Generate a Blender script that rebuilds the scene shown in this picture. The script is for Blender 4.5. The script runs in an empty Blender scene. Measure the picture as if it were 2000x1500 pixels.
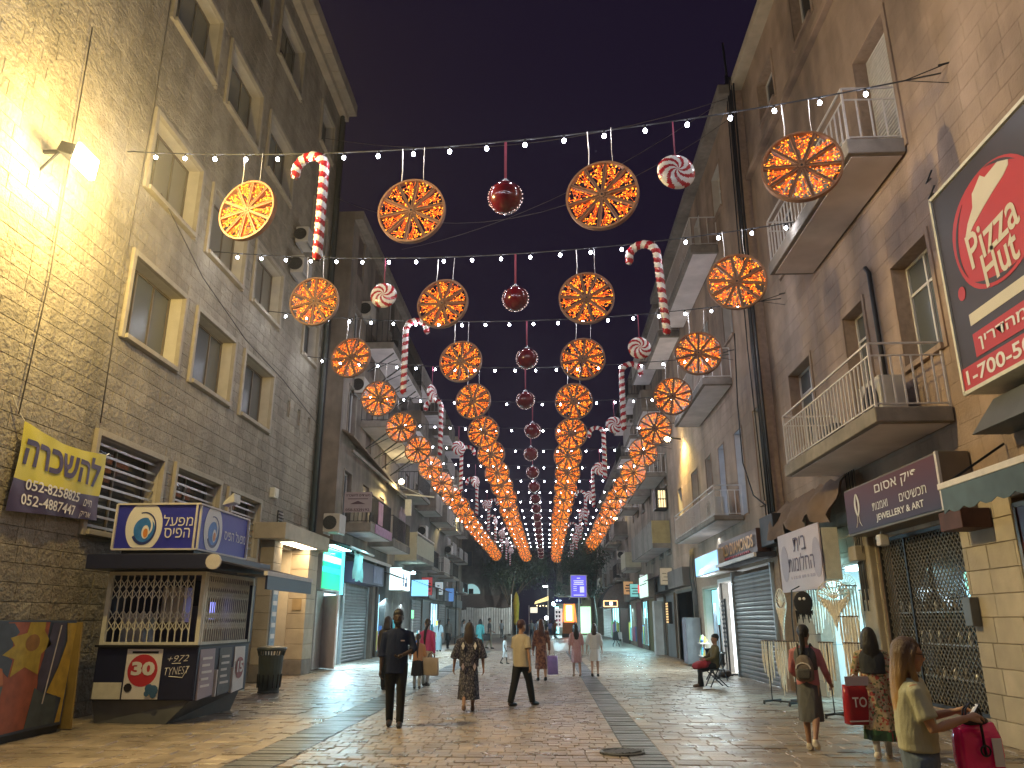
import bpy, math, random
from mathutils import Vector, Matrix
R = random.Random(7)
SC = bpy.context.scene
COL = SC.collection
# ------------------------------------------------------------------ camera, sky, exposure
cd = bpy.data.cameras.new("camera"); cam = bpy.data.objects.new("camera", cd); COL.objects.link(cam)
cd.sensor_width = 36; cd.lens = 27.0; cd.clip_start = 0.05; cd.clip_end = 2000
cam.location = (0, 0, 1.62); cam.rotation_euler = (math.radians(90 + 17.154), 0, math.radians(2.553))
SC.camera = cam
W = bpy.data.worlds.new("World"); SC.world = W; W.use_nodes = True
bg = W.node_tree.nodes["Background"]
bg.inputs[0].default_value = (0.0066, 0.0037, 0.0118, 1); bg.inputs[1].default_value = 1.0   # city sky glow at night
SC.view_settings.view_transform = 'Standard'; SC.view_settings.look = 'None'
SC.view_settings.exposure = 0.42; SC.view_settings.gamma = 1.0; SC.view_settings.use_curve_mapping = False
SC.render.engine = 'CYCLES'
cy = SC.cycles
cy.use_denoising = True; cy.max_bounces = 5; cy.diffuse_bounces = 3; cy.glossy_bounces = 3; cy.transmission_bounces = 3
cy.transparent_max_bounces = 8; cy.volume_bounces = 0; cy.sample_clamp_indirect = 4.0; cy.sample_clamp_direct = 40.0
cy.caustics_reflective = False; cy.caustics_refractive = False; cy.use_light_tree = True
cy.use_adaptive_sampling = True; cy.adaptive_threshold = 0.02

# ------------------------------------------------------------------ mesh helpers
class MB:
    def __init__(s): s.v = []; s.f = []; s.m = []
    def add(s, vs, fs, mi=0):
        b = len(s.v); s.v.extend([tuple(p) for p in vs])
        for f in fs: s.f.append(tuple(i + b for i in f)); s.m.append(mi)
        return s
    def box(s, x0, x1, y0, y1, z0, z1, mi=0):
        return s.add([(x0,y0,z0),(x1,y0,z0),(x1,y1,z0),(x0,y1,z0),(x0,y0,z1),(x1,y0,z1),(x1,y1,z1),(x0,y1,z1)],
                     [(0,3,2,1),(4,5,6,7),(0,1,5,4),(1,2,6,5),(2,3,7,6),(3,0,4,7)], mi)
    def hexa(s, p, mi=0):
        return s.add(p, [(0,3,2,1),(4,5,6,7),(0,1,5,4),(1,2,6,5),(2,3,7,6),(3,0,4,7)], mi)
    def bar(s, p, q, w, h=None, mi=0, up=(0,0,1)):
        p = Vector(p); q = Vector(q); d = (q - p).normalized(); u = Vector(up)
        if abs(d.dot(u)) > .98: u = Vector((1,0,0))
        a = d.cross(u).normalized(); b = a.cross(d).normalized(); h = h or w
        c = [(-w/2,-h/2),(w/2,-h/2),(w/2,h/2),(-w/2,h/2)]
        vs = [p + a*x + b*y for x, y in c] + [q + a*x + b*y for x, y in c]
        return s.add(vs, [(3,2,1,0),(4,5,6,7),(0,1,5,4),(1,2,6,5),(2,3,7,6),(3,0,4,7)], mi)
    def tube(s, pts, r, n=6, mi=0, cap=True, sq=(1,1)):
        pts = [Vector(p) for p in pts]; k = len(pts); vs = []; fs = []
        ref = None
        for i, p in enumerate(pts):
            d = (pts[min(i+1,k-1)] - pts[max(i-1,0)])
            d = d.normalized() if d.length > 1e-9 else Vector((0,0,1))
            if ref is None:
                ref = Vector((0,0,1)) if abs(d.z) < .9 else Vector((1,0,0))
            a = (ref - d*ref.dot(d))
            if a.length < 1e-4: a = d.orthogonal()
            a.normalize(); b = d.cross(a); ref = a
            rr = r[i] if isinstance(r, (list, tuple)) else r
            for j in range(n):
                t = 2*math.pi*j/n
                vs.append(p + a*(math.cos(t)*rr*sq[0]) + b*(math.sin(t)*rr*sq[1]))
        for i in range(k-1):
            for j in range(n):
                j2 = (j+1) % n
                fs.append((i*n+j, i*n+j2, (i+1)*n+j2, (i+1)*n+j))
        if cap:
            fs.append(tuple(range(n-1,-1,-1))); fs.append(tuple((k-1)*n+j for j in range(n)))
        return s.add(vs, fs, mi)
    def loft(s, rings, mi=0, cap=True):
        n = len(rings[0]); vs = [p for r in rings for p in r]; fs = []
        for i in range(len(rings)-1):
            for j in range(n):
                j2 = (j+1) % n
                fs.append((i*n+j, i*n+j2, (i+1)*n+j2, (i+1)*n+j))
        if cap:
            fs.append(tuple(range(n-1,-1,-1))); fs.append(tuple((len(rings)-1)*n+j for j in range(n)))
        return s.add(vs, fs, mi)
    def ell(s, c, r, nu=10, nv=7, mi=0):
        rings = []
        for i in range(nv):
            t = math.pi*(i+.5)/nv
            rings.append([(c[0]+r[0]*math.sin(t)*math.cos(2*math.pi*j/nu), c[1]+r[1]*math.sin(t)*math.sin(2*math.pi*j/nu), c[2]-r[2]*math.cos(t)) for j in range(nu)])
        return s.loft(rings, mi)
    def lathe(s, c, prof, n=16, mi=0, cap=True):
        return s.loft([[(c[0]+r*math.cos(2*math.pi*j/n), c[1]+r*math.sin(2*math.pi*j/n), c[2]+z) for j in range(n)] for r, z in prof], mi, cap)
    def poly(s, pts, d, mi=0):                      # flat outline pushed along vector d
        n = len(pts); d = Vector(d); a = [Vector(p) for p in pts]
        return s.add(a + [p + d for p in a], [tuple(range(n-1,-1,-1)), tuple(range(n,2*n))] + [(i,(i+1)%n,(i+1)%n+n,i+n) for i in range(n)], mi)
    def mesh(s, name, mats, smooth=False):
        me = bpy.data.meshes.new(name); me.from_pydata(s.v, [], s.f)
        for m in (mats if isinstance(mats, (list, tuple)) else [mats]): me.materials.append(m)
        if any(s.m): me.polygons.foreach_set('material_index', s.m)
        if smooth: me.polygons.foreach_set('use_smooth', [True]*len(s.f))
        me.update(); return me
    def build(s, name, mats, parent=None, smooth=False, bevel=0, **kw):
        return link(name, s.mesh(name, mats, smooth), parent, bevel, **kw)

def link(name, me, parent=None, bevel=0, label=None, kind=None):
    o = bpy.data.objects.new(name, me); COL.objects.link(o)
    if parent is not None:
        o.parent = parent
        if parent.get('wl'): o.matrix_parent_inverse = Matrix.Translation(-parent.location)
    if bevel:
        b = o.modifiers.new('b', 'BEVEL'); b.width = bevel; b.segments = 2; b.limit_method = 'ANGLE'
    if label: o['label'] = label
    if kind: o['kind'] = kind
    return o

def thing(name, label, cat, loc=(0,0,0), rz=0, group=None, local=False):
    o = bpy.data.objects.new(name, None); COL.objects.link(o); o.empty_display_size = .2
    o.location = loc; o.rotation_euler = (0,0,rz); o['label'] = label; o['category'] = cat
    if group: o['group'] = group
    if not local: o['wl'] = 1
    return o

def tag(o, label, cat, group=None):
    o['label'] = label; o['category'] = cat
    if group: o['group'] = group
    return o

def dup(root, loc, rz=None, label=None):
    m = {}
    def cp(o, par):
        c = o.copy(); COL.objects.link(c)
        if par is not None: c.parent = par
        for ch in KIDS.get(o.name, []): cp(ch, c)
        return c
    r = cp(root, None); r.location = loc
    if rz is not None: r.rotation_euler = (0,0,rz)
    if label: r['label'] = label
    return r
KIDS = {}
def index_kids(root):
    """remember the children of a prototype so that copies need no scene search"""
    def go(o):
        KIDS[o.name] = [c for c in SC.objects if c.parent == o]
        for c in KIDS[o.name]: go(c)
    go(root)

# ------------------------------------------------------------------ materials
def nm(name):
    m = bpy.data.materials.new(name); m.use_nodes = True
    nt = m.node_tree; b = nt.nodes["Principled BSDF"]
    return m, nt, b
def N(nt, t, **kw):
    n = nt.nodes.new(t)
    for k, v in kw.items(): setattr(n, k, v)
    return n
def mat(name, col, rough=.6, metal=0, var=.15, scale=4, bump=0, bscale=30, island=0, detail=4, stretch=None, spec=None, coat=0, dirt=0, rvar=0, bdist=.02):
    m, nt, b = nm(name); L = nt.links.new
    b.inputs['Roughness'].default_value = rough; b.inputs['Metallic'].default_value = metal
    if spec is not None: b.inputs['Specular IOR Level'].default_value = spec
    if coat: b.inputs['Coat Weight'].default_value = coat; b.inputs['Coat Roughness'].default_value = .1
    tc = N(nt, 'ShaderNodeTexCoord'); vec = tc.outputs['Object']
    if stretch:
        mp = N(nt, 'ShaderNodeMapping'); mp.inputs['Scale'].default_value = stretch; L(vec, mp.inputs['Vector']); vec2 = mp.outputs[0]
    else: vec2 = vec
    no = N(nt, 'ShaderNodeTexNoise'); no.inputs['Scale'].default_value = scale; no.inputs['Detail'].default_value = detail
    L(vec2, no.inputs['Vector'])
    mr = N(nt, 'ShaderNodeMapRange'); mr.inputs[1].default_value = .25; mr.inputs[2].default_value = .75
    mr.inputs[3].default_value = 1-var; mr.inputs[4].default_value = 1+var; L(no.outputs['Fac'], mr.inputs[0])
    fac = mr.outputs[0]
    if island:
        ge = N(nt, 'ShaderNodeNewGeometry'); oi = N(nt, 'ShaderNodeObjectInfo')
        ad = N(nt, 'ShaderNodeMath', operation='ADD'); L(ge.outputs['Random Per Island'], ad.inputs[0]); L(oi.outputs['Random'], ad.inputs[1])
        fr = N(nt, 'ShaderNodeMath', operation='FRACT'); L(ad.outputs[0], fr.inputs[0])
        m2 = N(nt, 'ShaderNodeMapRange'); m2.inputs[3].default_value = 1-island; m2.inputs[4].default_value = 1+island; L(fr.outputs[0], m2.inputs[0])
        mu = N(nt, 'ShaderNodeMath', operation='MULTIPLY'); L(fac, mu.inputs[0]); L(m2.outputs[0], mu.inputs[1]); fac = mu.outputs[0]
    if dirt:
        n3 = N(nt, 'ShaderNodeTexNoise'); n3.inputs['Scale'].default_value = .9; n3.inputs['Detail'].default_value = 6
        mp3 = N(nt, 'ShaderNodeMapping'); mp3.inputs['Scale'].default_value = (1,1,.25); L(vec, mp3.inputs['Vector']); L(mp3.outputs[0], n3.inputs['Vector'])
        m3 = N(nt, 'ShaderNodeMapRange'); m3.inputs[1].default_value = .42; m3.inputs[2].default_value = .68; m3.inputs[3].default_value = 1; m3.inputs[4].default_value = 1-dirt
        L(n3.outputs['Fac'], m3.inputs[0])
        mu = N(nt, 'ShaderNodeMath', operation='MULTIPLY'); L(fac, mu.inputs[0]); L(m3.outputs[0], mu.inputs[1]); fac = mu.outputs[0]
    hs = N(nt, 'ShaderNodeVectorMath', operation='SCALE'); hs.inputs[0].default_value = col[:3]; L(fac, hs.inputs['Scale'])
    L(hs.outputs[0], b.inputs['Base Color'])
    if bump or rvar:
        n2 = N(nt, 'ShaderNodeTexNoise'); n2.inputs['Scale'].default_value = bscale; n2.inputs['Detail'].default_value = 5; L(vec2, n2.inputs['Vector'])
        if bump:
            bp = N(nt, 'ShaderNodeBump'); bp.inputs['Strength'].default_value = bump; bp.inputs['Distance'].default_value = bdist
            L(n2.outputs['Fac'], bp.inputs['Height']); L(bp.outputs[0], b.inputs['Normal'])
        if rvar:
            m4 = N(nt, 'ShaderNodeMapRange'); m4.inputs[1].default_value = .3; m4.inputs[2].default_value = .7
            m4.inputs[3].default_value = max(.02, rough-rvar); m4.inputs[4].default_value = min(1, rough+rvar); L(no.outputs['Fac'], m4.inputs[0]); L(m4.outputs[0], b.inputs['Roughness'])
    return m
def emit(name, col, st, sample=True):
    m, nt, b = nm(name)
    b.inputs['Base Color'].default_value = (*col[:3], 1); b.inputs['Roughness'].default_value = .4
    b.inputs['Emission Color'].default_value = (*col[:3], 1); b.inputs['Emission Strength'].default_value = st
    if not sample: m.cycles.emission_sampling = 'NONE'
    return m
def glass(name, col=(.02,.025,.03), rough=.06):
    m, nt, b = nm(name); L = nt.links.new
    b.inputs['Base Color'].default_value = (*col, 1); b.inputs['Roughness'].default_value = rough
    b.inputs['Specular IOR Level'].default_value = .6
    tc = N(nt, 'ShaderNodeTexCoord'); no = N(nt, 'ShaderNodeTexNoise'); no.inputs['Scale'].default_value = 1.2
    L(tc.outputs['Object'], no.inputs['Vector']); bp = N(nt, 'ShaderNodeBump'); bp.inputs['Strength'].default_value = .04; bp.inputs['Distance'].default_value = .05
    L(no.outputs['Fac'], bp.inputs['Height']); L(bp.outputs[0], b.inputs['Normal'])
    return m
def pattern(name, cols, scale, kind='VORONOI', rough=.8, stretch=(1,1,1), stops=None):
    m, nt, b = nm(name); L = nt.links.new
    tc = N(nt, 'ShaderNodeTexCoord'); mp = N(nt, 'ShaderNodeMapping'); mp.inputs['Scale'].default_value = stretch
    L(tc.outputs['Object'], mp.inputs['Vector'])
    if kind == 'VORONOI':
        t = N(nt, 'ShaderNodeTexVoronoi'); t.inputs['Scale'].default_value = scale; out = t.outputs['Color']
        sp = N(nt, 'ShaderNodeSeparateColor'); L(out, sp.inputs[0]); out = sp.outputs[0]
    elif kind == 'CELL':
        t = N(nt, 'ShaderNodeTexVoronoi'); t.inputs['Scale'].default_value = scale; out = t.outputs['Distance']
    elif kind == 'WAVE':
        t = N(nt, 'ShaderNodeTexWave'); t.inputs['Scale'].default_value = scale; t.inputs['Distortion'].default_value = 3; out = t.outputs['Fac']
    else:
        t = N(nt, 'ShaderNodeTexNoise'); t.inputs['Scale'].default_value = scale; t.inputs['Detail'].default_value = 3; out = t.outputs['Fac']
    L(mp.outputs[0], t.inputs['Vector'])
    cr = N(nt, 'ShaderNodeValToRGB'); cr.color_ramp.interpolation = 'CONSTANT' if kind != 'NOISE' else 'EASE'
    el = cr.color_ramp.elements
    while len(el) < len(cols): el.new(.5)
    for i, c in enumerate(cols):
        el[i].position = stops[i] if stops else i/len(cols); el[i].color = (*c, 1)
    L(out, cr.inputs[0]); L(cr.outputs[0], b.inputs['Base Color']); b.inputs['Roughness'].default_value = rough
    return m

M = {}
def stone_mat(name, col, bump, bscale, **kw): return mat(name, col, rough=.75, var=.14, scale=3, bump=bump, bscale=bscale, island=.13, **kw)
M['stone_l'] = stone_mat('hewn_limestone', (.345,.30,.23), 1.0, 13, dirt=.4, bdist=.06)
M['stone_r'] = mat('dressed_limestone', (.35,.25,.185), rough=.8, var=.2, scale=1.6, bump=.5, bscale=22, island=.05, dirt=.5, bdist=.02)
M['stone_pale'] = stone_mat('pale_limestone', (.42,.36,.27), .35, 25, dirt=.2)
M['joint'] = mat('mortar', (.31,.27,.205), rough=.9, var=.2, scale=10)
M['joint_r'] = mat('mortar_brown', (.34,.245,.18), rough=.9, var=.2, scale=10)
M['render'] = mat('grey_plaster', (.24,.2,.165), rough=.85, var=.25, scale=2, bump=.3, bscale=12, dirt=.55)
M['render2'] = mat('brown_plaster', (.27,.21,.16), rough=.85, var=.25, scale=2, bump=.3, bscale=12, dirt=.55)
M['render3'] = mat('dark_plaster', (.16,.14,.125), rough=.85, var=.25, scale=2, bump=.3, bscale=12, dirt=.4)
M['soffit'] = mat('whitewashed_concrete', (.78,.72,.73), rough=.8, var=.12, scale=1.5, dirt=.2)
M['conc'] = mat('concrete', (.25,.22,.19), rough=.85, var=.2, scale=5, bump=.3, bscale=40, dirt=.4)
M['pave'] = mat('polished_pavers', (.30,.24,.18), rough=.36, var=.25, scale=2.2, bump=.6, bscale=24, island=.2, dirt=.35, rvar=.13, spec=.55, bdist=.018)
M['pave_s'] = mat('grey_strip_stone', (.115,.12,.125), rough=.38, var=.15, scale=4, bump=.35, bscale=35, island=.12, rvar=.1)
M['pave_j'] = mat('paving_joint', (.085,.07,.055), rough=.8, var=.2, scale=8)
M['wood_dk'] = mat('dark_wood', (.07,.045,.03), rough=.6, var=.3, scale=6, stretch=(1,1,.2))
M['shut_gr'] = mat('grey_shutter_steel', (.2,.2,.2), rough=.45, metal=.3, var=.15, scale=3, dirt=.3)
M['steel'] = mat('galvanised_steel', (.45,.46,.47), rough=.35, metal=.8, var=.1, scale=8)
M['white_m'] = mat('white_painted_metal', (.62,.58,.55), rough=.5, var=.1, scale=9, dirt=.15)
M['cream_m'] = mat('cream_painted_metal', (.68,.66,.56), rough=.5, var=.1, scale=9, dirt=.2)
M['black'] = mat('black_rubber', (.014,.014,.016), rough=.55, var=.2)
M['iron'] = mat('dark_iron', (.03,.03,.032), rough=.5, metal=.4, var=.2)
M['navy'] = mat('navy_panel', (.016,.02,.055), rough=.4, var=.1, scale=5)
M['blue'] = mat('royal_blue_panel', (.028,.034,.36), rough=.35, var=.05)
M['dkgrey'] = mat('grey_paint', (.1,.105,.11), rough=.5, var=.15)
M['green_dk'] = mat('dark_grey_green_plastic', (.05,.06,.055), rough=.5, var=.15, scale=6)
M['ac'] = mat('ac_casing', (.52,.49,.45), rough=.5, var=.1, dirt=.3)
M['glass'] = glass('window_glass')
M['glass2'] = glass('window_glass_grey', (.10,.11,.115), .25)
M['glass3'] = glass('curtained_glass', (.20,.185,.15), .3)
M['frame_w'] = mat('window_frame_white', (.6,.58,.56), rough=.5, var=.08)
M['frame_b'] = mat('window_frame_bronze', (.16,.13,.1), rough=.45, metal=.3, var=.1)
M['frame_c'] = mat('stone_surround', (.40,.35,.27), rough=.7, var=.12, scale=5, bump=.2, dirt=.15)
M['slat_v'] = mat('brown_shutter_slats', (.13,.095,.085), rough=.6, var=.25, scale=8)
M['red_l'] = mat('red_gloss', (.38,.018,.03), rough=.22, var=.05, coat=.5)
M['white_l'] = mat('white_gloss', (.78,.76,.74), rough=.25, var=.05, coat=.5)
M['ball'] = mat('dark_red_ball', (.12,.005,.012), rough=.16, var=.1, coat=.6)
M['ribbon'] = mat('dark_red_ribbon', (.2,.03,.06), rough=.6, var=.1)
M['hoop'] = mat('wheel_wood', (.28,.145,.085), rough=.55, var=.15, scale=12)
M['cable'] = mat('black_cable', (.02,.02,.022), rough=.5, var=.1)
M['cable_g'] = mat('grey_cable', (.1,.085,.07), rough=.6, var=.2)
M['bulb'] = emit('lit_white_bulb', (.84,.88,1.0), 165); M['bulb_dim'] = emit('dim_white_bulb', (.84,.88,1.0), 95); M['bulb_hot'] = emit('bright_white_bulb', (.84,.88,1.0), 235)
M['led_y'] = emit('led_amber', (1.0,.43,.03), 2.0, False)
M['led_o'] = emit('led_orange', (1.0,.19,.006), 1.7, False)
M['led_w'] = emit('led_white', (1.0,.75,.7), 1.6, False)
M['led_g'] = emit('led_wire_glow', (1.0,.17,.012), .4, False)
M['yellow'] = mat('yellow_vinyl', (.60,.52,.045), rough=.45, var=.08, scale=3)
M['purple'] = mat('dark_violet_vinyl', (.055,.04,.105), rough=.45, var=.08)
M['wine'] = mat('wine_sign', (.10,.022,.04), rough=.35, var=.35, scale=1.0)
M['print_w'] = mat('white_print', (.72,.7,.68), rough=.5, var=.04)
M['print_k'] = mat('black_print', (.015,.014,.02), rough=.5, var=.05)
M['print_p'] = mat('plum_print', (.075,.03,.06), rough=.5, var=.05)
M['print_r'] = mat('red_print', (.50,.035,.05), rough=.45, var=.05)
M['sign_pink'] = mat('pale_lilac_panel', (.52,.44,.47), rough=.5, var=.05, scale=2)
M['lilac'] = mat('lilac_print', (.36,.30,.35), rough=.5, var=.05)
M['gold'] = mat('gold_letters', (.55,.27,.05), rough=.3, metal=.7, var=.2)
M['teal_c'] = mat('pale_teal_cloth', (.25,.5,.45), rough=.8, var=.15, scale=3)
M['awn_blue'] = mat('blue_awning', (.075,.12,.16), rough=.7, var=.2, scale=4, dirt=.3)
M['awn_dk'] = mat('dark_awning', (.03,.03,.045), rough=.75, var=.2)
M['tarp'] = mat('dirty_tarpaulin', (.17,.115,.08), rough=.85, var=.35, scale=2, bump=.5, bscale=6)
M['zinc'] = mat('corrugated_white_sheet', (.74,.76,.74), rough=.45, metal=.2, var=.15, scale=2, dirt=.25)
M['leaf'] = mat('tree_leaf', (.035,.062,.03), rough=.6, var=.4, scale=3, island=.4)
M['bark'] = mat('tree_bark', (.09,.065,.045), rough=.9, var=.3, scale=8, bump=.5)
M['macr'] = mat('undyed_cotton', (.80,.75,.64), rough=.9, var=.12, scale=20, bump=.4, bscale=90)
M['macr_k'] = mat('black_yarn', (.015,.015,.018), rough=.9, var=.2)

# ------------------------------------------------------------------ lettering
def heb(s): return s[::-1]                          # Blender draws left to right: Hebrew is stored in reading order and turned here
def text(s, c, w, h, ux, uz, m, parent, name='lettering', bold=.0, ex=.004, shear=0):
    """letters of width w and height h centred on c; ux runs along the line, uz up"""
    cu = bpy.data.curves.new('t', 'FONT'); cu.body = s; cu.size = 1; cu.align_x = 'CENTER'; cu.offset = bold; cu.resolution_u = 3; cu.shear = shear
    o = bpy.data.objects.new('t', cu); me = bpy.data.meshes.new_from_object(o)
    bpy.data.objects.remove(o); bpy.data.curves.remove(cu)
    xs = [v.co.x for v in me.vertices]; ys = [v.co.y for v in me.vertices]
    x0, x1, y0, y1 = min(xs), max(xs), min(ys), max(ys)
    ux = Vector(ux).normalized(); uz = Vector(uz).normalized(); c = Vector(c); n = ux.cross(uz)
    for v in me.vertices:
        v.co = c + ux*((v.co.x-(x0+x1)/2)/(x1-x0)*w) + uz*((v.co.y-(y0+y1)/2)/max(1e-6,(y1-y0))*h) + n*ex
    me.materials.append(m); me.name = name
    return link(name, me, parent)

def lamp(kind, loc, col, e, r=.1, parent=None, rot=None, size=None, sizey=None, spot=None, blend=.5, name='lamp_light'):
    l = bpy.data.lights.new(name, kind); l.energy = e; l.color = col
    if kind in ('POINT', 'SPOT'): l.shadow_soft_size = r
    if kind == 'SPOT': l.spot_size = math.radians(spot); l.spot_blend = blend
    if kind == 'AREA':
        l.shape = 'RECTANGLE'; l.size = size; l.size_y = sizey or size
    o = bpy.data.objects.new(name, l); COL.objects.link(o); o.location = loc
    if rot is not None: o.rotation_euler = Vector(rot).to_track_quat('-Z', 'Y').to_euler()
    if parent is not None:
        o.parent = parent
        if parent.get('wl'): o.matrix_parent_inverse = Matrix.Translation(-parent.location)
    return o
# ------------------------------------------------------------------ street
def ln(a, b, n): return [a + (b-a)*i/n for i in range(n+1)]
def in_view(x, y, z):
    a = x*.999 + y*.0445; b = -x*.0445 + y*.999; z = z - 1.62
    d = .9555*b + .295*z
    return d > .3 and abs(a/d) < .70 and abs((-.295*b + .9555*z)/d) < .53
street = MB().add([(-16,-12,-.013),(15,-12,-.013),(15,46,-.013),(-16,46,-.013)], [(0,1,2,3)]).build('street_pavement', M['pave_j'])
street['kind'] = 'structure'
gm, gnt, gb = nm('far_ground'); gL = gnt.links.new
gtc = N(gnt, 'ShaderNodeTexCoord'); gbr = N(gnt, 'ShaderNodeTexBrick'); gbr.inputs['Scale'].default_value = 1
gbr.inputs['Color1'].default_value = (.25,.2,.155,1); gbr.inputs['Color2'].default_value = (.19,.155,.125,1); gbr.inputs['Mortar'].default_value = (.1,.085,.07,1)
gbr.inputs['Brick Width'].default_value = .3; gbr.inputs['Row Height'].default_value = .24; gbr.inputs['Mortar Size'].default_value = .012
gL(gtc.outputs['Object'], gbr.inputs['Vector']); gL(gbr.outputs['Color'], gb.inputs['Base Color']); gb.inputs['Roughness'].default_value = .36
far_ground = MB().add([(-250,46,-.004),(250,46,-.004),(250,420,-.004),(-250,420,-.004)], [(0,1,2,3)]).build('street', gm)
far_ground['kind'] = 'structure'
outer = MB().add([(-250,-200,-.09),(250,-200,-.09),(250,46,-.09),(-250,46,-.09)], [(0,1,2,3)]).build('ground', M['pave_j'])
outer['kind'] = 'structure'

def paver(b, x0, x1, y0, y1, h, g=.003, c=.010, mi=0):
    x0 += g; x1 -= g; y0 += g; y1 -= g
    if x1-x0 < .03 or y1-y0 < .03: return
    t1, t2, t3, t4 = [h + R.uniform(-.003,.003) for _ in range(4)]
    b.add([(x0,y0,-.012),(x1,y0,-.012),(x1,y1,-.012),(x0,y1,-.012),(x0+c,y0+c,t1),(x1-c,y0+c,t2),(x1-c,y1-c,t3),(x0+c,y1-c,t4)],
          [(4,5,6,7),(0,1,5,4),(1,2,6,5),(2,3,7,6),(3,0,4,7)], mi)
pavs = []
def rows(xa, xb, ya, yb, dlo, dhi, wlo, whi, mi):
    y = ya
    while y < yb:
        d = R.uniform(dlo, dhi); x = xa + (R.uniform(-.2,0) if mi == 0 else 0)
        while x < xb - .02:
            w = R.uniform(wlo, whi); e = min(x+w, xb)
            if xb - e < .07: e = xb
            pavs.append((max(x,xa), e, y, min(y+d,yb), mi)); x = e
        y += d
rows(-8.3, -3.82, 7, 46, .20, .34, .26, .5, 0)
rows(-3.20, .98, 7, 46, .18, .23, .17, .25, 0)
rows(1.44, 6.2, 7, 46, .19, .32, .24, .46, 0)
rows(-3.82, -3.20, 7, 46, .10, .14, .62, .62, 1)
rows(.98, 1.44, 7, 46, .10, .14, .46, .46, 1)
rows(-8.3, 6.2, -4, 7, .4, .5, .4, .6, 0)
cand = sorted([i for i, p in enumerate(pavs) if in_view((p[0]+p[1])/2, (p[2]+p[3])/2, 0)], key=lambda i: (pavs[i][2]**1.6)/((pavs[i][1]-pavs[i][0])))
own = set(cand[:300]); rest = MB()
for i, (a, b_, c, d, mi) in enumerate(pavs):
    h = R.uniform(-.006, .006) + (.004 if mi else 0)
    if i in own:
        b = MB(); paver(b, a, b_, c, d, h)
        b.build('paver', M['pave_s'] if mi else M['pave'], street)
    else: paver(rest, a, b_, c, d, h, mi=mi)
rest.build('pavers', [M['pave'], M['pave_s']], street, kind='stuff')
# drain grate
g = thing('drain_grate', 'oval slotted drain grate at the near end of the grey stone strip', 'grate', (.93,10.85,.012))
ov = [(.93+.27*math.cos(t), 10.85+.25*math.sin(t), .012) for t in ln(0, 2*math.pi, 24)]
MB().tube(ov, .022, 6).build('rim', M['dkgrey'], g)
b = MB(); b.poly([(.93+.26*math.cos(t), 10.85+.24*math.sin(t), .008) for t in ln(0, 2*math.pi, 20)[:-1]], (0,0,.004)); b.build('pan', M['pave_j'], g)
for k in range(-3, 4):
    hw = .27*math.sqrt(max(.05, 1-(k/4)**2))
    MB().bar((.93-hw*.55+k*.062, 10.85-hw*.7, .022), (.93+hw*.55+k*.062, 10.85+hw*.7, .022), .026, .02).build('bar', M['dkgrey'], g)

# ------------------------------------------------------------------ wall builders (walls run along Y; sd=+1 faces +X, sd=-1 faces -X)
def subtract(r, holes):
    out = [r]
    for h in holes:
        nx = []
        for (a,b,c,d) in out:
            if h[0] >= b or h[1] <= a or h[2] >= d or h[3] <= c: nx.append((a,b,c,d)); continue
            if h[0] > a: nx.append((a,h[0],c,d))
            if h[1] < b: nx.append((h[1],b,c,d))
            lo, hi = max(a,h[0]), min(b,h[1])
            if h[2] > c: nx.append((lo,hi,c,h[2]))
            if h[3] < d: nx.append((lo,hi,h[3],d))
        out = nx
    return [q for q in out if q[1]-q[0] > .03 and q[3]-q[2] > .03]
def backing(parent, sd, X, y0, y1, z0, z1, ops, m, depth=.3, back=7, name='wall', rev=None):
    b = MB(); D = X - sd*depth
    ys = sorted(set([y0,y1] + [v for o in ops for v in o[:2]])); zs = sorted(set([z0,z1] + [v for o in ops for v in o[2:4]]))
    for i in range(len(ys)-1):
        for j in range(len(zs)-1):
            cy_, cz_ = (ys[i]+ys[i+1])/2, (zs[j]+zs[j+1])/2
            if any(o[0] < cy_ < o[1] and o[2] < cz_ < o[3] for o in ops): continue
            q = [(X,ys[i],zs[j]),(X,ys[i+1],zs[j]),(X,ys[i+1],zs[j+1]),(X,ys[i],zs[j+1])]
            b.add(q, [(0,1,2,3) if sd > 0 else (3,2,1,0)])
    for o in ops:
        a, c, e, f = o[:4]
        for q in ([(X,a,e),(X,a,f),(D,a,f),(D,a,e)], [(X,c,e),(D,c,e),(D,c,f),(X,c,f)], [(X,a,e),(D,a,e),(D,c,e),(X,c,e)], [(X,a,f),(X,c,f),(D,c,f),(D,a,f)]):
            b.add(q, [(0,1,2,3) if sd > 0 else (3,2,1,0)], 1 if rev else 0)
    B = X - sd*back
    for q in ([(X,y0,z0),(X,y0,z1),(B,y0,z1),(B,y0,z0)], [(X,y1,z0),(B,y1,z0),(B,y1,z1),(X,y1,z1)], [(X,y0,z1),(X,y1,z1),(B,y1,z1),(B,y0,z1)], [(B,y0,z0),(B,y0,z1),(B,y1,z1),(B,y1,z0)]):
        b.add(q, [(0,1,2,3)])
    return b.build(name, [m, rev] if rev else m, parent)
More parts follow.
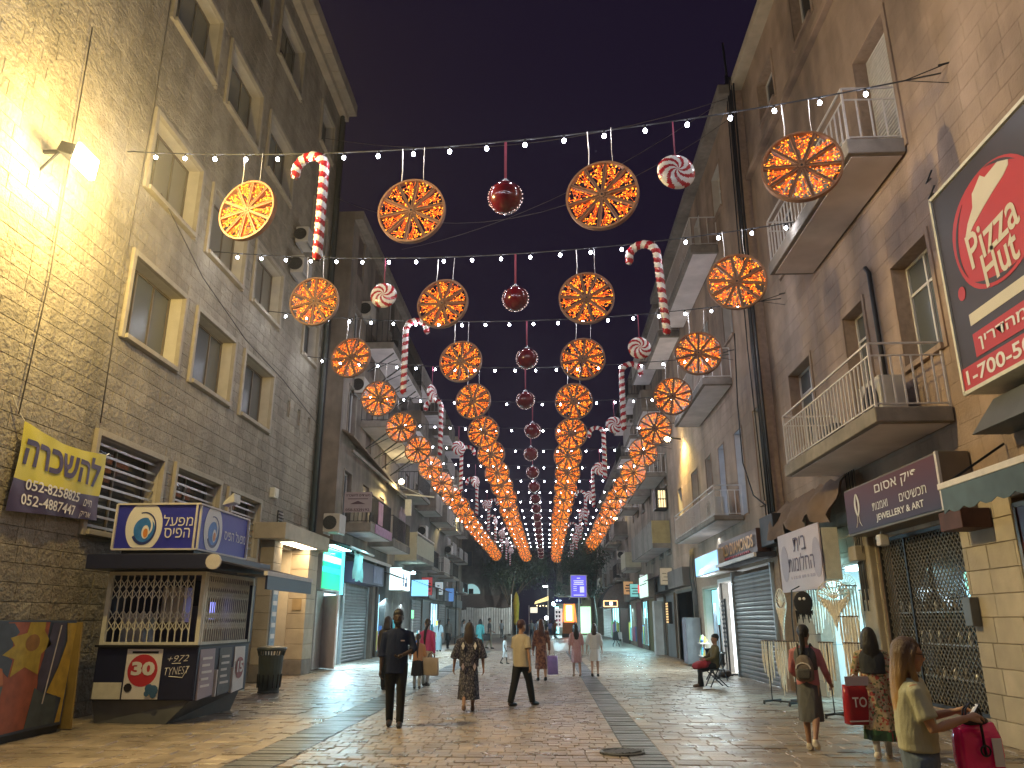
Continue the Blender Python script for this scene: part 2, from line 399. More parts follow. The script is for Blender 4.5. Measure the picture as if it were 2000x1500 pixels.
def stones(parent, sd, X, y0, y1, z0, z1, holes, course, lo, hi, m, n_own, dlo=.025, dhi=.06, cf=.014, rough=.02, m_rest=None):
    recs = []; z = z0
    while z < z1 - .05:
        h = course*R.uniform(.93,1.07); zt = min(z+h, z1)
        if z1 - zt < .1: zt = z1
        y = y0 - R.uniform(0, lo)
        while y < y1 - .02:
            e = min(y + R.uniform(lo,hi), y1)
            if y1 - e < .12: e = y1
            for q in subtract((max(y,y0), e, z, zt), holes): recs.append(q)
            y = e
        z = zt
    def one(b, q):
        a, c, e, f = q; g = .0018; a += g; c -= g; e += g; f -= g
        d = R.uniform(dlo, dhi)*sd; k = min(cf, (c-a)/4, (f-e)/4)
        x = X + d; xc = x + sd*R.uniform(0, rough)
        b.add([(X,a,e),(X,c,e),(X,c,f),(X,a,f),(x,a+k,e+k),(x,c-k,e+k),(x,c-k,f-k),(x,a+k,f-k),(xc,(a+c)/2+R.uniform(-.3,.3)*(c-a)*.5,(e+f)/2+R.uniform(-.3,.3)*(f-e)*.5)],
              [t if sd > 0 else t[::-1] for t in [(0,1,5,4),(1,2,6,5),(2,3,7,6),(3,0,4,7),(4,5,8),(5,6,8),(6,7,8),(7,4,8)]])
    vis = [i for i, q in enumerate(recs) if in_view(X, (q[0]+q[1])/2, (q[2]+q[3])/2) and q[1]-q[0] > lo*.6]
    vis.sort(key=lambda i: (X*X + ((recs[i][0]+recs[i][1])/2)**2 + ((recs[i][2]+recs[i][3])/2-1.6)**2)/(recs[i][1]-recs[i][0]))
    ow = set(vis[:n_own]); rest = MB()
    for i, q in enumerate(recs):
        if i in ow:
            b = MB(); one(b, q); b.build('stone', m, parent)
        else: one(rest, q)
    if rest.f: rest.build('stone_courses', m, parent, kind='stuff')
def window(parent, sd, X, y0, y1, z0, z1, depth=.28, trim=.11, tp=.08, panes=3, m=None, g=None, sill=True, st=None, transom=None, label=None):
    """a casement: the frame is the part, its pane, surround and sill are sub-parts"""
    m = m or M['frame_w']; D = X - sd*depth; b = MB(); w = .05
    def fb(ya, yb, za, zb, t=.05): b.box(min(D,D+sd*t), max(D,D+sd*t), ya, yb, za, zb)
    fb(y0,y1,z0,z0+w); fb(y0,y1,z1-w,z1); fb(y0,y0+w,z0+w,z1-w); fb(y1-w,y1,z0+w,z1-w)
    for k in range(1, panes):
        yy = y0 + (y1-y0)*k/panes; fb(yy-w/2, yy+w/2, z0+w, z1-w, .045)
    if transom: fb(y0+w, y1-w, transom-w/2, transom+w/2, .042)
    f = b.build('window', m, parent, label=label)
    G = D + sd*.012
    MB().box(min(G-.004,G+.004), max(G-.004,G+.004), y0+.02, y1-.02, z0+.02, z1-.02).build('pane', g or M['glass'], f)
    if trim:
        b = MB(); xa, xb = min(X-sd*.02, X+sd*tp), max(X-sd*.02, X+sd*tp); e = .003
        b.box(xa,xb,y0-trim,y0-e,z0-trim,z1+trim); b.box(xa,xb,y1+e,y1+trim,z0-trim,z1+trim)
        b.box(xa,xb,y0-e,y1+e,z1+e,z1+trim)
        b.build('surround', st or M['frame_c'], f, bevel=.008)
    if sill:
        xa, xb = min(X-sd*.02, X+sd*(tp+.05)), max(X-sd*.02, X+sd*(tp+.05))
        MB().box(xa,xb,y0-.002,y1+.002,z0-.1,z0-.003).build('sill', st or M['frame_c'], f, bevel=.008)
    return f
def bars_h(parent, sd, X, y0, y1, z0, z1, n, m, name='security_bar'):
    for k in range(n):
        z = z0 + (z1-z0)*(k+.5)/n
        MB().box(min(X,X+sd*.02), max(X,X+sd*.02), y0, y1, z-.022, z+.022).build(name, m, parent)
def shutter(parent, sd, X, y0, y1, z0, z1, pitch, m, wob=0):
    """roller shutter: every slat is a part of its own"""
    root = MB().box(min(X,X-sd*.05), max(X,X-sd*.05), y0, y1, z0, z1).build('roller_shutter', m, parent)
    n = int((z1-z0)/pitch)
    for k in range(n):
        z = z0 + k*pitch; b = MB()
        pr = [(X, z+.004), (X+sd*.03, z+pitch*.25), (X+sd*.032, z+pitch*.7), (X+sd*.004, z+pitch-.006)]
        b.loft([[(x, y, zz) for x, zz in pr] for y in (y0, y1)])
        b.build('slat', m, root)
    return root
def rail(parent, pts, z0, z1, sp, m, r=.012, solo=True, mid=None, toprail=.03):
    """railing along a polyline of (x, y): the rail is a part, every baluster a sub-part"""
    b = MB()
    for (p, q) in zip(pts[:-1], pts[1:]):
        b.bar((*p,z1), (*q,z1), toprail, .03); b.bar((*p,z0+.06), (*q,z0+.06), .022, .022)
        if mid: b.bar((*p,mid), (*q,mid), .022, .022)
    for p in pts: b.bar((*p,z0), (*p,z1), .035)
    rl = b.build('railing', m, parent)
    allb = MB()
    for (p, q) in zip(pts[:-1], pts[1:]):
        d = math.hypot(q[0]-p[0], q[1]-p[1]); n = max(1, int(d/sp))
        for k in range(1, n):
            t = k/n; x = p[0]+(q[0]-p[0])*t; y = p[1]+(q[1]-p[1])*t
            bb = MB() if solo else allb
            bb.bar((x,y,z0+.06), (x,y,(mid or z1)-.01), r*2)
            if solo: bb.build('baluster', m, rl)
    if not solo: allb.build('balusters', m, rl, kind='stuff')
    return rl
def ac_unit(x0, x1, y0, y1, z0, z1, face, label, group=None):
    """outdoor unit of an air conditioner; face: '-y', '+x' or '-x' is the side with the fan"""
    t = thing('air_conditioner', label, 'air conditioner', ((x0+x1)/2,(y0+y1)/2,z0), group=group)
    MB().box(x0,x1,y0,y1,z0,z1).build('casing', M['ac'], t, bevel=.02)
    cz = (z0+z1)/2; rr = (z1-z0)*.38
    if face == '-y': c = ((x0+x1)/2-.05, y0-.012, cz); ax = (Vector((1,0,0)), Vector((0,0,1)))
    elif face == '+x': c = (x1+.012, (y0+y1)/2-.05, cz); ax = (Vector((0,1,0)), Vector((0,0,1)))
    else: c = (x0-.012, (y0+y1)/2-.05, cz); ax = (Vector((0,1,0)), Vector((0,0,1)))
    b = MB(); C = Vector(c)
    b.poly([C + ax[0]*rr*math.cos(a) + ax[1]*rr*math.sin(a) for a in ln(0,2*math.pi,18)[:-1]], ax[0].cross(ax[1])*.006)
    fan = b.build('fan_opening', M['iron'], t)
    b = MB(); n = ax[0].cross(ax[1]); off = n*(.012 if n.dot(C-Vector(((x0+x1)/2,(y0+y1)/2,cz))) > 0 else -.012)
    for q in (.35,.65,.98):
        b.tube([C+off + ax[0]*rr*q*math.cos(a) + ax[1]*rr*q*math.sin(a) for a in ln(0,2*math.pi,16)], .008, 4, cap=False)
    for a in (0, math.pi/3, 2*math.pi/3): b.bar(C+off - ax[0]*rr*math.cos(a) - ax[1]*rr*math.sin(a), C+off + ax[0]*rr*math.cos(a) + ax[1]*rr*math.sin(a), .01)
    b.build('guard', M['iron'], t)
    b = MB(); ym = (y0+y1)/2
    b.bar((x0+.03,y0+.03,z0-.03),(x0+.03,y1-.03,z0-.03),.04); b.bar((x1-.03,y0+.03,z0-.03),(x1-.03,y1-.03,z0-.03),.04)
    b.build('bracket', M['steel'], t)
    return t
def cable(name, label, pts, r, m=None, cat='cable', sag=0, group=None):
    if sag:
        p, q = Vector(pts[0]), Vector(pts[1]); pts = [p.lerp(q,t) - Vector((0,0,sag*4*t*(1-t))) for t in ln(0,1,14)]
    o = MB().tube(pts, r, 5).build(name, m or M['cable'], smooth=True)
    return tag(o, label, cat, group)

# ------------------------------------------------------------------ left near building (hewn limestone)
XL = -8.3
L1 = thing('stone_building', 'tall hewn limestone block on the left with bare square windows', 'building', (-8.3,16,0))
cols = [(13.75,15.95),(16.7,18.9),(19.7,21.9)]; rws = [(7.03,8.7),(10.35,12.05),(14.65,16.45),(18.75,20.6)]
opL = [(a,b,c,d) for a,b in cols for c,d in rws] + [(24.35,25.9,c+.05,d-.2) for c,d in rws[1:]]
lowL = [(13.5,15.95,3.2,4.9),(16.62,18.95,3.2,4.9),(19.6,21.8,3.3,4.85)]
slots = [(23.42,23.68,7.9,8.42),(24.5,24.76,7.9,8.42),(25.6,25.86,7.9,8.42)]
door_op = (22.95,25.15,0,3.8)
ops = opL + lowL + slots + [door_op]
backing(L1, 1, XL, -6, 27, 0, 22, ops, M['joint'], depth=.32, rev=mat('bulb_lit_reveal',(.52,.47,.38),rough=.8,var=.1))  # reveals get a paler colour that stands in for bulb light
tr = .12
holes = [(o[0]-tr,o[1]+tr,o[2]-tr,o[3]+tr) for o in opL+lowL] + slots + [(22.3,26.2,0,4.3)]
stones(L1, 1, XL, 6, 27, 0, 22, holes, .275, .36, .72, M['stone_l'], 300, .03, .037, cf=.004, rough=.010)
for i, o in enumerate(opL):
    window(L1, 1, XL, *o, depth=.32, trim=tr, tp=.1, panes=3 if o[1]-o[0] > 1.8 else 2, m=M['frame_b'], g=[M['glass2'],M['glass3'],M['glass2'],M['glass']][i%4])
for o in lowL:
    f = window(L1, 1, XL, *o, depth=.3, trim=tr, tp=.11, panes=2, m=M['frame_b'], g=M['glass'])
    bars_h(f, 1, XL-.08, o[0]+.01, o[1]-.01, o[2], o[3], 9, M['steel'])
for o in slots: MB().box(XL-.31,XL-.27,o[0],o[1],o[2],o[3]).build('vent_opening', M['black'], L1)
for k in range(22):
    y = 6 + k*.96
    b = MB().box(XL-.5, XL+.62, y+.008, min(y+.952,27.0), 21.72, 22.25); b.build('cornice_block', M['stone_pale'], L1, bevel=.015)
MB().box(XL-6, XL+.3, 6, 26.98, 21.45, 21.715).build('cornice_bed', M['stone_pale'], L1)
# lit portico
por = MB().box(XL-.02, -7.4, 21.75, 26.3, 3.86, 4.32).build('canopy', M['stone_pale'], L1, bevel=.02)
b = MB().box(-7.95, -7.5, 22.8, 25.2, 3.845, 3.853); b.build('ceiling_light', emit('portico_light', (1,.86,.62), 8), por)
def pier(x0,x1,y0,y1,z1,m,name):
    p = MB().box(x0+.02,x1-.02,y0+.02,y1-.02,.0,z1).build(name, M['joint'], L1)
    z = 0; k = 0
    while z < z1-.05:
        e = min(z+.46, z1); MB().box(x0,x1,y0,y1,z+.006,e-.006).build('stone', m if k else M['conc'], p, bevel=.012); z = e; k += 1
pier(-8.32,-7.85,22.25,22.93,3.85,M['stone_pale'],'pier'); pier(-8.32,-7.72,25.2,26.2,3.85,M['stone_pale'],'pier')
lamp('AREA', (-7.75,24.0,3.80), (1,.66,.3), 60, rot=(0,0,-1), size=.5, sizey=2.2, parent=L1)
MB().box(XL-1.6,XL-.9,22.95,25.15,0,3.8).build('door', M['wood_dk'], L1)
pq = thing('plaque', 'tall narrow blue grey notice plaque on the pier beside the bin', 'plaque', (-7.84,22.6,1))
MB().box(-7.845,-7.815,22.35,22.8,.85,2.75).build('board', mat('plaque_blue', (.2,.25,.32), rough=.4, var=.35, scale=9), pq)
for k in range(5): MB().box(-7.815,-7.805,22.42,22.73,1.15+k*.3,1.27+k*.3).build('print', M['print_w'], pq)
pq = thing('notice_board', 'small plate under the portico lamp on the orange lit pier', 'notice', (-7.9,25.2,2))
MB().box(-8.15,-7.85,25.165,25.198,1.95,2.3).build('plate', mat('plate_brass',(.3,.22,.12),rough=.4), pq)
# wall bits on the left building
t = thing('junction_box', 'square cream junction box on the hewn stone wall', 'box', (XL,22.73,5.3))
MB().box(XL+.03,XL+.2,22.55,22.9,5.15,5.45).build('case', M['cream_m'], t, bevel=.02); MB().box(XL+.2,XL+.215,22.6,22.85,5.19,5.41).build('lid', M['cream_m'], t)
t = thing('vent_grille', 'small slatted vent grille on the stone wall above the portico', 'vent', (XL,23.6,4.62))
MB().box(XL+.03,XL+.07,23.38,23.8,4.36,4.88).build('frame', M['iron'], t)
for k in range(5): MB().box(XL+.07,XL+.1,23.4,23.78,4.4+k*.095,4.44+k*.095).build('slat', M['steel'], t)
cable('loose_cable', 'thin black cable slung diagonally between the upper windows of the stone building', [(XL+.12,14.2,10.4),(XL+.14,16.5,9.5),(XL+.14,19.4,8.98),(XL+.16,22.5,8.8),(XL+.16,26.8,8.3)], .014, M['cable_g'])
cable('loose_cable', 'thin cable hanging straight down the rough stone beside the first window', [(XL+.12,13.35,21),(XL+.14,13.42,12),(XL+.13,13.3,8),(XL+.13,13.35,5.1)], .012, M['cable_g'])
cable('loose_cable', 'thin cable running down the far left edge of the rough stone', [(XL+.12,11.15,12),(XL+.12,11.3,7),(XL+.12,11.2,4.7)], .012, M['cable_g'])
for i, yy in enumerate((26.55,26.72,26.9)):
    cable('downpipe', ['fat dark rainwater pipe at the corner of the stone building','middle pipe of the three at the corner of the stone building','outermost pipe at the corner of the stone building'][i], [(XL+.16,yy,21.4),(XL+.16,yy,4.6)], [.09,.05,.045][i], M['green_dk'] if i == 0 else M['iron'], 'pipe')

ac_unit(XL+.12,XL+.55,22.3,23.2,12.4,13.0,'-y','air conditioner between the upper windows of the hewn stone building')
ac_unit(XL+.12,XL+.55,22.5,23.3,13.6,14.15,'-y','higher air conditioner on the hewn stone building')
# floodlight on the rough stone
fl = thing('floodlight', 'blazing warm floodlight on a bracket high on the rough stone wall', 'lamp', (XL,11.85,9.6))
b = MB().bar((XL+.02,11.85,9.75),(XL+.55,11.85,9.75),.05); b.bar((XL+.3,11.85,9.75),(XL+.02,11.85,9.4),.03); b.build('bracket', M['iron'], fl)
hd = MB().hexa([(XL+.42,11.6,9.62),(XL+.72,11.6,9.50),(XL+.72,12.1,9.50),(XL+.42,12.1,9.62),(XL+.48,11.6,9.80),(XL+.78,11.6,9.70),(XL+.78,12.1,9.70),(XL+.48,12.1,9.80)]).build('housing', M['iron'], fl, bevel=.02)
MB().hexa([(XL+.725,11.58,9.36),(XL+.80,11.58,9.36),(XL+.80,12.12,9.36),(XL+.725,12.12,9.36),(XL+.785,11.58,9.72),(XL+.83,11.58,9.72),(XL+.83,12.12,9.72),(XL+.785,12.12,9.72)]).build('lens', emit('floodlight_lens', (1,.80,.38), 260), fl)
lamp('POINT', (XL+1.8,11.75,9.35), (1,.72,.22), 800, r=.12, parent=fl)
lamp('SPOT', (XL+.95,11.8,9.5), (1,.74,.32), 2300, r=.15, parent=fl, rot=(10,-4.2,-8), spot=125, blend=.9)

fl.location.y -= 1.15; fl.location.z -= .68
# banner
bn = thing('rental_banner', 'sagging yellow and violet rental banner tied to the rough stone wall', 'banner', (XL+.15,12.4,3.9))
def bpt(s, t):                                   # s along the wall, t down the cloth
    y = 11.33 + 2.36*s; top = 4.62 - .10*math.sin(math.pi*s) - .05*s
    bot = 3.22 + .14*s
    z = top + (bot-top)*t
    return (XL + .14 + .014*math.sin(9*s+5*t) + .01*math.sin(23*s-7*t) + .03*math.sin(math.pi*s)*t, y + .02*math.sin(6*t), z)
ns, nt_ = 36, 22
b = MB(); vs = [bpt(i/ns, j/nt_) for j in range(nt_+1) for i in range(ns+1)]
fs = []; ms = []
for j in range(nt_):
    for i in range(ns):
        fs.append((j*(ns+1)+i, (j+1)*(ns+1)+i, (j+1)*(ns+1)+i+1, j*(ns+1)+i+1)); ms.append(0 if j/nt_ < .6 else 1)
b.v = vs; b.f = fs; b.m = ms
b.build('cloth', [M['yellow'], M['purple']], bn, smooth=True)
def on_banner(o):
    for v in o.data.vertices:
        s = (v.co.y-11.33)/2.36; t = (4.62 - v.co.z)/1.36; v.co.x = bpt(s,t)[0] + .014
on_banner(text(heb('להשכרה'), (XL,12.5,4.2), 2.1, .5, (0,1,-.02), (0,0,1), M['purple'], bn, bold=.03))
on_banner(text('052-8258825', (XL,12.35,3.68), 1.42, .17, (0,1,0), (0,0,1), M['print_w'], bn, bold=.012))
on_banner(text('052-4887447', (XL,12.28,3.44), 1.42, .17, (0,1,0), (0,0,1), M['print_w'], bn, bold=.012))
on_banner(text(heb('חיים'), (XL,13.32,3.62), .26, .12, (0,1,0), (0,0,1), M['print_w'], bn, shear=.3))
on_banner(text(heb('אריק'), (XL,13.28,3.40), .3, .13, (0,1,0), (0,0,1), M['print_w'], bn, shear=.3))
MB().tube([(XL+.08,11.05,4.95),(XL+.1,11.2,4.75),bpt(0,0)], .012, 5).tube([bpt(1,0),(XL+.12,13.8,4.62)], .01, 5).build('tie_rope', M['macr'], bn)

# mural cabinet
mu = thing('painted_cabinet', 'utility cabinet painted with a yellow sun and coloured shapes at the far left', 'cabinet', (-7.85,11.6,0))
MB().box(-8.22,-7.5,10.2,12.5,.1,1.63).build('cabinet_body', mat('mural_blue', (.04,.055,.085), rough=.55, var=.3), mu, bevel=.012)
MB().box(-8.2,-7.55,10.3,12.5,0,.1).build('plinth', M['iron'], mu)
def mp(s, t): return (-7.496, 10.69 + 1.8*s, 1.62 - 1.5*t)
def mural(name, col, pts, k):
    b = MB(); b.poly([(p[0]+.002*k, p[1], p[2]) for p in [mp(*q) for q in pts]][::-1], (.002,0,0)); b.build(name, mat('mural_'+name, col, rough=.55, var=.3, scale=6), mu)
mural('painted_panel', (.30,.075,.03), [(.1,.01),(.62,.01),(.6,.45),(.55,.98),(.0,1.0),(.1,.6)], 1)
mural('painted_sky', (.05,.065,.09), [(.0,.02),(.17,.02),(.25,.1),(.18,.17),(.2,.22),(.12,.3),(.22,.35),(.2,.5),(.02,.36)], 2)
mural('painted_sun', (.38,.27,.015), [(.36,.01),(.56,.01),(.56,.09),(.68,.22),(.56,.31),(.56,.5),(.38,.42),(.22,.5),(.24,.34),(.09,.3),(.22,.22),(.15,.15),(.34,.11)], 3)
mural('painted_disc', (.26,.12,.02), [(.43+.09*math.cos(a), .2+.08*math.sin(a)) for a in ln(0,6.28,12)[:-1]], 4)
mural('painted_hill', (.42,.15,.06), [(.0,.38),(.12,.42),(.16,.56),(.0,.58)], 3)
mural('painted_field', (.10,.13,.11), [(.0,.6),(.16,.57),(.14,.75),(.04,.9),(.0,.92)], 3)
mural('painted_leaf', (.055,.05,.085), [(.66,.02),(.84,.02),(.86,.22),(.8,.45),(.66,.66),(.6,.7),(.57,.5),(.62,.25)], 3)
mural('painted_wave', (.42,.27,.025), [(.86,.02),(1,.02),(.98,.7),(.97,.98),(.9,.98),(.94,.75),(.72,.68),(.83,.45),(.9,.2)], 2)
mural('painted_base', (.06,.075,.075), [(.55,.62),(.7,.7),(.86,.72),(.88,.98),(.5,.98)], 4)
mural('painted_line', (.55,.5,.42), [(.77,.04),(.785,.04),(.69,.78),(.675,.78)], 5)
lb = thing('leaning_board', 'thin yellow edged board leaning between the painted cabinet and the kiosk', 'board', (-7.9,12.9,0))
MB().hexa([(-7.95,12.7,0.02),(-7.42,12.64,.02),(-7.42,12.68,.02),(-7.95,12.74,.02),(-8.2,12.9,1.6),(-7.62,12.84,1.6),(-7.62,12.88,1.6),(-8.2,12.94,1.6)]).build('panel', mat('board_ochre',(.3,.2,.05),rough=.6,var=.2), lb)

# ------------------------------------------------------------------ lottery kiosk
K = thing('lottery_kiosk', 'shuttered blue lottery kiosk with scissor gates and a lit free blue roof sign', 'kiosk', (-6.7,14.4,0))
kx0, kx1, ky0, ky1 = -7.62, -5.88, 13.4, 15.7
MB().hexa([(-7.55,13.52,0),(-6.3,13.42,0),(-6.05,15.5,0),(-7.55,15.5,0),(-7.6,13.45,.36),(-5.95,13.45,.36),(-5.95,15.6,.36),(-7.6,15.6,.36)]).build('plinth', M['dkgrey'], K)
MB().box(kx0,kx1,ky0+.02,ky1,.36,1.2).build('counter', M['navy'], K, bevel=.01)
MB().box(kx0-.03,kx1+.03,ky0-.03,ky1,1.2,1.235).build('counter_top', M['iron'], K)
b = MB(); b.box(kx0,kx0+.05,ky0+.05,ky1,1.235,2.46); b.box(kx0+.05,kx1-.05,ky1-.05,ky1,1.235,2.46); b.box(kx0,kx1,ky0+.1,ky1,2.40,2.46); b.build('cabin_shell', M['navy'], K)
MB().box(kx0+.06,kx1-.5,ky1-.5,ky1-.06,1.24,1.9).build('shelf', M['conc'], K); MB().box(kx0+.1,kx0+.5,ky0+.5,ky0+.9,1.24,1.75).build('shelf', M['white_m'], K); MB().box(-6.9,-6.5,ky0+.6,ky0+.9,1.6,2.2).build('hanging_paper', M['white_m'], K)
MB().box(-6.12,-6.10,14.2,14.42,1.65,1.95).build('lit_card', emit('card_glow', (.25,.28,1), 1.6), K)
# gate frames, bars and scissor links
def gate(p0, p1, z0, z1, n, name):
    p0 = Vector((*p0,0)); p1 = Vector((*p1,0)); d = p1 - p0
    def P(t, z): q = p0 + d*t; return (q.x, q.y, z)
    b = MB()
    for t in (0,1): b.bar(P(t,z0), P(t,z1), .07)
    b.bar(P(0,z1-.03), P(1,z1-.03), .06); b.bar(P(0,z0+.02), P(1,z0+.02), .05)
    fr = b.build(name, M['cream_m'], K); lk = MB()
    for k in range(1, n):
        t = .03 + .94*k/n; MB().bar(P(t,z0+.02), P(t,z1-.05), .018).build('gate_bar', M['cream_m'], fr)
        for zz in (z0+.22, z0+.39, z1-.46, z1-.29):
            t2 = .03+.94*(k-1)/n
            lk.bar(P(t2,zz), P(t,zz+.17), .012, .012); lk.bar(P(t2,zz+.17), P(t,zz), .012, .012)
    lk.build('scissor_links', M['cream_m'], fr, kind='stuff')
gate((kx0+.06,ky0+.03), (kx1-.04,ky0+.03), 1.235, 2.44, 13, 'front_gate')
gate((kx1-.03,ky0+.09), (kx1-.03,ky1-.05), 1.235, 2.44, 22, 'side_gate')
MB().box(kx1-.06,kx1,ky1-.1,ky1+.08,1.235,2.3).build('post', M['navy'], K)
MB().box(-7.86,-5.68,13.08,15.95,2.47,2.72).build('fascia', M['navy'], K, bevel=.01)
# roof sign box
sg = MB().box(-7.60,-6.14,13.40,15.68,2.83,3.6).build('roof_sign', M['blue'], K)
b = MB()
for z in (2.82,3.61): b.bar((-7.62,13.385,z),(-6.12,13.385,z),.03); b.bar((-6.12,13.385,z),(-6.12,15.7,z),.03)
for x, y in ((-7.62,13.385),(-6.17,13.385),(-6.12,13.43),(-6.12,15.7)): b.bar((x,y,2.82),(x,y,3.61),.035)
b.build('sign_frame', M['white_m'], sg)
MB().box(-7.0,-6.55,13.5,13.6,3.615,3.65).build('lamp_strip', M['white_m'], sg)
MB().box(-7.5,-6.2,13.5,15.5,2.72,2.83).build('sign_base', M['navy'], K)
def logo(C, ux, uz, sc, n):
    C = Vector(C); ux = Vector(ux); uz = Vector(uz); n = Vector(n)
    def pl(f, m, k): 
        b = MB(); pts = [C + ux*(x*sc[0]) + uz*(z*sc[1]) + n*(.003*k) for x, z in f]; b.poly(pts, n*.003); b.build('emblem', m, sg)
    pl([(.5*math.cos(a), max(-.47,min(.47,.56*math.sin(a)))) for a in ln(0,2*math.pi,40)[:-1]], M['print_w'], 1)
    def ring(cx, cz, a0, a1, r0, r1, w0, w1, nn=26):
        o = []; i_ = []
        for k in range(nn+1):
            t = k/nn; a = a0+(a1-a0)*t; r = r0+(r1-r0)*t; w = (w0+(w1-w0)*t)
            o.append((cx+(r+w)*math.cos(a), cz+1.05*(r+w)*math.sin(a))); i_.append((cx+r*math.cos(a), cz+1.05*r*math.sin(a)))
        return o + i_[::-1]
    dk = mat('emblem_navy',(.02,.035,.16),rough=.4); lt = mat('emblem_blue',(.035,.17,.50),rough=.35,var=.3,scale=5)
    pl([(.02+.29*math.cos(a), -.08+.27*math.sin(a)) for a in ln(0,2*math.pi,30)[:-1]], lt, 2)
    pl(ring(0,-.05, 1.9, -2.6, .33,.27, .02,.07), dk, 3)
    pl(ring(.02,-.06, 1.2, -2.2, .23,.06, .05,.04), M['print_w'], 3)
    pl([(.06+.1*math.cos(a), -.13+.15*math.sin(a)) for a in ln(0,2*math.pi,22)[:-1]], M['print_w'], 4)
    pl([(.07+.065*math.cos(a), -.15+.1*math.sin(a)) for a in ln(0,2*math.pi,18)[:-1]], mat('emblem_orange',(.6,.22,.06),rough=.4), 5)
logo((-7.1,13.398,3.22), (1,0,0), (0,0,1), (.66,.79), (0,-1,0)); logo((-6.138,14.05,3.22), (0,1,0), (0,0,1), (.78,.79), (1,0,0))
text(heb('מפעל'), (-6.49,13.39,3.32), .53, .19, (1,0,0), (0,0,1), M['print_w'], sg, bold=0)
text(heb('הפיס'), (-6.49,13.39,3.10), .46, .17, (1,0,0), (0,0,1), M['print_w'], sg, bold=0)
text(heb('מפעל הפיס'), (-6.13,15.08,3.2), 1.05, .2, (0,1,0), (0,0,1), M['print_w'], sg, bold=0)
# posters on the counter
def poster(y, x0, x1, z0, z1, m, nm_='poster'):
    return MB().box(x0,x1,y-.008,y,z0,z1).build(nm_, m, K)
yp = ky0+.018
p = poster(yp, -7.09, -6.48, .38, 1.17, M['print_w'])
b = MB(); b.poly([(-6.79+.255*math.cos(a), yp-.0085, .83+.255*math.sin(a)) for a in ln(0,2*math.pi,30)[:-1]], (0,-.003,0)); b.build('red_disc', M['print_r'], p)
text('30', (-6.78,yp-.014,.86), .40, .22, (1,0,0), (0,0,1), M['print_w'], p, bold=.05)
MB().box(-7.0,-6.55,yp-.012,yp-.009,1.10,1.135).build('headline', M['print_k'], p)
b = MB(); b.poly([(-7.0+.07*math.cos(a), yp-.012, .56+.07*math.sin(a)) for a in ln(0,2*math.pi,10)[:-1]], (0,-.003,0)); b.build('round_badge', M['print_k'], p)
b = MB()
for cx_, cz_, r_ in ((-6.64,.55,.07),(-6.56,.52,.085),(-6.66,.47,.045),(-6.54,.45,.05)): b.poly([(cx_+r_*math.cos(a), yp-.012-.001*len(b.f), cz_+r_*math.sin(a)) for a in ln(0,2*math.pi,10)[:-1]], (0,-.003,0))
b.build('blue_figure', mat('print_blue',(.05,.13,.25),rough=.5), p)
poster(yp, -7.6, -7.12, .38, .64, M['cream_m'], 'paper_strip')
gr = MB()
def scr(pts): gr.tube([(x, yp-.006, z) for x, z in pts], .006, 4)
p2_ = poster(yp, -6.46, -5.90, .38, 1.18, M['navy'], 'dark_panel')
text('+972', (-6.2,yp-.012,1.02), .36, .1, (1,.0,.06), (0,0,1), M['print_w'], p2_, bold=-.012, shear=.3)
text('TYNEST', (-6.2,yp-.012,.83), .42, .12, (1,0,.08), (0,0,1), M['print_w'], p2_, bold=-.014, shear=.2)
gr.tube([(-6.3,yp-.012,.94),(-6.15,yp-.012,.945)], .006, 4); gr.tube([(-6.33,yp-.012,.74),(-6.1,yp-.012,.72),(-6.0,yp-.012,.9)], .006, 4); gr.build('scrawl', M['print_w'], p2_)
xs = kx1+.002
for (a, c, m_) in ((13.5,14.1,'lilac'),(14.3,14.85,'dkgrey'),(15.0,15.5,'print_w')):
    q = MB().hexa([(xs+.03,a,.36),(xs,a,.36),(xs,c,.40),(xs+.03,c,.40),(xs+.008,a,1.16),(xs,a,1.16),(xs,c,1.16),(xs+.008,c,1.16)]).build('poster', M[m_], K)
    if m_ == 'print_w':
        b = MB(); b.poly([(xs+.031, 15.25+.19*math.cos(a2), .78+.19*math.sin(a2)) for a2 in ln(0,2*math.pi,18)[:-1]], (.003,0,0)); b.build('red_disc', mat('faded_red',(.34,.12,.13),rough=.5), q)
        text('15', (xs+.036,15.25,.8), .28, .2, (0,1,0), (0,0,1), M['print_w'], q, bold=.04)
    else:
        b = MB()
        for k in range(5): b.box(xs+.031,xs+.034,a+.06,c-.08-R.uniform(0,.2),.55+k*.11,.59+k*.11)
        b.build('print_lines', M['white_m'] if m_ == 'dkgrey' else M['print_w'], q)
for a in (14.16,14.9): MB().box(xs,xs+.05,a,a+.05,.36,.8).build('kick_strip', M['white_m'], K)
# side awning
aw = thing('kiosk_awning', 'half rolled dark blue awning on the street side of the kiosk', 'awning', (-5.6,14.8,2.6))
b = MB(); b.hexa([(-5.67,13.3,2.60),(-5.0,13.9,2.44),(-5.0,16.55,2.44),(-5.67,15.9,2.60),(-5.67,13.3,2.63),(-5.0,13.9,2.47),(-5.0,16.55,2.47),(-5.67,15.9,2.63)]); b.build('sheet', M['awn_dk'], aw)
MB().box(-5.02,-4.98,13.9,16.55,2.16,2.40).build('valance', M['navy'], aw)
MB().box(-5.04,-4.97,13.85,16.6,2.40,2.475).build('front_bar', M['white_m'], aw)
MB().tube([(-5.62,13.0,2.58),(-5.62,13.05,2.58)], .13, 14).build('roller_end', M['white_m'], aw)
b = MB().bar((-5.66,14.2,2.45),(-5.05,14.5,2.42),.03); b.bar((-5.66,15.7,2.45),(-5.05,16.1,2.42),.03); b.build('folding_arm', M['steel'], aw)
fl2 = thing('kiosk_floodlight', 'small cream floodlight head on the kiosk roof sign', 'lamp', (-6.15,14.9,3.62))
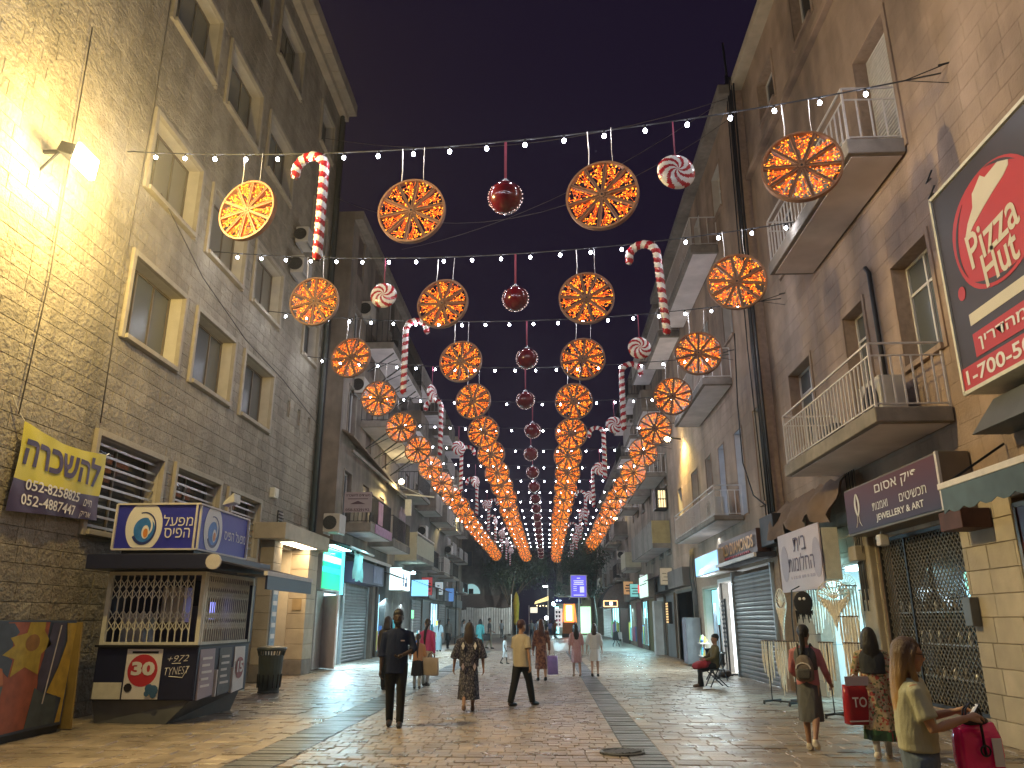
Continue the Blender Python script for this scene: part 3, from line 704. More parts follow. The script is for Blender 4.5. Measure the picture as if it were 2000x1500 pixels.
MB().bar((-6.2,14.9,3.62),(-6.2,14.9,3.8),.03).build('stem', M['cream_m'], fl2)
MB().hexa([(-6.32,14.75,3.78),(-6.08,14.75,3.84),(-6.08,15.05,3.84),(-6.32,15.05,3.78),(-6.30,14.78,3.86),(-6.10,14.72,4.02),(-6.10,15.08,4.02),(-6.30,15.02,3.86)]).build('head', M['cream_m'], fl2, bevel=.01)

# litter bin
bi = thing('litter_bin', 'dark green slotted litter bin between kiosk and portico', 'bin', (-6.62,19.2,0))
MB().lathe((-6.62,19.2,0), [(.25,0),(.25,.03),(.24,.06),(.29,.82),(.29,.84)], 20).build('body', M['green_dk'], bi)
MB().lathe((-6.62,19.2,0), [(.33,.94),(.35,.98),(.33,1.02),(.2,1.05),(.16,1.04)], 20).build('lid', M['green_dk'], bi)
for k in range(14):
    a = 2*math.pi*k/14
    MB().bar((-6.62+.285*math.cos(a),19.2+.285*math.sin(a),.83),(-6.62+.32*math.cos(a),19.2+.32*math.sin(a),.96),.03).build('rim_post', M['green_dk'], bi)
    MB().bar((-6.62+.262*math.cos(a),19.2+.262*math.sin(a),.12),(-6.62+.278*math.cos(a),19.2+.278*math.sin(a),.42),.022).build('rib', M['black'], bi)
# ------------------------------------------------------------------ right near building (dressed limestone)
XR = 6.2
R1 = thing('stone_building', 'brown dressed stone block on the right with two white railed balconies', 'building', (6.2,14,0))
wA = (11.45,12.75,5.75,7.6); wB = (14.1,15.1,4.8,7.58); wC = (17.25,18.85,5.6,7.55)
wD = (11.6,12.95,9.45,12.15); wE = (17.45,18.8,14.95,16.25); wF = (14.5,15.7,14.95,16.6); wG = (17.3,18.6,10.2,11.9)
lat = (11.95,15.0,.3,3.08); drm = (15.75,18.6,0,2.75); pst = (7.6,10.55,0,3.2)
opR = [wA,wB,wC,wD,wE,wF,wG,lat,drm,pst]
backing(R1, -1, XR, -6, 20.35, 0, 17.7, opR, M['joint_r'], depth=.3)
holes = [(o[0]-(0 if o in (lat,drm,pst) else .1),o[1]+(0 if o in (lat,drm,pst) else .1),o[2]-.1,o[3]+(.1 if o[3] > 3.3 else 0)) for o in opR] + [(11.5,16.4,9.2,9.42),(11.5,16.15,4.5,4.72)]
stones(R1, -1, XR, 4, 20.35, 0, 3.5, holes, .33, .5, .75, M['stone_pale'], 70, .02, .025, cf=.006, rough=.004)
stones(R1, -1, XR, 4, 20.35, 3.5, 17.3, holes, .31, .4, .75, M['stone_r'], 230, .006, .0065, cf=.0015, rough=.003)
MB().box(XR-.35, XR+3, 4, 20.35, 17.32, 17.62).build('cornice', M['stone_pale'], R1, bevel=.03)
b = MB(); b.box(XR-.16, XR, 12.9, 20.3, 14.12, 14.3); b.box(XR-.1, XR, 12.9, 20.3, 14.3, 14.42); b.build('string_course', M['stone_r'], R1, bevel=.015)
window(R1, -1, XR, *wA, panes=2, transom=7.05, sill=True, trim=.1, tp=.035, st=M['stone_r'], g=M['glass2'])
window(R1, -1, XR, *wB, panes=2, transom=7.05, sill=False, trim=.1, tp=.035, st=M['stone_r'], g=M['glass2'])
window(R1, -1, XR, *wC, panes=2, transom=7.0, trim=.1, tp=.035, st=M['stone_r'], g=M['glass2'])
for w_ in (wE,wF,wG): window(R1, -1, XR, *w_, panes=2, trim=.1, tp=.035, st=M['stone_r'])
f = window(R1, -1, XR, *wD, panes=1, trim=.12, tp=.04, st=M['stone_r'], sill=False)
b = MB()
for k in range(34): b.box(XR+.20,XR+.225,wD[0]+.06,wD[1]-.06,wD[2]+.06+k*.077,wD[2]+.115+k*.077)
b.build('blind_slats', M['white_m'], f, kind='stuff')
def balcony(bld, sd, X, Xf, y0, y1, zb, zt, zr, sp, railm, slabm, solo=True, mid=None, sofm=None):
    xa, xb = min(X,Xf), max(X,Xf)
    s = MB().box(xa,xb,y0,y1,zb,zt).build('balcony', slabm, bld, bevel=.02)
    MB().box(xa+.1,xb-.02,y0+.12,y1-.12,zb-.012,zb-.002).build('soffit', sofm or M['soffit'], s)
    e = .06 if Xf > X else -.06
    rail_pts = [(X-sd*-.05 if False else X, y0+.06), (Xf-e, y0+.06), (Xf-e, y1-.06), (X, y1-.06)]
    rail_parts = rail(s, rail_pts, zt, zr, sp, railm, solo=solo, mid=mid)
    return s
balcony(R1, -1, XR-.03, 5.0, 11.5, 16.15, 4.5, 4.74, 5.78, .155, M['white_m'], M['conc'], mid=5.58)
balcony(R1, -1, XR-.03, 5.2, 11.55, 16.4, 9.22, 9.5, 10.55, .2, M['white_m'], M['conc'], mid=10.32)
ac_unit(5.55,5.98,12.45,13.3,4.78,5.55,'-x','grey air conditioner standing on the lower white railed balcony')
ac_unit(5.6,5.95,12.6,13.5,9.52,10.2,'-y','air conditioner behind the railing of the upper white railed balcony')
t = thing('balcony_clutter', 'dark bundled sheets lying on the floor of the lower white railed balcony', 'bundle', (5.3,14.2,4.75))
MB().ell((5.3,14.0,4.9),(.2,.4,.2)).ell((5.35,14.6,4.85),(.18,.35,.15)).build('sheets', M['black'], t, smooth=True)
cable('flue_pipe', 'black flue pipe rising between the two windows above the lower balcony', [(XR-.07,13.45,4.8),(XR-.07,13.5,7.9),(XR-.07,13.62,8.05)], .045, M['iron'], 'pipe')
for z, lb_ in ((8.25,'upper'),(7.98,'lower')):
    cable('wall_hook', lb_+' bent iron hook in the stone beside the pizza sign', [(XR-.02,11.0,z+.1),(XR-.12,10.98,z),(XR-.16,10.85,z-.03),(XR-.14,10.72,z+.08)], .014, M['iron'], 'hook')
# pizza sign
pz = thing('pizza_sign', 'big boxed pizza restaurant sign with red oval on the right wall', 'sign', (5.9,9,6))
px = 5.70
MB().box(px+.02,XR-.03,7.3,10.26,4.55,7.52).build('sign_box', M['cream_m'], pz, bevel=.01)
MB().box(px,px+.02,7.34,10.22,4.6,7.47).build('face', mat('sign_charcoal',(.045,.04,.05),rough=.45,var=.05), pz)
b = MB()
for z in (4.56,7.51): b.bar((px,7.3,z),(px,10.26,z),.05)
for y in (7.32,10.25): b.bar((px,y,4.56),(px,y,7.51),.05)
b.build('edge', M['cream_m'], pz)
def SG(pts, m, k, nm_='logo_shape'):             # sign face: u to the reader's right (towards -Y), v up
    b = MB(); b.poly([(px-.004*k, 10.25-u, 4.56+v) for u, v in pts], (-.004,0,0)); return b.build(nm_, m, pz)
red = mat('pizza_red',(.46,.035,.04),rough=.45,var=.05); crm = mat('pizza_cream',(.62,.57,.46),rough=.5,var=.04); chc = mat('pizza_line',(.045,.04,.05),rough=.5)
C0 = (1.28,1.88)
def blob(r1, r2, a0=0, a1=2*math.pi, n=44, w=.03): return [(C0[0]+r1*math.cos(a)*(1+w*math.sin(3*a+.6)), C0[1]+r2*math.sin(a)*(1+w*math.cos(2*a))) for a in ln(a0,a1,n)[:-1]]
SG(blob(.94,.81), red, 1)
def arc(r1, r2, a0, a1, w, n=24):
    o = [(C0[0]+r1*math.cos(a), C0[1]+r2*math.sin(a)) for a in ln(a0,a1,n)]; i_ = [(C0[0]+(r1-w*math.sin(math.pi*k/n))*math.cos(a), C0[1]+(r2-w*math.sin(math.pi*k/n))*math.sin(a)) for k, a in enumerate(ln(a0,a1,n))]
    return o + i_[::-1]
SG(arc(.86,.74,2.25,3.75,.06), chc, 2); SG(arc(.86,.74,3.95,5.1,.07), chc, 2); SG(arc(.89,.77,.7,1.5,.04), chc, 2)
SG([(C0[0]-.93+.09*math.cos(a),C0[1]-.56+.1*math.sin(a)) for a in ln(0,6.28,12)[:-1]], red, 1)
SG([(round((x-.72)*.9+.66,3), round((v-1.86)*.82+1.93,3)) for x, v in [(.72,1.9),(.86,2.12),(1.05,2.3),(1.1,2.52),(1.16,2.55),(1.36,2.68),(1.46,2.58),(1.8,2.62),(2.02,2.50),(2.0,2.42),(1.86,2.34),(1.60,2.26),(1.3,2.15),(1.0,2.02),(.74,1.86)]], crm, 2, 'roof_emblem')
text('Pizza', (px-.012,10.25-1.22,4.56+1.80), 1.14, .50, (0,-1,.10), (0,.22,1), crm, pz, bold=.012, shear=.15)
text('Hut', (px-.012,10.25-1.29,4.56+1.40), .80, .46, (0,-1,.10), (0,.22,1), crm, pz, bold=.015, shear=.2)
SG([(.42,.98),(2.6,.98),(2.6,.82),(.42,.82)], crm, 1, 'white_bar')
SG([(.42,.7),(2.7,.7),(2.7,.38),(.42,.38)], red, 1, 'red_bar')
SG([(.0,.33),(2.9,.33),(2.9,.03),(.0,.03)], red, 1, 'red_bar')
text(heb('כשר למהדרין'), (px-.012,10.25-1.55,4.56+.54), 2.0, .22, (0,-1,0), (0,0,1), M['print_w'], pz, bold=.015)
text('1-700-50-', (px-.012,10.25-.92,4.56+.18), 1.6, .2, (0,-1,0), (0,0,1), M['print_w'], pz, bold=.02)
# grey unit under the sign
t = thing('window_hood', 'grey metal hood under the pizza sign', 'hood', (6.0,9.4,4.1))
MB().hexa([(XR-.55,8.2,3.98),(XR-.04,8.2,3.98),(XR-.04,10.2,3.98),(XR-.55,10.2,3.98),(XR-.3,8.2,4.42),(XR-.04,8.2,4.42),(XR-.04,10.0,4.42),(XR-.3,10.0,4.42)]).build('hood', M['dkgrey'], t, bevel=.01)
# blue awning
aw = thing('blue_awning', 'faded blue awning with white bar and scalloped valance on the right', 'awning', (5.6,9,3.4))
ya, yb = 7.0, 10.5
MB().hexa([(5.3,ya,3.36),(XR-.04,ya,3.62),(XR-.04,yb,3.62),(5.3,yb,3.36),(5.3,ya,3.385),(XR-.04,ya,3.645),(XR-.04,yb,3.645),(5.3,yb,3.385)]).build('sheet', M['awn_blue'], aw)
MB().box(5.27,5.33,ya,yb+.06,3.30,3.385).build('front_bar', M['white_m'], aw, bevel=.01)
b = MB(); n = 28; pts = []
for k in range(n+1):
    y = ya + (yb-ya)*k/n; pts.append((5.29, y, 3.02 - .05*abs(math.sin(k*math.pi/3)) ))
b.poly([(5.29,yb,3.30),(5.29,ya,3.30)] + pts, (-.008,0,0)); b.build('valance', M['awn_blue'], aw)
b = MB(); b.bar((XR-.04,yb-.1,3.9),(5.4,yb-.1,3.42),.03); b.bar((XR-.04,yb-.5,3.3),(5.5,yb-.4,3.42),.03); b.build('arm', M['iron'], aw)
# poster doorway
MB().box(XR+.28,XR+.3,7.6,10.55,0,3.2).build('dark_shopfront', M['iron'], R1)
t = thing('shop_poster', 'framed wine red elevator poster at the right edge', 'poster', (6.2,9.9,1.8))
MB().box(XR-.03,XR+.02,9.2,10.42,.9,3.05).build('sheet', mat('poster_wine',(.10,.03,.05),rough=.4,var=.4,scale=1.4), t)
b = MB()
for y in (9.17,10.45): b.bar((XR-.02,y,.85),(XR-.02,y,3.1),.06)
for z in (.87,3.08): b.bar((XR-.02,9.17,z),(XR-.02,10.45,z),.06)
b.build('frame', M['frame_b'], t)
text('elevator', (XR-.036,10.16,2.0), 1.5, .22, (0,0,1), (0,1,0), M['print_w'], t, bold=.005)
MB().box(XR-.04,XR-.034,9.5,9.98,2.35,2.75).build('logo', M['print_w'], t)
t = thing('wall_box', 'grey lock box on the yellow lit pier beside the lattice grille', 'box', (6.1,11.85,1.7))
MB().box(XR-.16,XR-.03,11.72,11.93,1.55,1.95).build('case', M['dkgrey'], t, bevel=.01)
# jewellery shop: lattice grille
J = thing('lattice_grille', 'tall dark diamond lattice grille closing the jewellery shop', 'grille', (6.2,13.4,.3))
lm = mat('lattice_steel',(.24,.21,.16),rough=.5,metal=.2,var=.15)
b = MB(); sp = .118; a, c, e, f = lat; x = XR+.06
nn = int((c-a+f-e)/sp)
for k in range(1, nn):
    d = k*sp*1.0
    # rising and falling diagonals clipped to the opening
    y0, z0 = (a+d, e) if d <= c-a else (c, e+d-(c-a)); y1, z1 = (a, e+d) if d <= f-e else (a+d-(f-e), f)
    b.bar((x,y0,z0),(x,y1,z1),.014,.008)
    b.bar((x+.008,a+c-y0,z0),(x+.008,a+c-y1,z1),.014,.008)
b.build('diamond_mesh', lm, J, kind='stuff')
b = MB()
for y in (a+.02,(a+c)/2+.5,c-.02): b.bar((x,y,e),(x,y,f),.05)
for z in (e+.02,f-.03): b.bar((x,a,z),(x,c,z),.06)
b.build('frame', M['iron'], J)
MB().box(XR-.03,XR+.25,a-.05,c+.05,.0,.28).build('sill_block', M['conc'], R1, bevel=.01)
MB().box(XR+.25,XR+.3,a,c,e,f).build('shop_glass', glass('shop_glass',(.012,.012,.014),.08), R1)
inn = thing('shop_display', 'dim glass shelves of jewellery behind the lattice grille', 'display', (6.4,13.4,.5))
for k, zz in enumerate((.75,1.25,1.75)):
    MB().box(XR+.12,XR+.24,a+.1,c-.1,zz,zz+.02).build('shelf', M['steel'], inn)
    for q in range(9):
        y = a+.25+q*.31+R.uniform(-.05,.05); h = R.uniform(.06,.22)
        MB().lathe((XR+.18,y,zz+.02), [(.03,0),(R.uniform(.02,.05),h*.6),(.02,h)], 6).build('ornament', R.choice([M['steel'],M['dkgrey'],M['white_m'],M['frame_b']]), inn)
rc = thing('reflection_tiles', 'small greenish reflection painted as glowing tiles behind the lattice grille', 'screen', (6.43,12.4,2.2))
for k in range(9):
    MB().box(XR+.235,XR+.245,12.15+.13*(k%3)+R.uniform(0,.03),12.26+.13*(k%3),1.95+.14*(k//3),2.04+.14*(k//3)+R.uniform(0,.03)).build('tile', emit('reflected_tile%d'%k, R.choice([(.35,1,.85),(.4,.85,1),(.2,.35,1)]), R.uniform(.5,1.4)), rc)  # tiles glow to paint a reflection; no lamp sits here
# jewellery sign
js = thing('jewellery_sign', 'wine red jewellery and art sign box above the lattice grille', 'sign', (5.9,13.2,3.5))
jx = 5.70
MB().box(jx+.02,XR-.03,11.3,15.0,3.14,4.0).build('sign_box', M['frame_b'], js, bevel=.01)
sm_, snt, sb = nm('sign_gradient'); stc = N(snt,'ShaderNodeTexCoord'); ssx = N(snt,'ShaderNodeSeparateXYZ'); snt.links.new(stc.outputs['Generated'], ssx.inputs[0])
scr_ = N(snt,'ShaderNodeValToRGB'); scr_.color_ramp.elements[0].color = (.028,.016,.04,1); scr_.color_ramp.elements[1].color = (.09,.015,.018,1); snt.links.new(ssx.outputs[2], scr_.inputs[0]); snt.links.new(scr_.outputs[0], sb.inputs['Base Color']); sb.inputs['Roughness'].default_value = .55
MB().box(jx,jx+.02,11.34,14.96,3.18,3.96).build('face', sm_, js)
MB().box(jx-.01,jx+.03,11.29,11.35,3.14,4.0).build('edge', M['white_m'], js)
def jt(s, y, z, w, h, **kw): return text(s, (jx-.004,y,z), w, h, (0,-1,0), (0,0,1), M['print_w'], js, **kw)
jt(heb('פיק אסום'), 12.75, 3.78, 1.6, .19, bold=.004); jt(heb('תכשיטים'), 12.2, 3.52, .92, .13); jt(heb('ואמנות'), 13.42, 3.52, .62, .13); jt('JEWELLERY & ART', 12.75, 3.31, 1.75, .14, bold=.015)
b = MB()
for sg_ in (-1,1):
    b.poly([(jx-.005, 14.4+sg_*(.02+.10*math.sin(t)**.8 if 0<t<math.pi else .02), 3.86-.42*t/math.pi) for t in ln(0,math.pi,14)] + [(jx-.005,14.4+sg_*.045*math.sin(t),3.84-.36*t/math.pi) for t in ln(math.pi,0,14)], (-.003,0,0))
b.tube([(jx-.006,14.43,3.47),(jx-.006,14.45,3.34),(jx-.006,14.53,3.26)], .006, 4).tube([(jx-.006,14.37,3.47),(jx-.006,14.35,3.34),(jx-.006,14.27,3.26)], .006, 4)
b.build('loop_emblem', M['print_w'], js)
t = thing('steel_beam_end', 'rusty brown beam stub beside the jewellery sign', 'beam', (5.95,11.2,3)); MB().box(5.75,6.16,11.0,11.62,2.86,3.13).build('beam', mat('rust_brown',(.075,.03,.022),rough=.7,var=.3), t, bevel=.01)
t = thing('security_camera', 'small white security camera hanging under the jewellery sign', 'camera', (5.9,14.0,3)); MB().box(5.82,5.98,13.9,14.08,2.88,3.08).build('housing', M['white_m'], t, bevel=.02); MB().bar((5.9,14,3.06),(5.9,14,3.15),.03).build('bracket', M['white_m'], t)
# rough pilaster with cables
pl = MB().box(XR-.14,XR,15.06,15.7,0,3.5).build('pilaster', M['stone_pale'], R1, bevel=.03)
for k in range(6):
    cable('wall_cable', ['leftmost cable','second cable from the left','third cable from the left','fourth cable from the left','fifth cable from the left','rightmost cable'][5-k]+' hanging on the rough pilaster between the two shops', [(XR-.2,15.1+k*.09,4.45),(XR-.2-.03*math.sin(k*2),15.16+k*.075+.05*math.sin(k*3),3.3),(XR-.18,15.24+k*.05,2.8),(XR-.18,15.2+k*.06,2.2-.2*(k%3))], .014, [M['cable_g'],M['cable']][k%2], group='cables on the pilaster')
t = thing('junction_box', 'ochre junction box on the rough pilaster', 'box', (6,15.4,2.85)); MB().box(XR-.32,XR-.14,15.22,15.6,2.72,3.0).build('case', M['frame_c'], t, bevel=.015)
# dream shop
ds = thing('dream_shop_sign', 'pale lilac Hebrew shop sign above the hanging cotton macrame', 'sign', (5.6,17.2,2.9))
MB().box(5.44,5.47,15.84,18.66,2.24,3.52).build('face', M['sign_pink'], ds); MB().box(5.5,5.82,15.85,18.5,2.4,3.42).build('light_box', M['cream_m'], ds, bevel=.01)
def dt(s, y, z, w, h, m=M['print_p'], **kw): return text(s, (5.434,y,z), w, h, (0,-1,0), (0,0,1), m, ds, **kw)
dt(heb('בית'), 17.1, 3.22, .85, .3, bold=0); dt(heb('החלומות'), 17.12, 2.84, 1.75, .36, bold=0)
for yy in (18.25,16.08):
    b = MB(); b.poly([(5.436,yy+.27*math.cos(a2),2.86+.4*math.sin(a2)) for a2 in ln(0,6.28,24)[:-1]], (-.002,0,0)); b.build('hanging_motif', M['lilac'], ds)
for k in range(9): MB().box(5.434,5.439,16.3+k*.19,16.3+k*.19+R.uniform(.06,.15),2.5,2.56).build('small_print', M['lilac'], ds)
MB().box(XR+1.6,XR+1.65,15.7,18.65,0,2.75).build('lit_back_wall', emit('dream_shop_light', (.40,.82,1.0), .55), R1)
MB().box(XR+.3,XR+1.6,18.62,18.66,0,2.75).build('inner_wall', M['white_l'], R1); MB().box(XR+.3,XR+1.6,15.7,15.74,0,2.75).build('inner_wall', M['white_l'], R1); MB().box(XR+.3,XR+1.6,15.7,18.66,2.76,2.8).build('inner_ceiling', M['white_l'], R1)
MB().box(XR+.55,XR+.75,16.2,18.2,2.70,2.74).build('ceiling_tube', emit('dream_tube',(.6,.92,1),10), R1)
lamp('AREA', (XR+.6,17.2,2.68), (.45,.86,1), 100, rot=(-.35,0,-1), size=.4, sizey=2.4, parent=R1)
MB().box(XR-.02,XR+.28,18.62,20.3,0,3.4).build('side_pier', M['conc'], R1)
t = thing('tarpaulin', 'dirty brown tarpaulin bunched above the lilac shop sign', 'tarpaulin', (5.8,17.4,4))
b = MB(); n = 22; mrow = 8
vs = [(XR-.1-.55*(j/mrow)**.7*(1-.2*math.sin(i*.9))-.05*math.sin(i*1.7+j), 15.5+4.6*i/n, 4.48-(.85+.14*math.sin(i*.8))*(j/mrow)-.05*math.sin(i*2.1)) for j in range(mrow+1) for i in range(n+1)]
b.v = vs; b.f = [(j*(n+1)+i,j*(n+1)+i+1,(j+1)*(n+1)+i+1,(j+1)*(n+1)+i) for j in range(mrow) for i in range(n)]; b.m = [0]*len(b.f)
b.build('sheet', M['tarp'], t, smooth=True)
# macrame
def macrame(name, label, c, w, h, m, kind='tri', ang=0):
    t = thing(name, label, 'wall hanging', c, ang, local=True); b = MB()
    if kind == 'tri':
        b.tube([(w/2*math.cos(a), 0, h*.30*math.sin(a)) for a in ln(0,2*math.pi,20)], .012, 5, cap=False); b.build('hoop', m, t)
        b = MB()
        for k in range(9): a = math.pi*(k+.5)/9; b.tube([(0,0,-.08*h),(w*.25*math.cos(a),.01,.12*h*math.sin(a)),(w*.48*math.cos(a),0,.29*h*math.sin(a))], .01, 4)
        b.build('tree_knots', m, t)
        b = MB(); n = 13
        for k in range(n):
            x = -w/2 + w*k/(n-1); L_ = h*.72*(1-abs(x)/(w/2)*.75)
            b.tube([(x*.95,0,-h*.1*max(0,1-(2*x/w)**2)**.5),(x*.6,.012*math.sin(k),-L_*.6),(x*.35,0,-L_-.02)], [.02,.022,.008], 5)
            b.ell((x*.72,0,-L_*.7), (.03,.03,.045), 6, 4)
        b.build('fringe', m, t)
    elif kind == 'owl':
        b.ell((0,0,-.1*h),(w*.45,.06,h*.3),12,8); b.build('body', m, t); b = MB()
        for k in range(9): x = -w*.35+w*.7*k/8; b.tube([(x,0,-.3*h),(x*1.05,.01,-h*.62+.1*h*(k%3))], [.03,.008], 5)
        b.build('fringe', m, t)
        for s_ in (-.25,.25): MB().ell((s_*w*.4,-.06,.0),(.03,.012,.03),8,5).build('eye', M['white_l'], t)
    else:
        b.tube([(-w/2,0,0),(w/2,0,0)], .014, 6); b.build('rod', M['wood_dk'], t); b = MB(); n = max(5,int(w/.055))
        for k in range(n):
            x = -w/2 + w*(k+.5)/n; l = h*(1-.35*abs(2*x/w)**1.5)*R.uniform(.8,1.05)
            b.tube([(x,0,0),(x*1.02,.014*math.sin(k*1.3),-l*.5),(x*.95+.01*math.sin(k*2),.01*math.cos(k),-l)], [.016,.026,.010], 5)
        b.build('strands', m, t)
    return t
h_ = -1.45
macrame('macrame_hanging', 'white tree of life macrame on a hoop, leftmost under the lilac sign', (5.2,18.1,2.0), .55, 1.05, M['macr'], 'tri', h_)
macrame('macrame_owl', 'black fringed owl macrame hanging under the lilac sign', (5.15,16.35,2.05), .42, .75, M['macr_k'], 'owl', -.6)
macrame('macrame_hanging', 'large round beige dreamcatcher macrame beside the rough pilaster', (5.5,15.6,2.1), .62, .9, M['macr'], 'tri', -.7)
macrame('macrame_fringe', 'pale cotton fringe hung low against the roller shutter', (5.35,19.0,.98), .32, .8, M['macr'], 'rod', -1.2)
def rack(x, y, lab):
    t = thing('display_rack', lab, 'rack', (x,y,0), -.9, local=True); b = MB()
    b.tube([(-.3,0,.05),(-.3,0,1.22),(.3,0,1.22),(.3,0,.05)], .012, 6)
    b.build('bar_frame', M['black'], t)
    MB().bar((-.3,-.28,.06),(-.3,.28,.06),.035).bar((.3,-.28,.06),(.3,.28,.06),.035).bar((-.3,0,.06),(.3,0,.06),.03).build('base', M['black'], t)
    for xx in (-.3,.3):
        for yy in (-.27,.27): MB().ell((xx,yy,.03),(.03,.02,.03),8,5).build('caster', M['black'], t)
    return t
rack(4.78,17.0,'black wheeled rack hung with pale macrame beside the roller shutter'); rack(5.2,14.6,'black wheeled rack behind the woman with the red bag')
for k, (x, y, z, w, h, lab) in enumerate([(4.62,17.35,1.22,.3,.95,'leftmost ivory macrame on the wheeled rack'),(4.80,17.0,1.22,.3,1.05,'middle ivory macrame on the wheeled rack'),(5.0,16.65,1.22,.28,1.0,'rightmost ivory macrame on the wheeled rack'),
        (5.0,14.85,1.25,.3,1.0,'beige macrame hung between the backpack woman and the red bag'),(5.3,14.4,1.25,.34,1.05,'silvery macrame behind the red bag'),(5.55,15.1,1.7,.4,.9,'long knotted macrame hung beside the rough pilaster')]):
    macrame('macrame_fringe', lab, (x,y,z), w, h, M['macr'], 'rod', -.9)
for k, (y, z, w, hh, kd, mm_) in enumerate([(18.3,2.3,.4,1.0,'rod','macr'),(17.8,2.35,.35,.8,'tri','macr'),(17.3,2.3,.3,1.1,'rod','macr'),(16.9,2.35,.4,.7,'tri','macr'),(16.3,2.3,.35,1.2,'rod','macr'),(15.9,2.2,.3,1.0,'rod','macr')]):
    macrame('macrame_hanging', ['farthest','second farthest','third farthest','third nearest','second nearest','nearest'][k]+' pale macrame hanging inside the lit shop doorway', (6.05+.2*(k%2),y,z), w, hh, M[mm_], kd, -.6+.3*(k%3))
cable('hoop_stand', 'thin bent stand arching in front of the lit macrame shop', [(5.3,17.7,0),(5.3,17.7,1.7),(5.2,17.2,2.25),(5.15,16.5,2.3)], .014, M['iron'], 'stand')
MB().lathe((5.3,17.7,0),[(.2,0),(.2,.03)],14).build('stand_base', M['iron'], SC.objects['hoop_stand'])

# ------------------------------------------------------------------ right middle building
X2 = 5.9
R2 = thing('stone_building', 'right hand block with the gold diamonds shop, wall lamp and blue lit balcony doors', 'building', (5.9,29,0))
d1 = (22.75,23.7,4.66,7.2); d2 = (25.2,26.05,4.66,7.25); d3 = (27.3,28.2,5.9,7.3); d4 = (29.9,31.1,4.66,7.3); d5 = (20.75,21.35,4.7,7.3)
shp = (20.85,25.3,0,3.12); sdr = (25.55,27.4,0,2.85); swn = (27.7,30.4,.55,2.75)
up2 = [(22.6,23.8,10.2,12.0),(26,27.2,10.2,12.0),(29.5,30.7,10.2,12.0),(33,34.2,10.2,12),(22.6,23.8,14.7,16.3),(26,27.2,14.7,16.3),(29.5,30.7,14.7,16.3),(33,34.2,14.7,16.3),(33.5,34.5,5.3,7.2)]
opn = [d1,d2,d3,d4,d5,shp,sdr,swn] + up2
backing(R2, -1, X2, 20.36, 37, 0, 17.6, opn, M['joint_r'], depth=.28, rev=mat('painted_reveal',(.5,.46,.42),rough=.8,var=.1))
stones(R2, -1, X2, 20.36, 37, 3.3, 17.3, [(o[0]-.06,o[1]+.06,o[2]-.06,o[3]+.06) for o in opn], .34, .5, .9, M['stone_r'], 60, .006, .0065, cf=.0015, rough=.002)
MB().box(X2-.4,X2+3,20.37,37,17.25,17.6).build('cornice', M['conc'], R2, bevel=.03)
blu = emit('blue_lit_pane', (.30,.48,.78), .55)
for o in (d1,d2): window(R2, -1, X2, *o, panes=1, transom=o[3]-.6, trim=.06, tp=.03, sill=False, g=blu, st=M['stone_r'])
for o in [d3,d4,d5]+up2: window(R2, -1, X2, *o, panes=2, transom=o[3]-.5, trim=.06, tp=.03, st=M['stone_r'], sill=o not in (d4,))
balcony(R2, -1, X2-.02, 5.0, 23.3, 30.8, 4.5, 4.64, 5.55, .17, M['white_m'], M['conc'], mid=5.4)
balcony(R2, -1, X2-.02, 4.95, 23.3, 28.9, 8.72, 8.95, 9.95, .22, M['white_m'], M['conc'], solo=False)
balcony(R2, -1, X2-.02, 4.95, 23.6, 30.6, 13.45, 13.75, 14.8, .22, M['white_m'], M['conc'], solo=False)
balcony(R2, -1, X2-.02, 4.95, 31.6, 36.2, 13.45, 13.75, 14.8, .22, M['white_m'], M['conc'], solo=False)
ac_unit(5.1,5.5,24.0,24.9,4.66,5.3,'-x','pale air conditioner on the balcony with the blue lit doors')
wl_ = thing('wall_lamp', 'glowing yellow wall lamp high on the right hand block', 'lamp', (X2,33,9.1))
MB().bar((X2-.02,33,9.2),(X2-.55,32.9,9.25),.05).build('arm', M['iron'], wl_); MB().ell((X2-.6,32.9,9.18),(.13,.13,.1),10,7).build('globe', emit('warm_globe',(1,.80,.36),90), wl_, smooth=True)
lamp('SPOT', (X2-.55,32.5,9.1), (1,.72,.22), 900, r=.12, parent=wl_, rot=(.25,-.1,-1), spot=130, blend=.8)
# roller shutter shop
S1 = thing('closed_shop_shutter', 'wide grey roller shutter under the gold diamonds sign', 'shutter', (5.9,23,0))
shutter(S1, -1, X2-.02, shp[0]+.06, shp[1]-.08, 0.02, 2.95, .125, M['shut_gr'])
for y in (shp[0]+.02, shp[1]-.03): MB().box(X2-.1,X2+.05,y-.04,y+.04,0,3.1).build('guide_rail', M['steel'], S1)
g1 = thing('gold_sign', 'dark sign with raised gold diamonds lettering over the roller shutter', 'sign', (5.6,23.1,3.6))
MB().box(5.52,X2-.03,20.8,25.5,3.36,3.98).build('board', mat('sign_maroon',(.09,.045,.035),rough=.4,var=.2), g1, bevel=.01)
text('GOLD DIAMONDS', (5.50,23.2,3.68), 4.3, .34, (0,-1,0), (0,0,1), M['gold'], g1, bold=.03, ex=.02)
b = MB()
for q in range(14): b.box(5.49,5.51,21.6+q*.22,21.7+q*.22,3.40,3.46)
b.build('small_print', M['print_r'], g1)
t = thing('shop_awning', 'rolled awning with a white front bar over the grey roller shutter', 'awning', (5.5,22.4,3.3))
MB().hexa([(5.35,20.3,3.18),(5.85,20.3,3.2),(5.85,25.0,3.2),(5.35,25.0,3.18),(5.35,20.3,3.3),(5.85,20.3,3.34),(5.85,25.0,3.34),(5.35,25.0,3.3)]).build('cassette', M['awn_dk'], t); MB().box(5.28,5.345,20.3,25.0,3.2,3.3).build('front_bar', M['white_m'], t)
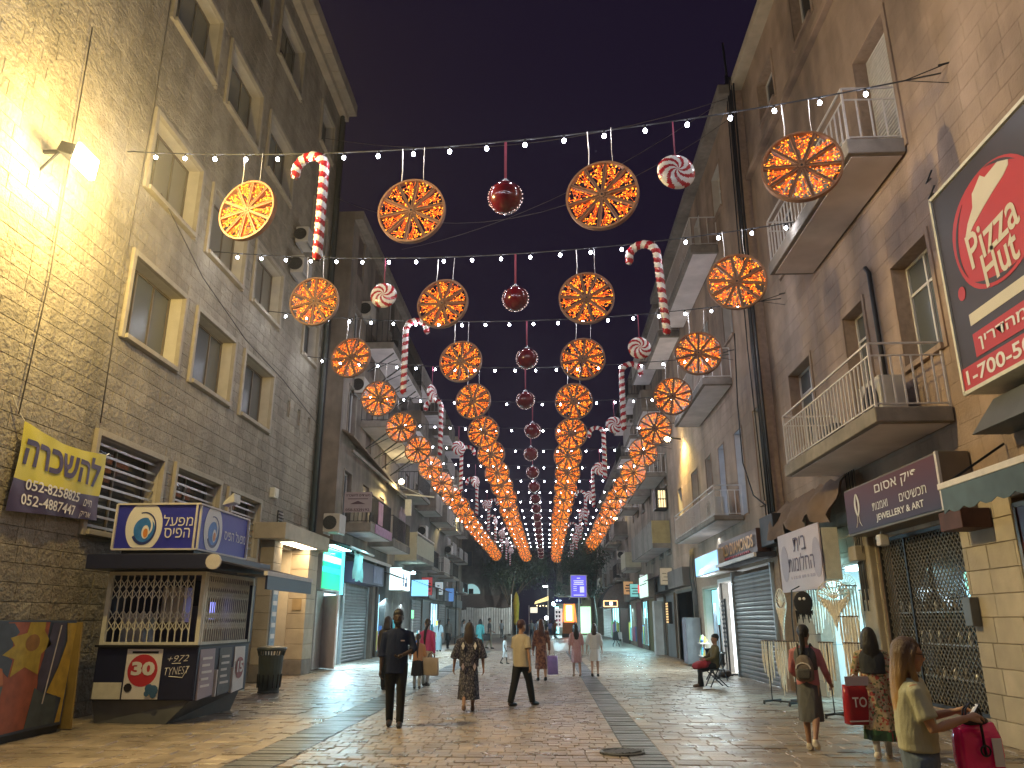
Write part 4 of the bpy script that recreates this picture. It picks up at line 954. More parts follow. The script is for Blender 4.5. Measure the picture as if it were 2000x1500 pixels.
t = thing('grey_box', 'flat grey cabinet on the wall right of the gold lettering', 'box', (5.8,20.4,4)); MB().box(5.6,6.1,19.5,20.7,3.45,4.2).build('case', M['iron'], t, bevel=.02)
# sunglasses shop
w1 = thing('white_light_box', 'glowing blue white light box over the sunglasses shop', 'sign', (5.3,26.5,3.4))
MB().box(5.32,X2-.03,24.7,28.5,3.1,3.78).build('casing', M['white_m'], w1, bevel=.02)
MB().box(5.30,5.318,24.74,28.46,3.14,3.74).build('face', emit('lightbox_blue',(.30,.62,1.0),.8), w1)
lamp('AREA', (5.2,27.0,4.40), (.8,.95,1), 25, rot=(-.1,0,-1), size=.3, sizey=2.5, parent=w1)
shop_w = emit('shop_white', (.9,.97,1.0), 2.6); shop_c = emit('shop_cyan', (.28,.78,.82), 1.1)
SS = thing('sunglasses_shop', 'bright shop front with sunglasses stand and cyan window', 'shop', (5.9,28,0))
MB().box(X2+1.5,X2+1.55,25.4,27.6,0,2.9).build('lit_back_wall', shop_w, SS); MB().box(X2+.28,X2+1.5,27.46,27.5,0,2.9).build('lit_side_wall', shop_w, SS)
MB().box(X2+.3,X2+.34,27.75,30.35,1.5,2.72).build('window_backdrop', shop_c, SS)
b = MB(); b.box(X2-.06,X2+.05,25.42,25.54,0,2.86); b.box(X2-.06,X2+.05,27.4,27.55,0,2.86); b.box(X2-.06,X2+.05,25.42,27.55,2.86,2.98); b.build('door_frame', M['frame_w'], SS)
b = MB(); b.box(X2-.04,X2+.04,27.62,27.7,.5,2.8); b.box(X2-.04,X2+.04,30.38,30.46,.5,2.8); b.box(X2-.04,X2+.04,27.62,30.46,2.76,2.84); b.box(X2-.08,X2+.06,27.62,30.46,.45,.56); b.build('window_frame', M['frame_c'], SS)
lamp('AREA', (5.75,27.6,2.8), (.8,.97,1), 420, rot=(-1,-.1,-.9), size=.4, sizey=4.2, parent=SS)
st = thing('sunglasses_stand', 'tall rotating stand of sunglasses in the bright doorway', 'stand', (5.65,25.75,0))
MB().bar((5.65,25.75,0),(5.65,25.75,2.3),.05).bar((5.35,25.75,.03),(5.95,25.75,.03),.05).bar((5.65,25.45,.03),(5.65,26.05,.03),.05).build('post', M['black'], st)
MB().bar((5.65,25.6,.7),(5.65,25.6,2.3),.02).bar((5.65,25.9,.7),(5.65,25.9,2.3),.02).build('rack_rail', M['steel'], st)
for r_ in range(11):
    for c_ in (-1,1):
        y = 25.75 + c_*.125; z = 2.22 - r_*.135; b = MB()
        for e_ in (-.05,.05): b.ell((5.58,y+e_,z),(.014,.045,.042),8,5)
        b.bar((5.57,y-.02,z+.012),(5.57,y+.02,z+.012),.008)
        b.build('sunglasses', M['black'], st)
def goods(name, label, cat, c, n, spread, cols, seed, grp=None):
    """a loose heap of small souvenirs on a stand"""
    r = random.Random(seed); t = thing(name, label, cat, c, local=True)
    b = MB(); b.bar((-.4,0,0),(-.4,0,.9),.03); b.bar((.4,0,0),(.4,0,.9),.03); b.box(-.45,.45,-.15,.15,.86,.9); b.box(-.45,.45,-.15,.15,.45,.48); b.build('stand', M['white_m'], t)
    for k in range(n):
        b = MB(); h = r.uniform(.08,.3); x = r.uniform(-.42,.42); z = r.choice([.48,.9])
        b.lathe((x, r.uniform(-.1,.1), z), [(r.uniform(.03,.07),0),(r.uniform(.03,.07),h*.6),(.02,h)], 7); b.build('souvenir', M[cols[k%len(cols)]], t)
    return t
for nm_, cc in (('s_yel',(.6,.5,.1)),('s_cya',(.1,.45,.5)),('s_blu',(.08,.16,.45)),('s_pnk',(.5,.15,.3)),('s_grn',(.15,.4,.12))): M[nm_] = mat('souvenir_'+nm_, cc, rough=.5, var=.1)
o = goods('souvenir_stand', 'table of small bright souvenirs under the cyan shop window', 'stand', (5.45,28.7,0), 22, .4, ['s_yel','s_cya','s_blu','white_m','s_grn'], 3); o.rotation_euler = (0,0,1.5)
t = thing('hanging_scarf', 'pale blue scarf hanging beside the bright shop door', 'scarf', (5.7,27.5,2)); b = MB()
b.loft([[(5.68+.05*math.cos(a)*s_, 27.5+(.22+.1*(2.2-z)*.3)*math.sin(a)*s_, z) for a in ln(0,6.28,10)[:-1]] for z, s_ in ((2.2,.6),(1.7,1),(1.1,1.2),(.6,1.1))]); b.build('cloth', mat('pale_blue_scarf',(.35,.45,.55),rough=.8,var=.2), t, smooth=True)
t = thing('folding_chair', 'empty dark folding chair by the sunglasses doorway', 'chair', (4.85,23.9,0), .5, local=True)
b = MB()
for s_ in (-.2,.2): b.bar((s_,-.22,0),(s_,.2,.85),.025); b.bar((s_,.22,0),(s_,-.18,.46),.025)
b.build('frame', M['iron'], t); MB().box(-.2,.2,-.18,.18,.44,.47).build('seat', M['black'], t); MB().box(-.19,.19,.16,.2,.6,.86).build('backrest', M['black'], t)
t = thing('floor_bag', 'dark bag and shoes on the ground at the foot of the sunglasses stand', 'bag', (5.3,24.9,0)); MB().ell((5.3,24.9,.12),(.2,.3,.13),10,7).ell((5.0,24.6,.06),(.12,.22,.07),8,5).build('bag', M['wood_dk'], t, smooth=True)
t = thing('utility_cabinet', 'blue grey utility cabinet standing against the right wall', 'cabinet', (5.55,31.6,0)); MB().box(5.3,5.86,31.2,32.0,.05,1.75).build('case', mat('cab_grey',(.19,.22,.25),rough=.5,var=.15,dirt=.3), t, bevel=.015); MB().box(5.28,5.3,31.25,31.95,.12,1.68).build('door', mat('cab_door',(.22,.21,.26),rough=.5,var=.3,scale=4), t)
for k in range(7):
    cable('wall_cable', ['rightmost cable','second cable from the right','third cable from the right','middle cable','third cable from the left','second cable from the left','leftmost cable'][k]+' of the tangle above the blue grey cabinet', [(X2-.08,31.3+k*.16,4.4),(X2-.1-.05*(k%3),31.35+k*.13,3.4-.1*(k%2)),(X2-.08,31.3+k*.15,2.6),(X2-.08,31.3+k*.1,1.75)], .022, [M['cable_g'],M['cable']][k%2], group='cables above the grey cabinet')
# big cable bundle at the seam of the two blocks
for k in range(8):
    y = 20.15 + k*.1
    cable('seam_cable', ['thick rightmost cable','thin second cable from the right','thin third cable from the right','thick cable right of the middle','thin cable left of the middle','thin third cable from the left','thick second cable from the left','leftmost cable'][k]+' of the bundle at the right hand seam', [(X2-.02-.03*(k%3),y-.15,17.5+.1*k),(X2-.04,y+.25*math.sin(k),13),(X2-.05-.02*(k%2),y+.2*math.sin(k*2),9),(X2-.06,y-.1+.1*math.sin(k*3),4.3)], .03 if k%3 == 0 else .018, M['cable'], group='cables at the seam of the right hand blocks')
cable('loop_cable', 'slack black cable looping down beside the seam bundle', [(5.8,22.2,10),(5.75,22.4,7.8),(5.7,22.2,6.0),(5.65,21.2,4.9),(5.7,20.3,4.5)], .02)
cable('mast', 'thin aerial mast standing at the roof edge of the right hand blocks', [(5.95,20.8,17.6),(5.9,20.8,19.5)], .04, M['iron'], 'mast')
# ------------------------------------------------------------------ left: second block with balcony, green shop, shutters
def far_building(label, sd, X, y0, y1, H, m, floors, pitch, seed, z_first=4.8, ww=1.1, wh=1.5, skip=(), step=3.3, cmat=None, shut=.35, Xg=None, zg=0):
    r = random.Random(seed)
    t = thing('plaster_building', label, 'building', (X,(y0+y1)/2,0))
    ops = []; k = 0; y = y0 + .9
    while y + ww < y1 - .5:
        for f in range(floors):
            z = z_first + f*step
            if z + wh < H - .4 and not any(s[0] < y+ww and s[1] > y and s[2] < z+wh and s[3] > z for s in skip): ops.append((y, y+ww, z, z+wh))
        y += pitch*r.uniform(.85,1.15)
    backing(t, sd, X, y0, y1, zg, H, ops, m, depth=.22, back=6)
    for o in ops:
        if r.random() < shut:
            f = MB().box(min(X-sd*.1,X-sd*.16),max(X-sd*.1,X-sd*.16),o[0],o[1],o[2],o[3]).build('shutter', M['slat_v'], t)
            b = MB()
            for q in range(9): b.box(min(X-sd*.07,X-sd*.1),max(X-sd*.07,X-sd*.1),o[0]+(o[1]-o[0])*(q+.15)/9,o[0]+(o[1]-o[0])*(q+.85)/9,o[2]+.03,o[3]-.03)
            b.build('slats', M['slat_v'], f, kind='stuff')
        else: window(t, sd, X, *o, depth=.2, panes=2, trim=.07, tp=.04, m=r.choice([M['frame_w'],M['frame_b']]), st=M['conc'], g=r.choice([M['glass'],M['glass2']]))
    MB().box(min(X+sd*.35,X-sd*2),max(X+sd*.35,X-sd*2),y0+.02,y1-.02,H-.35,H+.02).build('eave', cmat or M['conc'], t)
    return t
L2 = far_building('narrow brown plaster block with purple edged balcony beyond the hewn stone building', 1, -7.5, 27.05, 38.4, 17.3, M['render'], 4, 3.0, 5, z_first=5.1, wh=1.9, skip=[], shut=.6, zg=4.2)
MB().box(-14,-8.3,27.05,38.4,0,4.2).build('ground_floor', M['conc'], L2)
b = MB()
for k in range(46): b.hexa([(-7.5,27.3+k*.24,8.35-.012*k),(-7.5,27.5+k*.24,8.35-.012*k),(-7.05,27.5+k*.24,8.1-.012*k),(-7.05,27.3+k*.24,8.1-.012*k),(-7.5,27.3+k*.24,8.42-.012*k),(-7.5,27.5+k*.24,8.42-.012*k),(-7.05,27.5+k*.24,8.17-.012*k),(-7.05,27.3+k*.24,8.17-.012*k)])
b.build('ribbed_ledge', M['render2'], L2, kind='stuff'); MB().box(-7.08,-7.0,27.2,38.3,7.5,7.62).build('ledge_gutter', M['conc'], L2)
s = MB().box(-7.52,-6.4,28.0,31.8,4.74,5.06).build('balcony', M['conc'], L2); MB().box(-7.4,-6.45,28.1,31.7,4.725,4.738).build('soffit', M['soffit'], s)
MB().box(-6.4,-6.37,28.7,31.8,4.76,5.08).build('edge_strip', mat('purple_strip',(.30,.13,.25),rough=.5,var=.35,scale=9), s)
rail(s, [(-7.5,28.05),(-6.45,28.05),(-6.45,31.75)], 5.06, 6.1, .14, M['iron'], solo=False)
MB().box(-6.44,-6.41,29.3,30.1,5.15,6.0).build('pink_sheet', mat('pink_poster',(.5,.26,.32),rough=.6,var=.2), s)
t = thing('office_sign', 'pale office rental sign with roof arrow fixed to the balcony end', 'sign', (-6.9,27.97,5.8))
MB().box(-7.42,-6.40,27.94,27.97,5.42,6.16).build('board', mat('sign_greylilac',(.36,.30,.33),rough=.6,var=.08), t)
text(heb('משרדים להשכרה'), (-6.91,27.935,6.05), .9, .1, (1,0,0), (0,0,1), M['print_p'], t, bold=.02)
text('050-5329192', (-6.91,27.935,5.51), .88, .1, (1,0,0), (0,0,1), M['print_p'], t, bold=.02)
b = MB(); b.poly([(-7.2,27.936,5.72),(-6.62,27.936,5.72),(-6.91,27.936,5.84)], (0,-.003,0)); b.box(-7.28,-6.54,27.93,27.938,5.90,5.925); b.build('arrow', M['print_p'], t)
s = MB().box(-7.52,-6.4,32.4,36.4,4.6,4.9).build('balcony', M['render'], L2); MB().box(-7.4,-6.45,32.5,36.3,4.585,4.598).build('soffit', M['soffit'], s)
rail(s, [(-7.5,32.45),(-6.45,32.45),(-6.45,36.35)], 4.9, 5.9, .16, M['iron'], solo=False)
b = MB()
for k in range(5): b.loft([[(-6.5+.05*math.cos(a), 34+k*.3+.1*math.sin(a), z) for a in ln(0,6.28,8)[:-1]] for z in (5.0,5.5,6.3+.2*(k%2))])
tag(b.build('hanging_laundry', mat('laundry',(.25,.2,.24),rough=.9,var=.3)), 'dark laundry hung over the second balcony beyond the rental sign', 'laundry')
for z0_ in (9.4,12.8):
    s = MB().box(-7.52,-6.3,30,37.6,z0_-.25,z0_).build('balcony', M['conc'], L2); MB().box(-7.45,-6.35,30.1,37.5,z0_-.262,z0_-.252).build('soffit', M['soffit'], s)
    rail(s, [(-7.5,30.05),(-6.36,30.05),(-6.36,37.5)], z0_, z0_+1.0, .2, M['iron'], solo=False)
    for k in range(4): MB().bar((-7.48,30.6+k*1.9,z0_-1.1),(-6.4,30.6+k*1.9,z0_-.28),.05).build('steel_brace', M['iron'], s); MB().bar((-7.48,30.9+k*1.9,z0_-1.0),(-6.4,31.4+k*1.9,z0_-.28),.03).build('steel_brace', M['iron'], s)
for k, (yy, zz, lab) in enumerate([(29.0,13.6,'topmost of the air conditioners on the brown block'),(33.2,10.9,'air conditioner under the braced balconies'),(28.6,10.2,'air conditioner near the corner of the brown block'),(35.0,14.2,'high air conditioner by the dark eave')]):
    ac_unit(-7.5,-7.1,yy,yy+.9,zz,zz+.65,'-y',lab+' on the left', group='air conditioners on the brown left block')
ac_unit(-7.35,-6.8,25.2,26.0,4.42,5.02,'-y','large grey air conditioner beside the pipes above the lit portico')
# green shop
GS = thing('green_shop', 'narrow shop with glowing green and turquoise sign and open white door', 'shop', (-8.2,29,0))
MB().box(-8.28,-8.0,27.7,30.25,2.7,4.2).build('sign_box', M['white_m'], GS)
for k, (z0_, z1_, c, st_) in enumerate([(2.74,3.32,(.0,.62,.22),1.0),(3.33,3.50,(.02,.75,.85),1.1),(3.51,3.68,(.0,.62,.25),1.0),(3.69,3.92,(.55,.8,.95),.9),(3.93,4.16,(.0,.62,.25),1.1)]):
    MB().box(-7.99,-7.975,27.74,30.2,z0_,z1_).build('sign_panel', emit('green_sign_%d'%k, c, st_), GS)
MB().box(-8.0,-7.95,30.25,30.6,2.6,4.25).build('sign_edge', emit('turquoise_edge',(.15,.85,.95),1.1), GS)
MB().box(-7.93,-7.6,28.2,30.2,4.22,4.28).build('sign_lamp', emit('cyan_tube',(.45,.95,1),7), GS)
lamp('AREA', (-7.55,29.2,4.15), (.33,.85,1), 200, rot=(.25,0,-1), size=.3, sizey=2.6, parent=GS)
MB().box(-8.296,-8.285,28.9,30.9,0.02,2.62).build('lit_doorway', emit('doorway_white',(.72,.88,1),1.25), GS)
MB().box(-8.29,-8.2,30.85,31.2,0,3.0).build('door_jamb', M['white_m'], GS); MB().box(-8.29,-8.2,28.0,28.9,0,2.66).build('door_jamb', M['white_m'], GS)
MB().hexa([(-8.2,28.9,0.02),(-7.5,28.15,.02),(-7.46,28.19,.02),(-8.16,28.94,.02),(-8.2,28.9,2.5),(-7.5,28.15,2.5),(-7.46,28.19,2.5),(-8.16,28.94,2.5)]).build('door', mat('door_pink',(.52,.42,.40),rough=.5,var=.1), GS)
for k in range(6): MB().box(-8.27,-8.2,29.1+k*.3,29.22+k*.3,.05,2.5).build('hanging_clothes', mat('cloth_blue%d'%k,(.2+.05*k,.35,.6-.05*k),rough=.8), GS)
lamp('AREA', (-7.9,29.9,2.5), (.5,.82,1), 520, rot=(1,-.15,-.9), size=1.6, sizey=.4, parent=GS)
t = thing('teal_banner', 'pale teal cloth banner hanging under an awning right of the green sign', 'banner', (-6.9,28.7,3.5)); b = MB()
b.v = [(-7.0+.03*math.sin(i*1.3+j), 28.2+1.5*i/12, 4.05-1.0*j/6+.05*math.sin(i)) for j in range(7) for i in range(13)]
b.f = [(j*13+i,j*13+i+1,(j+1)*13+i+1,(j+1)*13+i) for j in range(6) for i in range(12)]; b.m = [0]*len(b.f); b.build('cloth', M['teal_c'], t, smooth=True)
t = thing('shop_awning', 'ragged awning frame slanting over the green shop', 'awning', (-7.6,28.5,4.4)); MB().hexa([(-8.25,26.6,4.5),(-6.9,27.2,4.12),(-6.9,31,4.08),(-8.25,31,4.55),(-8.25,26.6,4.55),(-6.9,27.2,4.16),(-6.9,31,4.12),(-8.25,31,4.6)]).build('sheet', M['awn_dk'], t); MB().bar((-6.9,27.2,4.12),(-6.9,31,4.1),.06).build('front_bar', M['white_m'], t)
S2 = thing('closed_shop_shutter', 'grey roller shutter with paler lower slats right of the green shop', 'shutter', (-8.3,34,0))
shutter(S2, 1, -8.25, 32.0, 36.0, 0.02, 3.0, .13, M['shut_gr']); 
for y_ in (31.7,36.04): MB().box(-8.3,-8.2,y_,y_+.26,0,3.1).build('guide_rail', M['steel'], S2)
t = thing('shop_sign', 'unlit dark violet shop sign boards above the left roller shutter', 'sign', (-7.7,33.5,3.6)); MB().box(-8.25,-7.5,31.6,36.0,3.12,3.95).build('box', M['purple'], t); MB().box(-7.5,-7.48,33.8,35.6,3.2,3.9).build('panel', mat('violet_panel',(.16,.17,.33),rough=.4,var=.3), t)
t = thing('shop_awning', 'dark awning with pale edge above the left roller shutter', 'awning', (-7.4,34,4)); MB().hexa([(-8.25,30.4,4.3),(-7.25,30.4,4.05),(-7.25,36.2,4.05),(-8.25,36.2,4.3),(-8.25,30.4,4.33),(-7.25,30.4,4.09),(-7.25,36.2,4.09),(-8.25,36.2,4.33)]).build('sheet', M['awn_dk'], t); MB().box(-7.27,-7.2,30.4,36.2,3.98,4.1).build('front_bar', M['white_m'], t)
b = MB(); b.box(-8.3,-8.05,36.4,36.9,0,4.2); tag(b.build('pilaster', M['render2']), 'brown pilaster between the left roller shutter and the next lit shop', 'pilaster')
cable('drain_pipe', 'brown drain pipe bundle on the pilaster past the left roller shutter', [(-8.0,37.0,4.4),(-8.0,37.0,0.05)], .07, M['wood_dk'], 'pipe')
# lamps on the left facades
def bracket_lamp(name, label, x, y, z, e):
    t = thing(name, label, 'lamp', (x,y,z)); MB().bar((x-.7,y,z-.1),(x,y,z),.05).build('arm', M['iron'], t); MB().ell((x,y,z),(.13,.13,.12),10,7).build('globe', SC.objects and (bpy.data.materials.get('warm_globe')), t, smooth=True)
    lamp('SPOT', (x+.1,y-.3,z-.12), (1,.78,.32), e, r=.12, parent=t, rot=(-.3,-.25,-1), spot=135, blend=.8); return t
bracket_lamp('wall_lamp', 'glowing yellow lamp on the brown left block above the balconies', -6.75, 35.4, 7.85, 600)
bracket_lamp('wall_lamp', 'small distant yellow lamp on the left row beyond the cream balcony', -6.7, 58, 8.9, 600)
bracket_lamp('wall_lamp', 'small distant yellow lamp on the right row above the ornate window', 5.3, 60, 9.2, 500)
t = thing('string_bracket', 'pale steel bracket arm lit by the yellow lamp on the brown block', 'bracket', (-7,38,7.6)); b = MB(); b.bar((-7.45,38.0,7.7),(-5.6,38.2,7.55),.07); b.bar((-7.45,38.0,8.2),(-6.2,38.1,7.62),.035); b.build('arm', M['cream_m'], t); MB().box(-7.0,-6.7,37.9,38.1,6.6,7.4).build('hanging_box', M['cream_m'], t)

# ------------------------------------------------------------------ left: third and fourth blocks
L3 = far_building('long dark plaster row on the left with a deep eave and crowded balconies', 1, -7.9, 38.5, 62, 16.9, M['render3'], 4, 3.2, 11, cmat=M['wood_dk'])
L4 = far_building('distant low plaster row at the left end of the street', 1, -10.2, 62.1, 93.5, 13.2, M['render'], 3, 3.4, 12)
s = MB().box(-7.9,-6.5,38.9,44.9,4.6,4.82).build('balcony', M['conc'], L3)
cream = mat('cream_parapet',(.46,.42,.3),rough=.7,var=.12)
b = MB(); b.box(-7.9,-6.5,38.9,39.0,4.82,5.9); b.box(-6.55,-6.5,39.0,44.9,4.82,5.75); b.box(-7.9,-6.5,38.88,38.9,4.5,5.9); b.build('parapet', cream, s)
MB().box(-6.56,-6.49,38.95,44.9,5.86,5.93).build('handrail', M['white_m'], s)
r = random.Random(3)
def deco_balconies(bld, sd, X, Xf, ys, zs, seed, solid):
    r = random.Random(seed)
    for y in ys:
        for z in zs:
            w = r.uniform(2.6,4.2); s = MB().box(min(X,Xf),max(X,Xf),y,y+w,z-.18,z).build('balcony', M['conc'], bld)
            MB().box(min(X,Xf)+.08,max(X,Xf)-.08,y+.1,y+w-.1,z-.19,z-.182).build('soffit', M['soffit'], s)
            if r.random() < solid:
                b = MB(); e = .08 if Xf > X else -.08
                b.box(min(X,Xf),max(X,Xf),y,y+.08,z,z+.95); b.box(min(Xf-e,Xf),max(Xf-e,Xf),y+.08,y+w,z,z+.95); b.build('parapet', r.choice([M['render'],M['conc'],cream]), s)
            else:
                e = .05 if Xf > X else -.05
                rail(s, [(X,y+.05),(Xf-e,y+.05),(Xf-e,y+w-.05)], z, z+1.0, .2, r.choice([M['iron'],M['white_m']]), solo=False)
deco_balconies(L3, 1, -7.9, -6.8, (46.5,52,57.2), (4.7,), 1, .3); deco_balconies(L3, 1, -7.9, -6.7, (40,46.5,52,57.2), (8.2,11.6,14.2), 2, .5)
deco_balconies(L4, 1, -10.2, -9.0, (63,69,75,81,86), (4.6,7.9,10.8), 4, .5)
for k, y in enumerate((47.5,50.4,55.5,60.5,66,72,78)):
    ac_unit(-7.85 if y < 62 else -10.15, -7.4 if y < 62 else -9.7, y, y+.9, 6.6+1.7*(k%3), 7.25+1.7*(k%3), '-y', ['nearest small','second small','third small','fourth small','fifth small','sixth small','farthest small'][k]+' air conditioner on the dark left row', group='air conditioners on the far left row')
# ground-floor shops on the left row
def shopfront(label, sd, X, y0, y1, z1, kind, col=None, st=1.0, sign=None, awn=None, e=0, lc=(.7,.92,1)):
    t = thing('small_shop', label, 'shop', (X,(y0+y1)/2,0)); xo = lambda d: (min(X,X+sd*d), max(X,X+sd*d))
    if kind == 'lit':
        MB().box(*xo(.02), y0+.15, y1-.15, .25, z1-.15).build('lit_window', emit('shop_lit', col, st), t)
        b = MB()
        for k in range(4): b.box(*xo(.06), y0+.1+(y1-y0-.25)*k/3, y0+.16+(y1-y0-.25)*k/3, 0, z1-.1)
        b.box(*xo(.06), y0+.1, y1-.1, 0, .25); b.build('window_frame', M['frame_b'], t)
        r = random.Random(y0)
        for k in range(7):
            y = y0+.35+(y1-y0-.7)*k/6; h = r.uniform(.5,1.5)
            MB().box(min(X+sd*.06,X+sd*.2),max(X+sd*.06,X+sd*.2),y-.12,y+.12,.3,.3+h).build('display_goods', M[r.choice(['s_yel','s_cya','s_blu','s_pnk','s_grn','white_m','wine'])], t)
        if e: lamp('AREA', (X+sd*.6,(y0+y1)/2,z1-.1), lc, e, rot=(sd*.8,0,-1), size=.4, sizey=max(1,(y1-y0)*.7), parent=t)
    elif kind == 'shut': shutter(t, sd, X+sd*.03, y0+.1, y1-.1, .02, z1-.1, .16, M['shut_gr'])
    else:
        MB().box(*xo(.05), y0+.1, y1-.1, 0, z1-.1).build('door', kind, t); b = MB()
        b.box(*xo(.09), y0, y0+.1, 0, z1); b.box(*xo(.09), y1-.1, y1, 0, z1); b.box(*xo(.09), y0+.1, y1-.1, z1-.1, z1); b.build('frame', M['frame_b'], t)
    if sign: MB().box(*xo(.45), y0+.1, y1-.1, z1+.1, z1+.85).build('fascia_sign', sign, t)
    if awn:
        MB().hexa([(X,y0,z1+1.0),(X+sd*1.1,y0,z1+.6),(X+sd*1.1,y1,z1+.6),(X,y1,z1+1.0),(X,y0,z1+1.04),(X+sd*1.1,y0,z1+.64),(X+sd*1.1,y1,z1+.64),(X,y1,z1+1.04)]).build('awning', awn, t)
    return t
shopfront('pale blue lit shop with dark awning past the brown pilaster', 1, -8.2, 37.2, 39.9, 3.0, 'lit', (.40,.78,1.0), .9, None, M['awn_dk'], 160, (.5,.85,1))
t = shopfront('bright bazaar with white lit sign and green price tag on the left', 1, -7.95, 40.2, 45.2, 3.0, 'lit', (.62,.95,.82), 1.5, None, None, 300)
MB().box(-7.9,-7.35,39.4,41.8,3.1,4.15).build('sign_box', M['white_m'], t); MB().box(-7.9,-7.3,39.36,39.39,3.1,4.2).build('sign_face', emit('sign_white',(.7,.95,1),1.3), t); MB().box(-7.34,-7.3,39.4,41.8,3.14,4.1).build('sign_face', emit('sign_white2',(.75,.97,1),1.4), t)
b = MB(); b.box(-7.29,-7.28,39.8,40.05,3.3,3.95); b.box(-7.29,-7.28,40.3,40.9,3.3,3.5); b.box(-7.29,-7.28,40.6,40.8,3.5,3.8); b.build('sign_print', mat('print_navy',(.02,.05,.25),rough=.5), t)
MB().ell((-7.2,42.2,4.1),(.12,.3,.08),8,5).build('spot_lamp', emit('cyan_spot',(.6,1,1),22), t); lamp('SPOT', (-7.0,42.2,4.05), (.6,.97,1), 350, r=.1, parent=t, rot=(.6,-.3,-1), spot=120, blend=.7)
MB().box(-6.95,-6.92,40.6,41.2,1.75,2.15).build('price_tag', emit('price_green',(.25,.85,.4),.9), t); MB().bar((-6.93,40.9,0),(-6.93,40.9,1.8),.03).build('price_pole', M['white_m'], t)
o = goods('clothes_rack', 'rack of pale blue and yellow clothes outside the bright bazaar', 'rack', (-6.9,42.2,0), 26, .5, ['s_cya','white_m','s_yel','s_blu'], 9); o.rotation_euler = (0,0,1.4)
for k, (y0_, y1_, kd, lab) in enumerate([(45.6,49,'shut','first closed shutter past the bright bazaar'),(49.4,52.6,M['dkgrey'],'grey double door past the bright bazaar'),(53,56.5,'lit','small blue lit shop halfway down the left row'),(57,60.5,'shut','second closed shutter on the left row'),(61,66,M['white_m'],'pale panel door far down the left row'),(67,72,'shut','third closed shutter far down the left row'),(73,80,M['dkgrey'],'grey door far down the left row'),(81,90,'shut','last closed shutter of the left row')]):
    shopfront(lab, 1, -7.85 if y1_ < 62 else -10.1, y0_, y1_, 2.9, kd, (.45,.75,1), 1.0, M['dkgrey'] if k % 2 else M['render3'], M['awn_dk'] if k in (0,2) else None, 180 if kd == 'lit' else 0)
bb = emit('blue_box',(.25,.65,.95),1.0)
t = thing('hanging_sign', 'small blue lit sign sticking out past the bright bazaar', 'sign', (-7.2,46,3.5)); MB().box(-7.85,-6.9,45.6,45.75,3.0,3.9).build('box', bb, t)
t = thing('street_pole', 'thin dark pole standing at the left shop fronts', 'pole', (-6.9,60,0)); MB().lathe((-6.9,60,0),[(.1,0),(.1,.4),(.06,.45),(.05,5.2)],8).build('shaft', M['iron'], t)

# ------------------------------------------------------------------ right: third and fourth blocks
R3 = far_building('grey brown row on the right with the solid yellow ended balcony', -1, 6.0, 37.05, 58, 17.4, M['render2'], 4, 3.1, 21)
R4 = far_building('distant row at the right end of the street', -1, 6.2, 58.1, 90, 14.5, M['render'], 3, 3.3, 22)
s = MB().box(5.1,6.0,38.0,47.5,5.0,5.22).build('balcony', M['conc'], R3); MB().box(5.15,5.98,38.1,47.4,4.985,4.998).build('soffit', M['soffit'], s)
b = MB(); b.box(5.1,5.18,38.1,47.5,5.22,6.3); b.build('parapet', M['conc'], s); MB().box(5.1,6.0,37.98,38.08,5.22,6.3).build('end_wall', mat('yellow_stone',(.42,.34,.16),rough=.7,var=.15), s)
deco_balconies(R3, -1, 6.0, 4.95, (38.3,44.5,50.5), (8.7,12.1,14.6), 6, .3); deco_balconies(R3, -1, 6.0, 5.0, (50.5,), (4.9,), 7, .3)
deco_balconies(R4, -1, 6.2, 5.1, (59,65,71,77,83), (4.7,7.9,10.8), 8, .4)
t = thing('ornate_window', 'warm lit ornate window box above the yellow ended balcony', 'window', (5.5,38.5,7)); MB().box(5.4,5.98,38.2,39.2,6.9,7.9).build('box', M['iron'], t)
MB().box(5.5,5.9,38.17,38.19,6.98,7.8).build('lit_pane', emit('warm_pane',(1,.82,.45),1.0), t); b = MB()
for k in range(4): b.box(5.5+k*.12,5.53+k*.12,38.14,38.165,6.98,7.8)
b.box(5.48,5.92,38.135,38.16,7.35,7.4); b.build('lattice', M['iron'], t)
ac_unit(5.2,5.9,62.0,62.4,4.5,5.15,'-y','air conditioner with a dark fan facing the street on the far right')
ac_unit(5.3,5.9,59.5,59.9,6.1,6.7,'-y','yellow lit air conditioner above the arched awning on the far right')
for k, (y0_, y1_, kd, lab) in enumerate([(32.4,36.6,M['dkgrey'],'grey metal shop door beside the blue grey cabinet'),(37.4,40.2,M['shut_gr'],'narrow warm lit doorway under the yellow ended balcony'),(40.6,43.6,M['zinc'],'pale door below the white hanging lightbox'),(44,47.2,mat('olive_door',(.10,.09,.03),rough=.5),'olive wooden door on the right row'),(47.6,50,'lit','narrow cyan lit shop on the right row'),(50.4,53.6,mat('wine_door',(.09,.015,.025),rough=.5),'dark red panelled door on the right row'),(54,60,'lit','turquoise lit clothes shop on the far right'),(61,68,M['dkgrey'],'dark door under the arched awning'),(69,76,'lit','pale green lit shop behind the tree trunk'),(77,88,'shut','last closed shutter of the right row')]):
    shopfront(lab, -1, 5.95 if y1_ < 58 else 6.15, y0_, y1_, 2.9, kd, [(.35,.85,.95),(.35,.8,.9)][k%2], 1.3, M['dkgrey'] if k % 3 else M['render3'], M['awn_dk'] if k in (1,7) else None, 240 if kd == 'lit' else 0, (.5,.93,1))
q = thing('slat_lamp', 'warm lit louvred lamp in the narrow doorway on the right', 'lamp', (5.8,38.4,2)); MB().box(5.72,5.9,38.3,38.9,1.5,2.5).build('box', M['iron'], q)
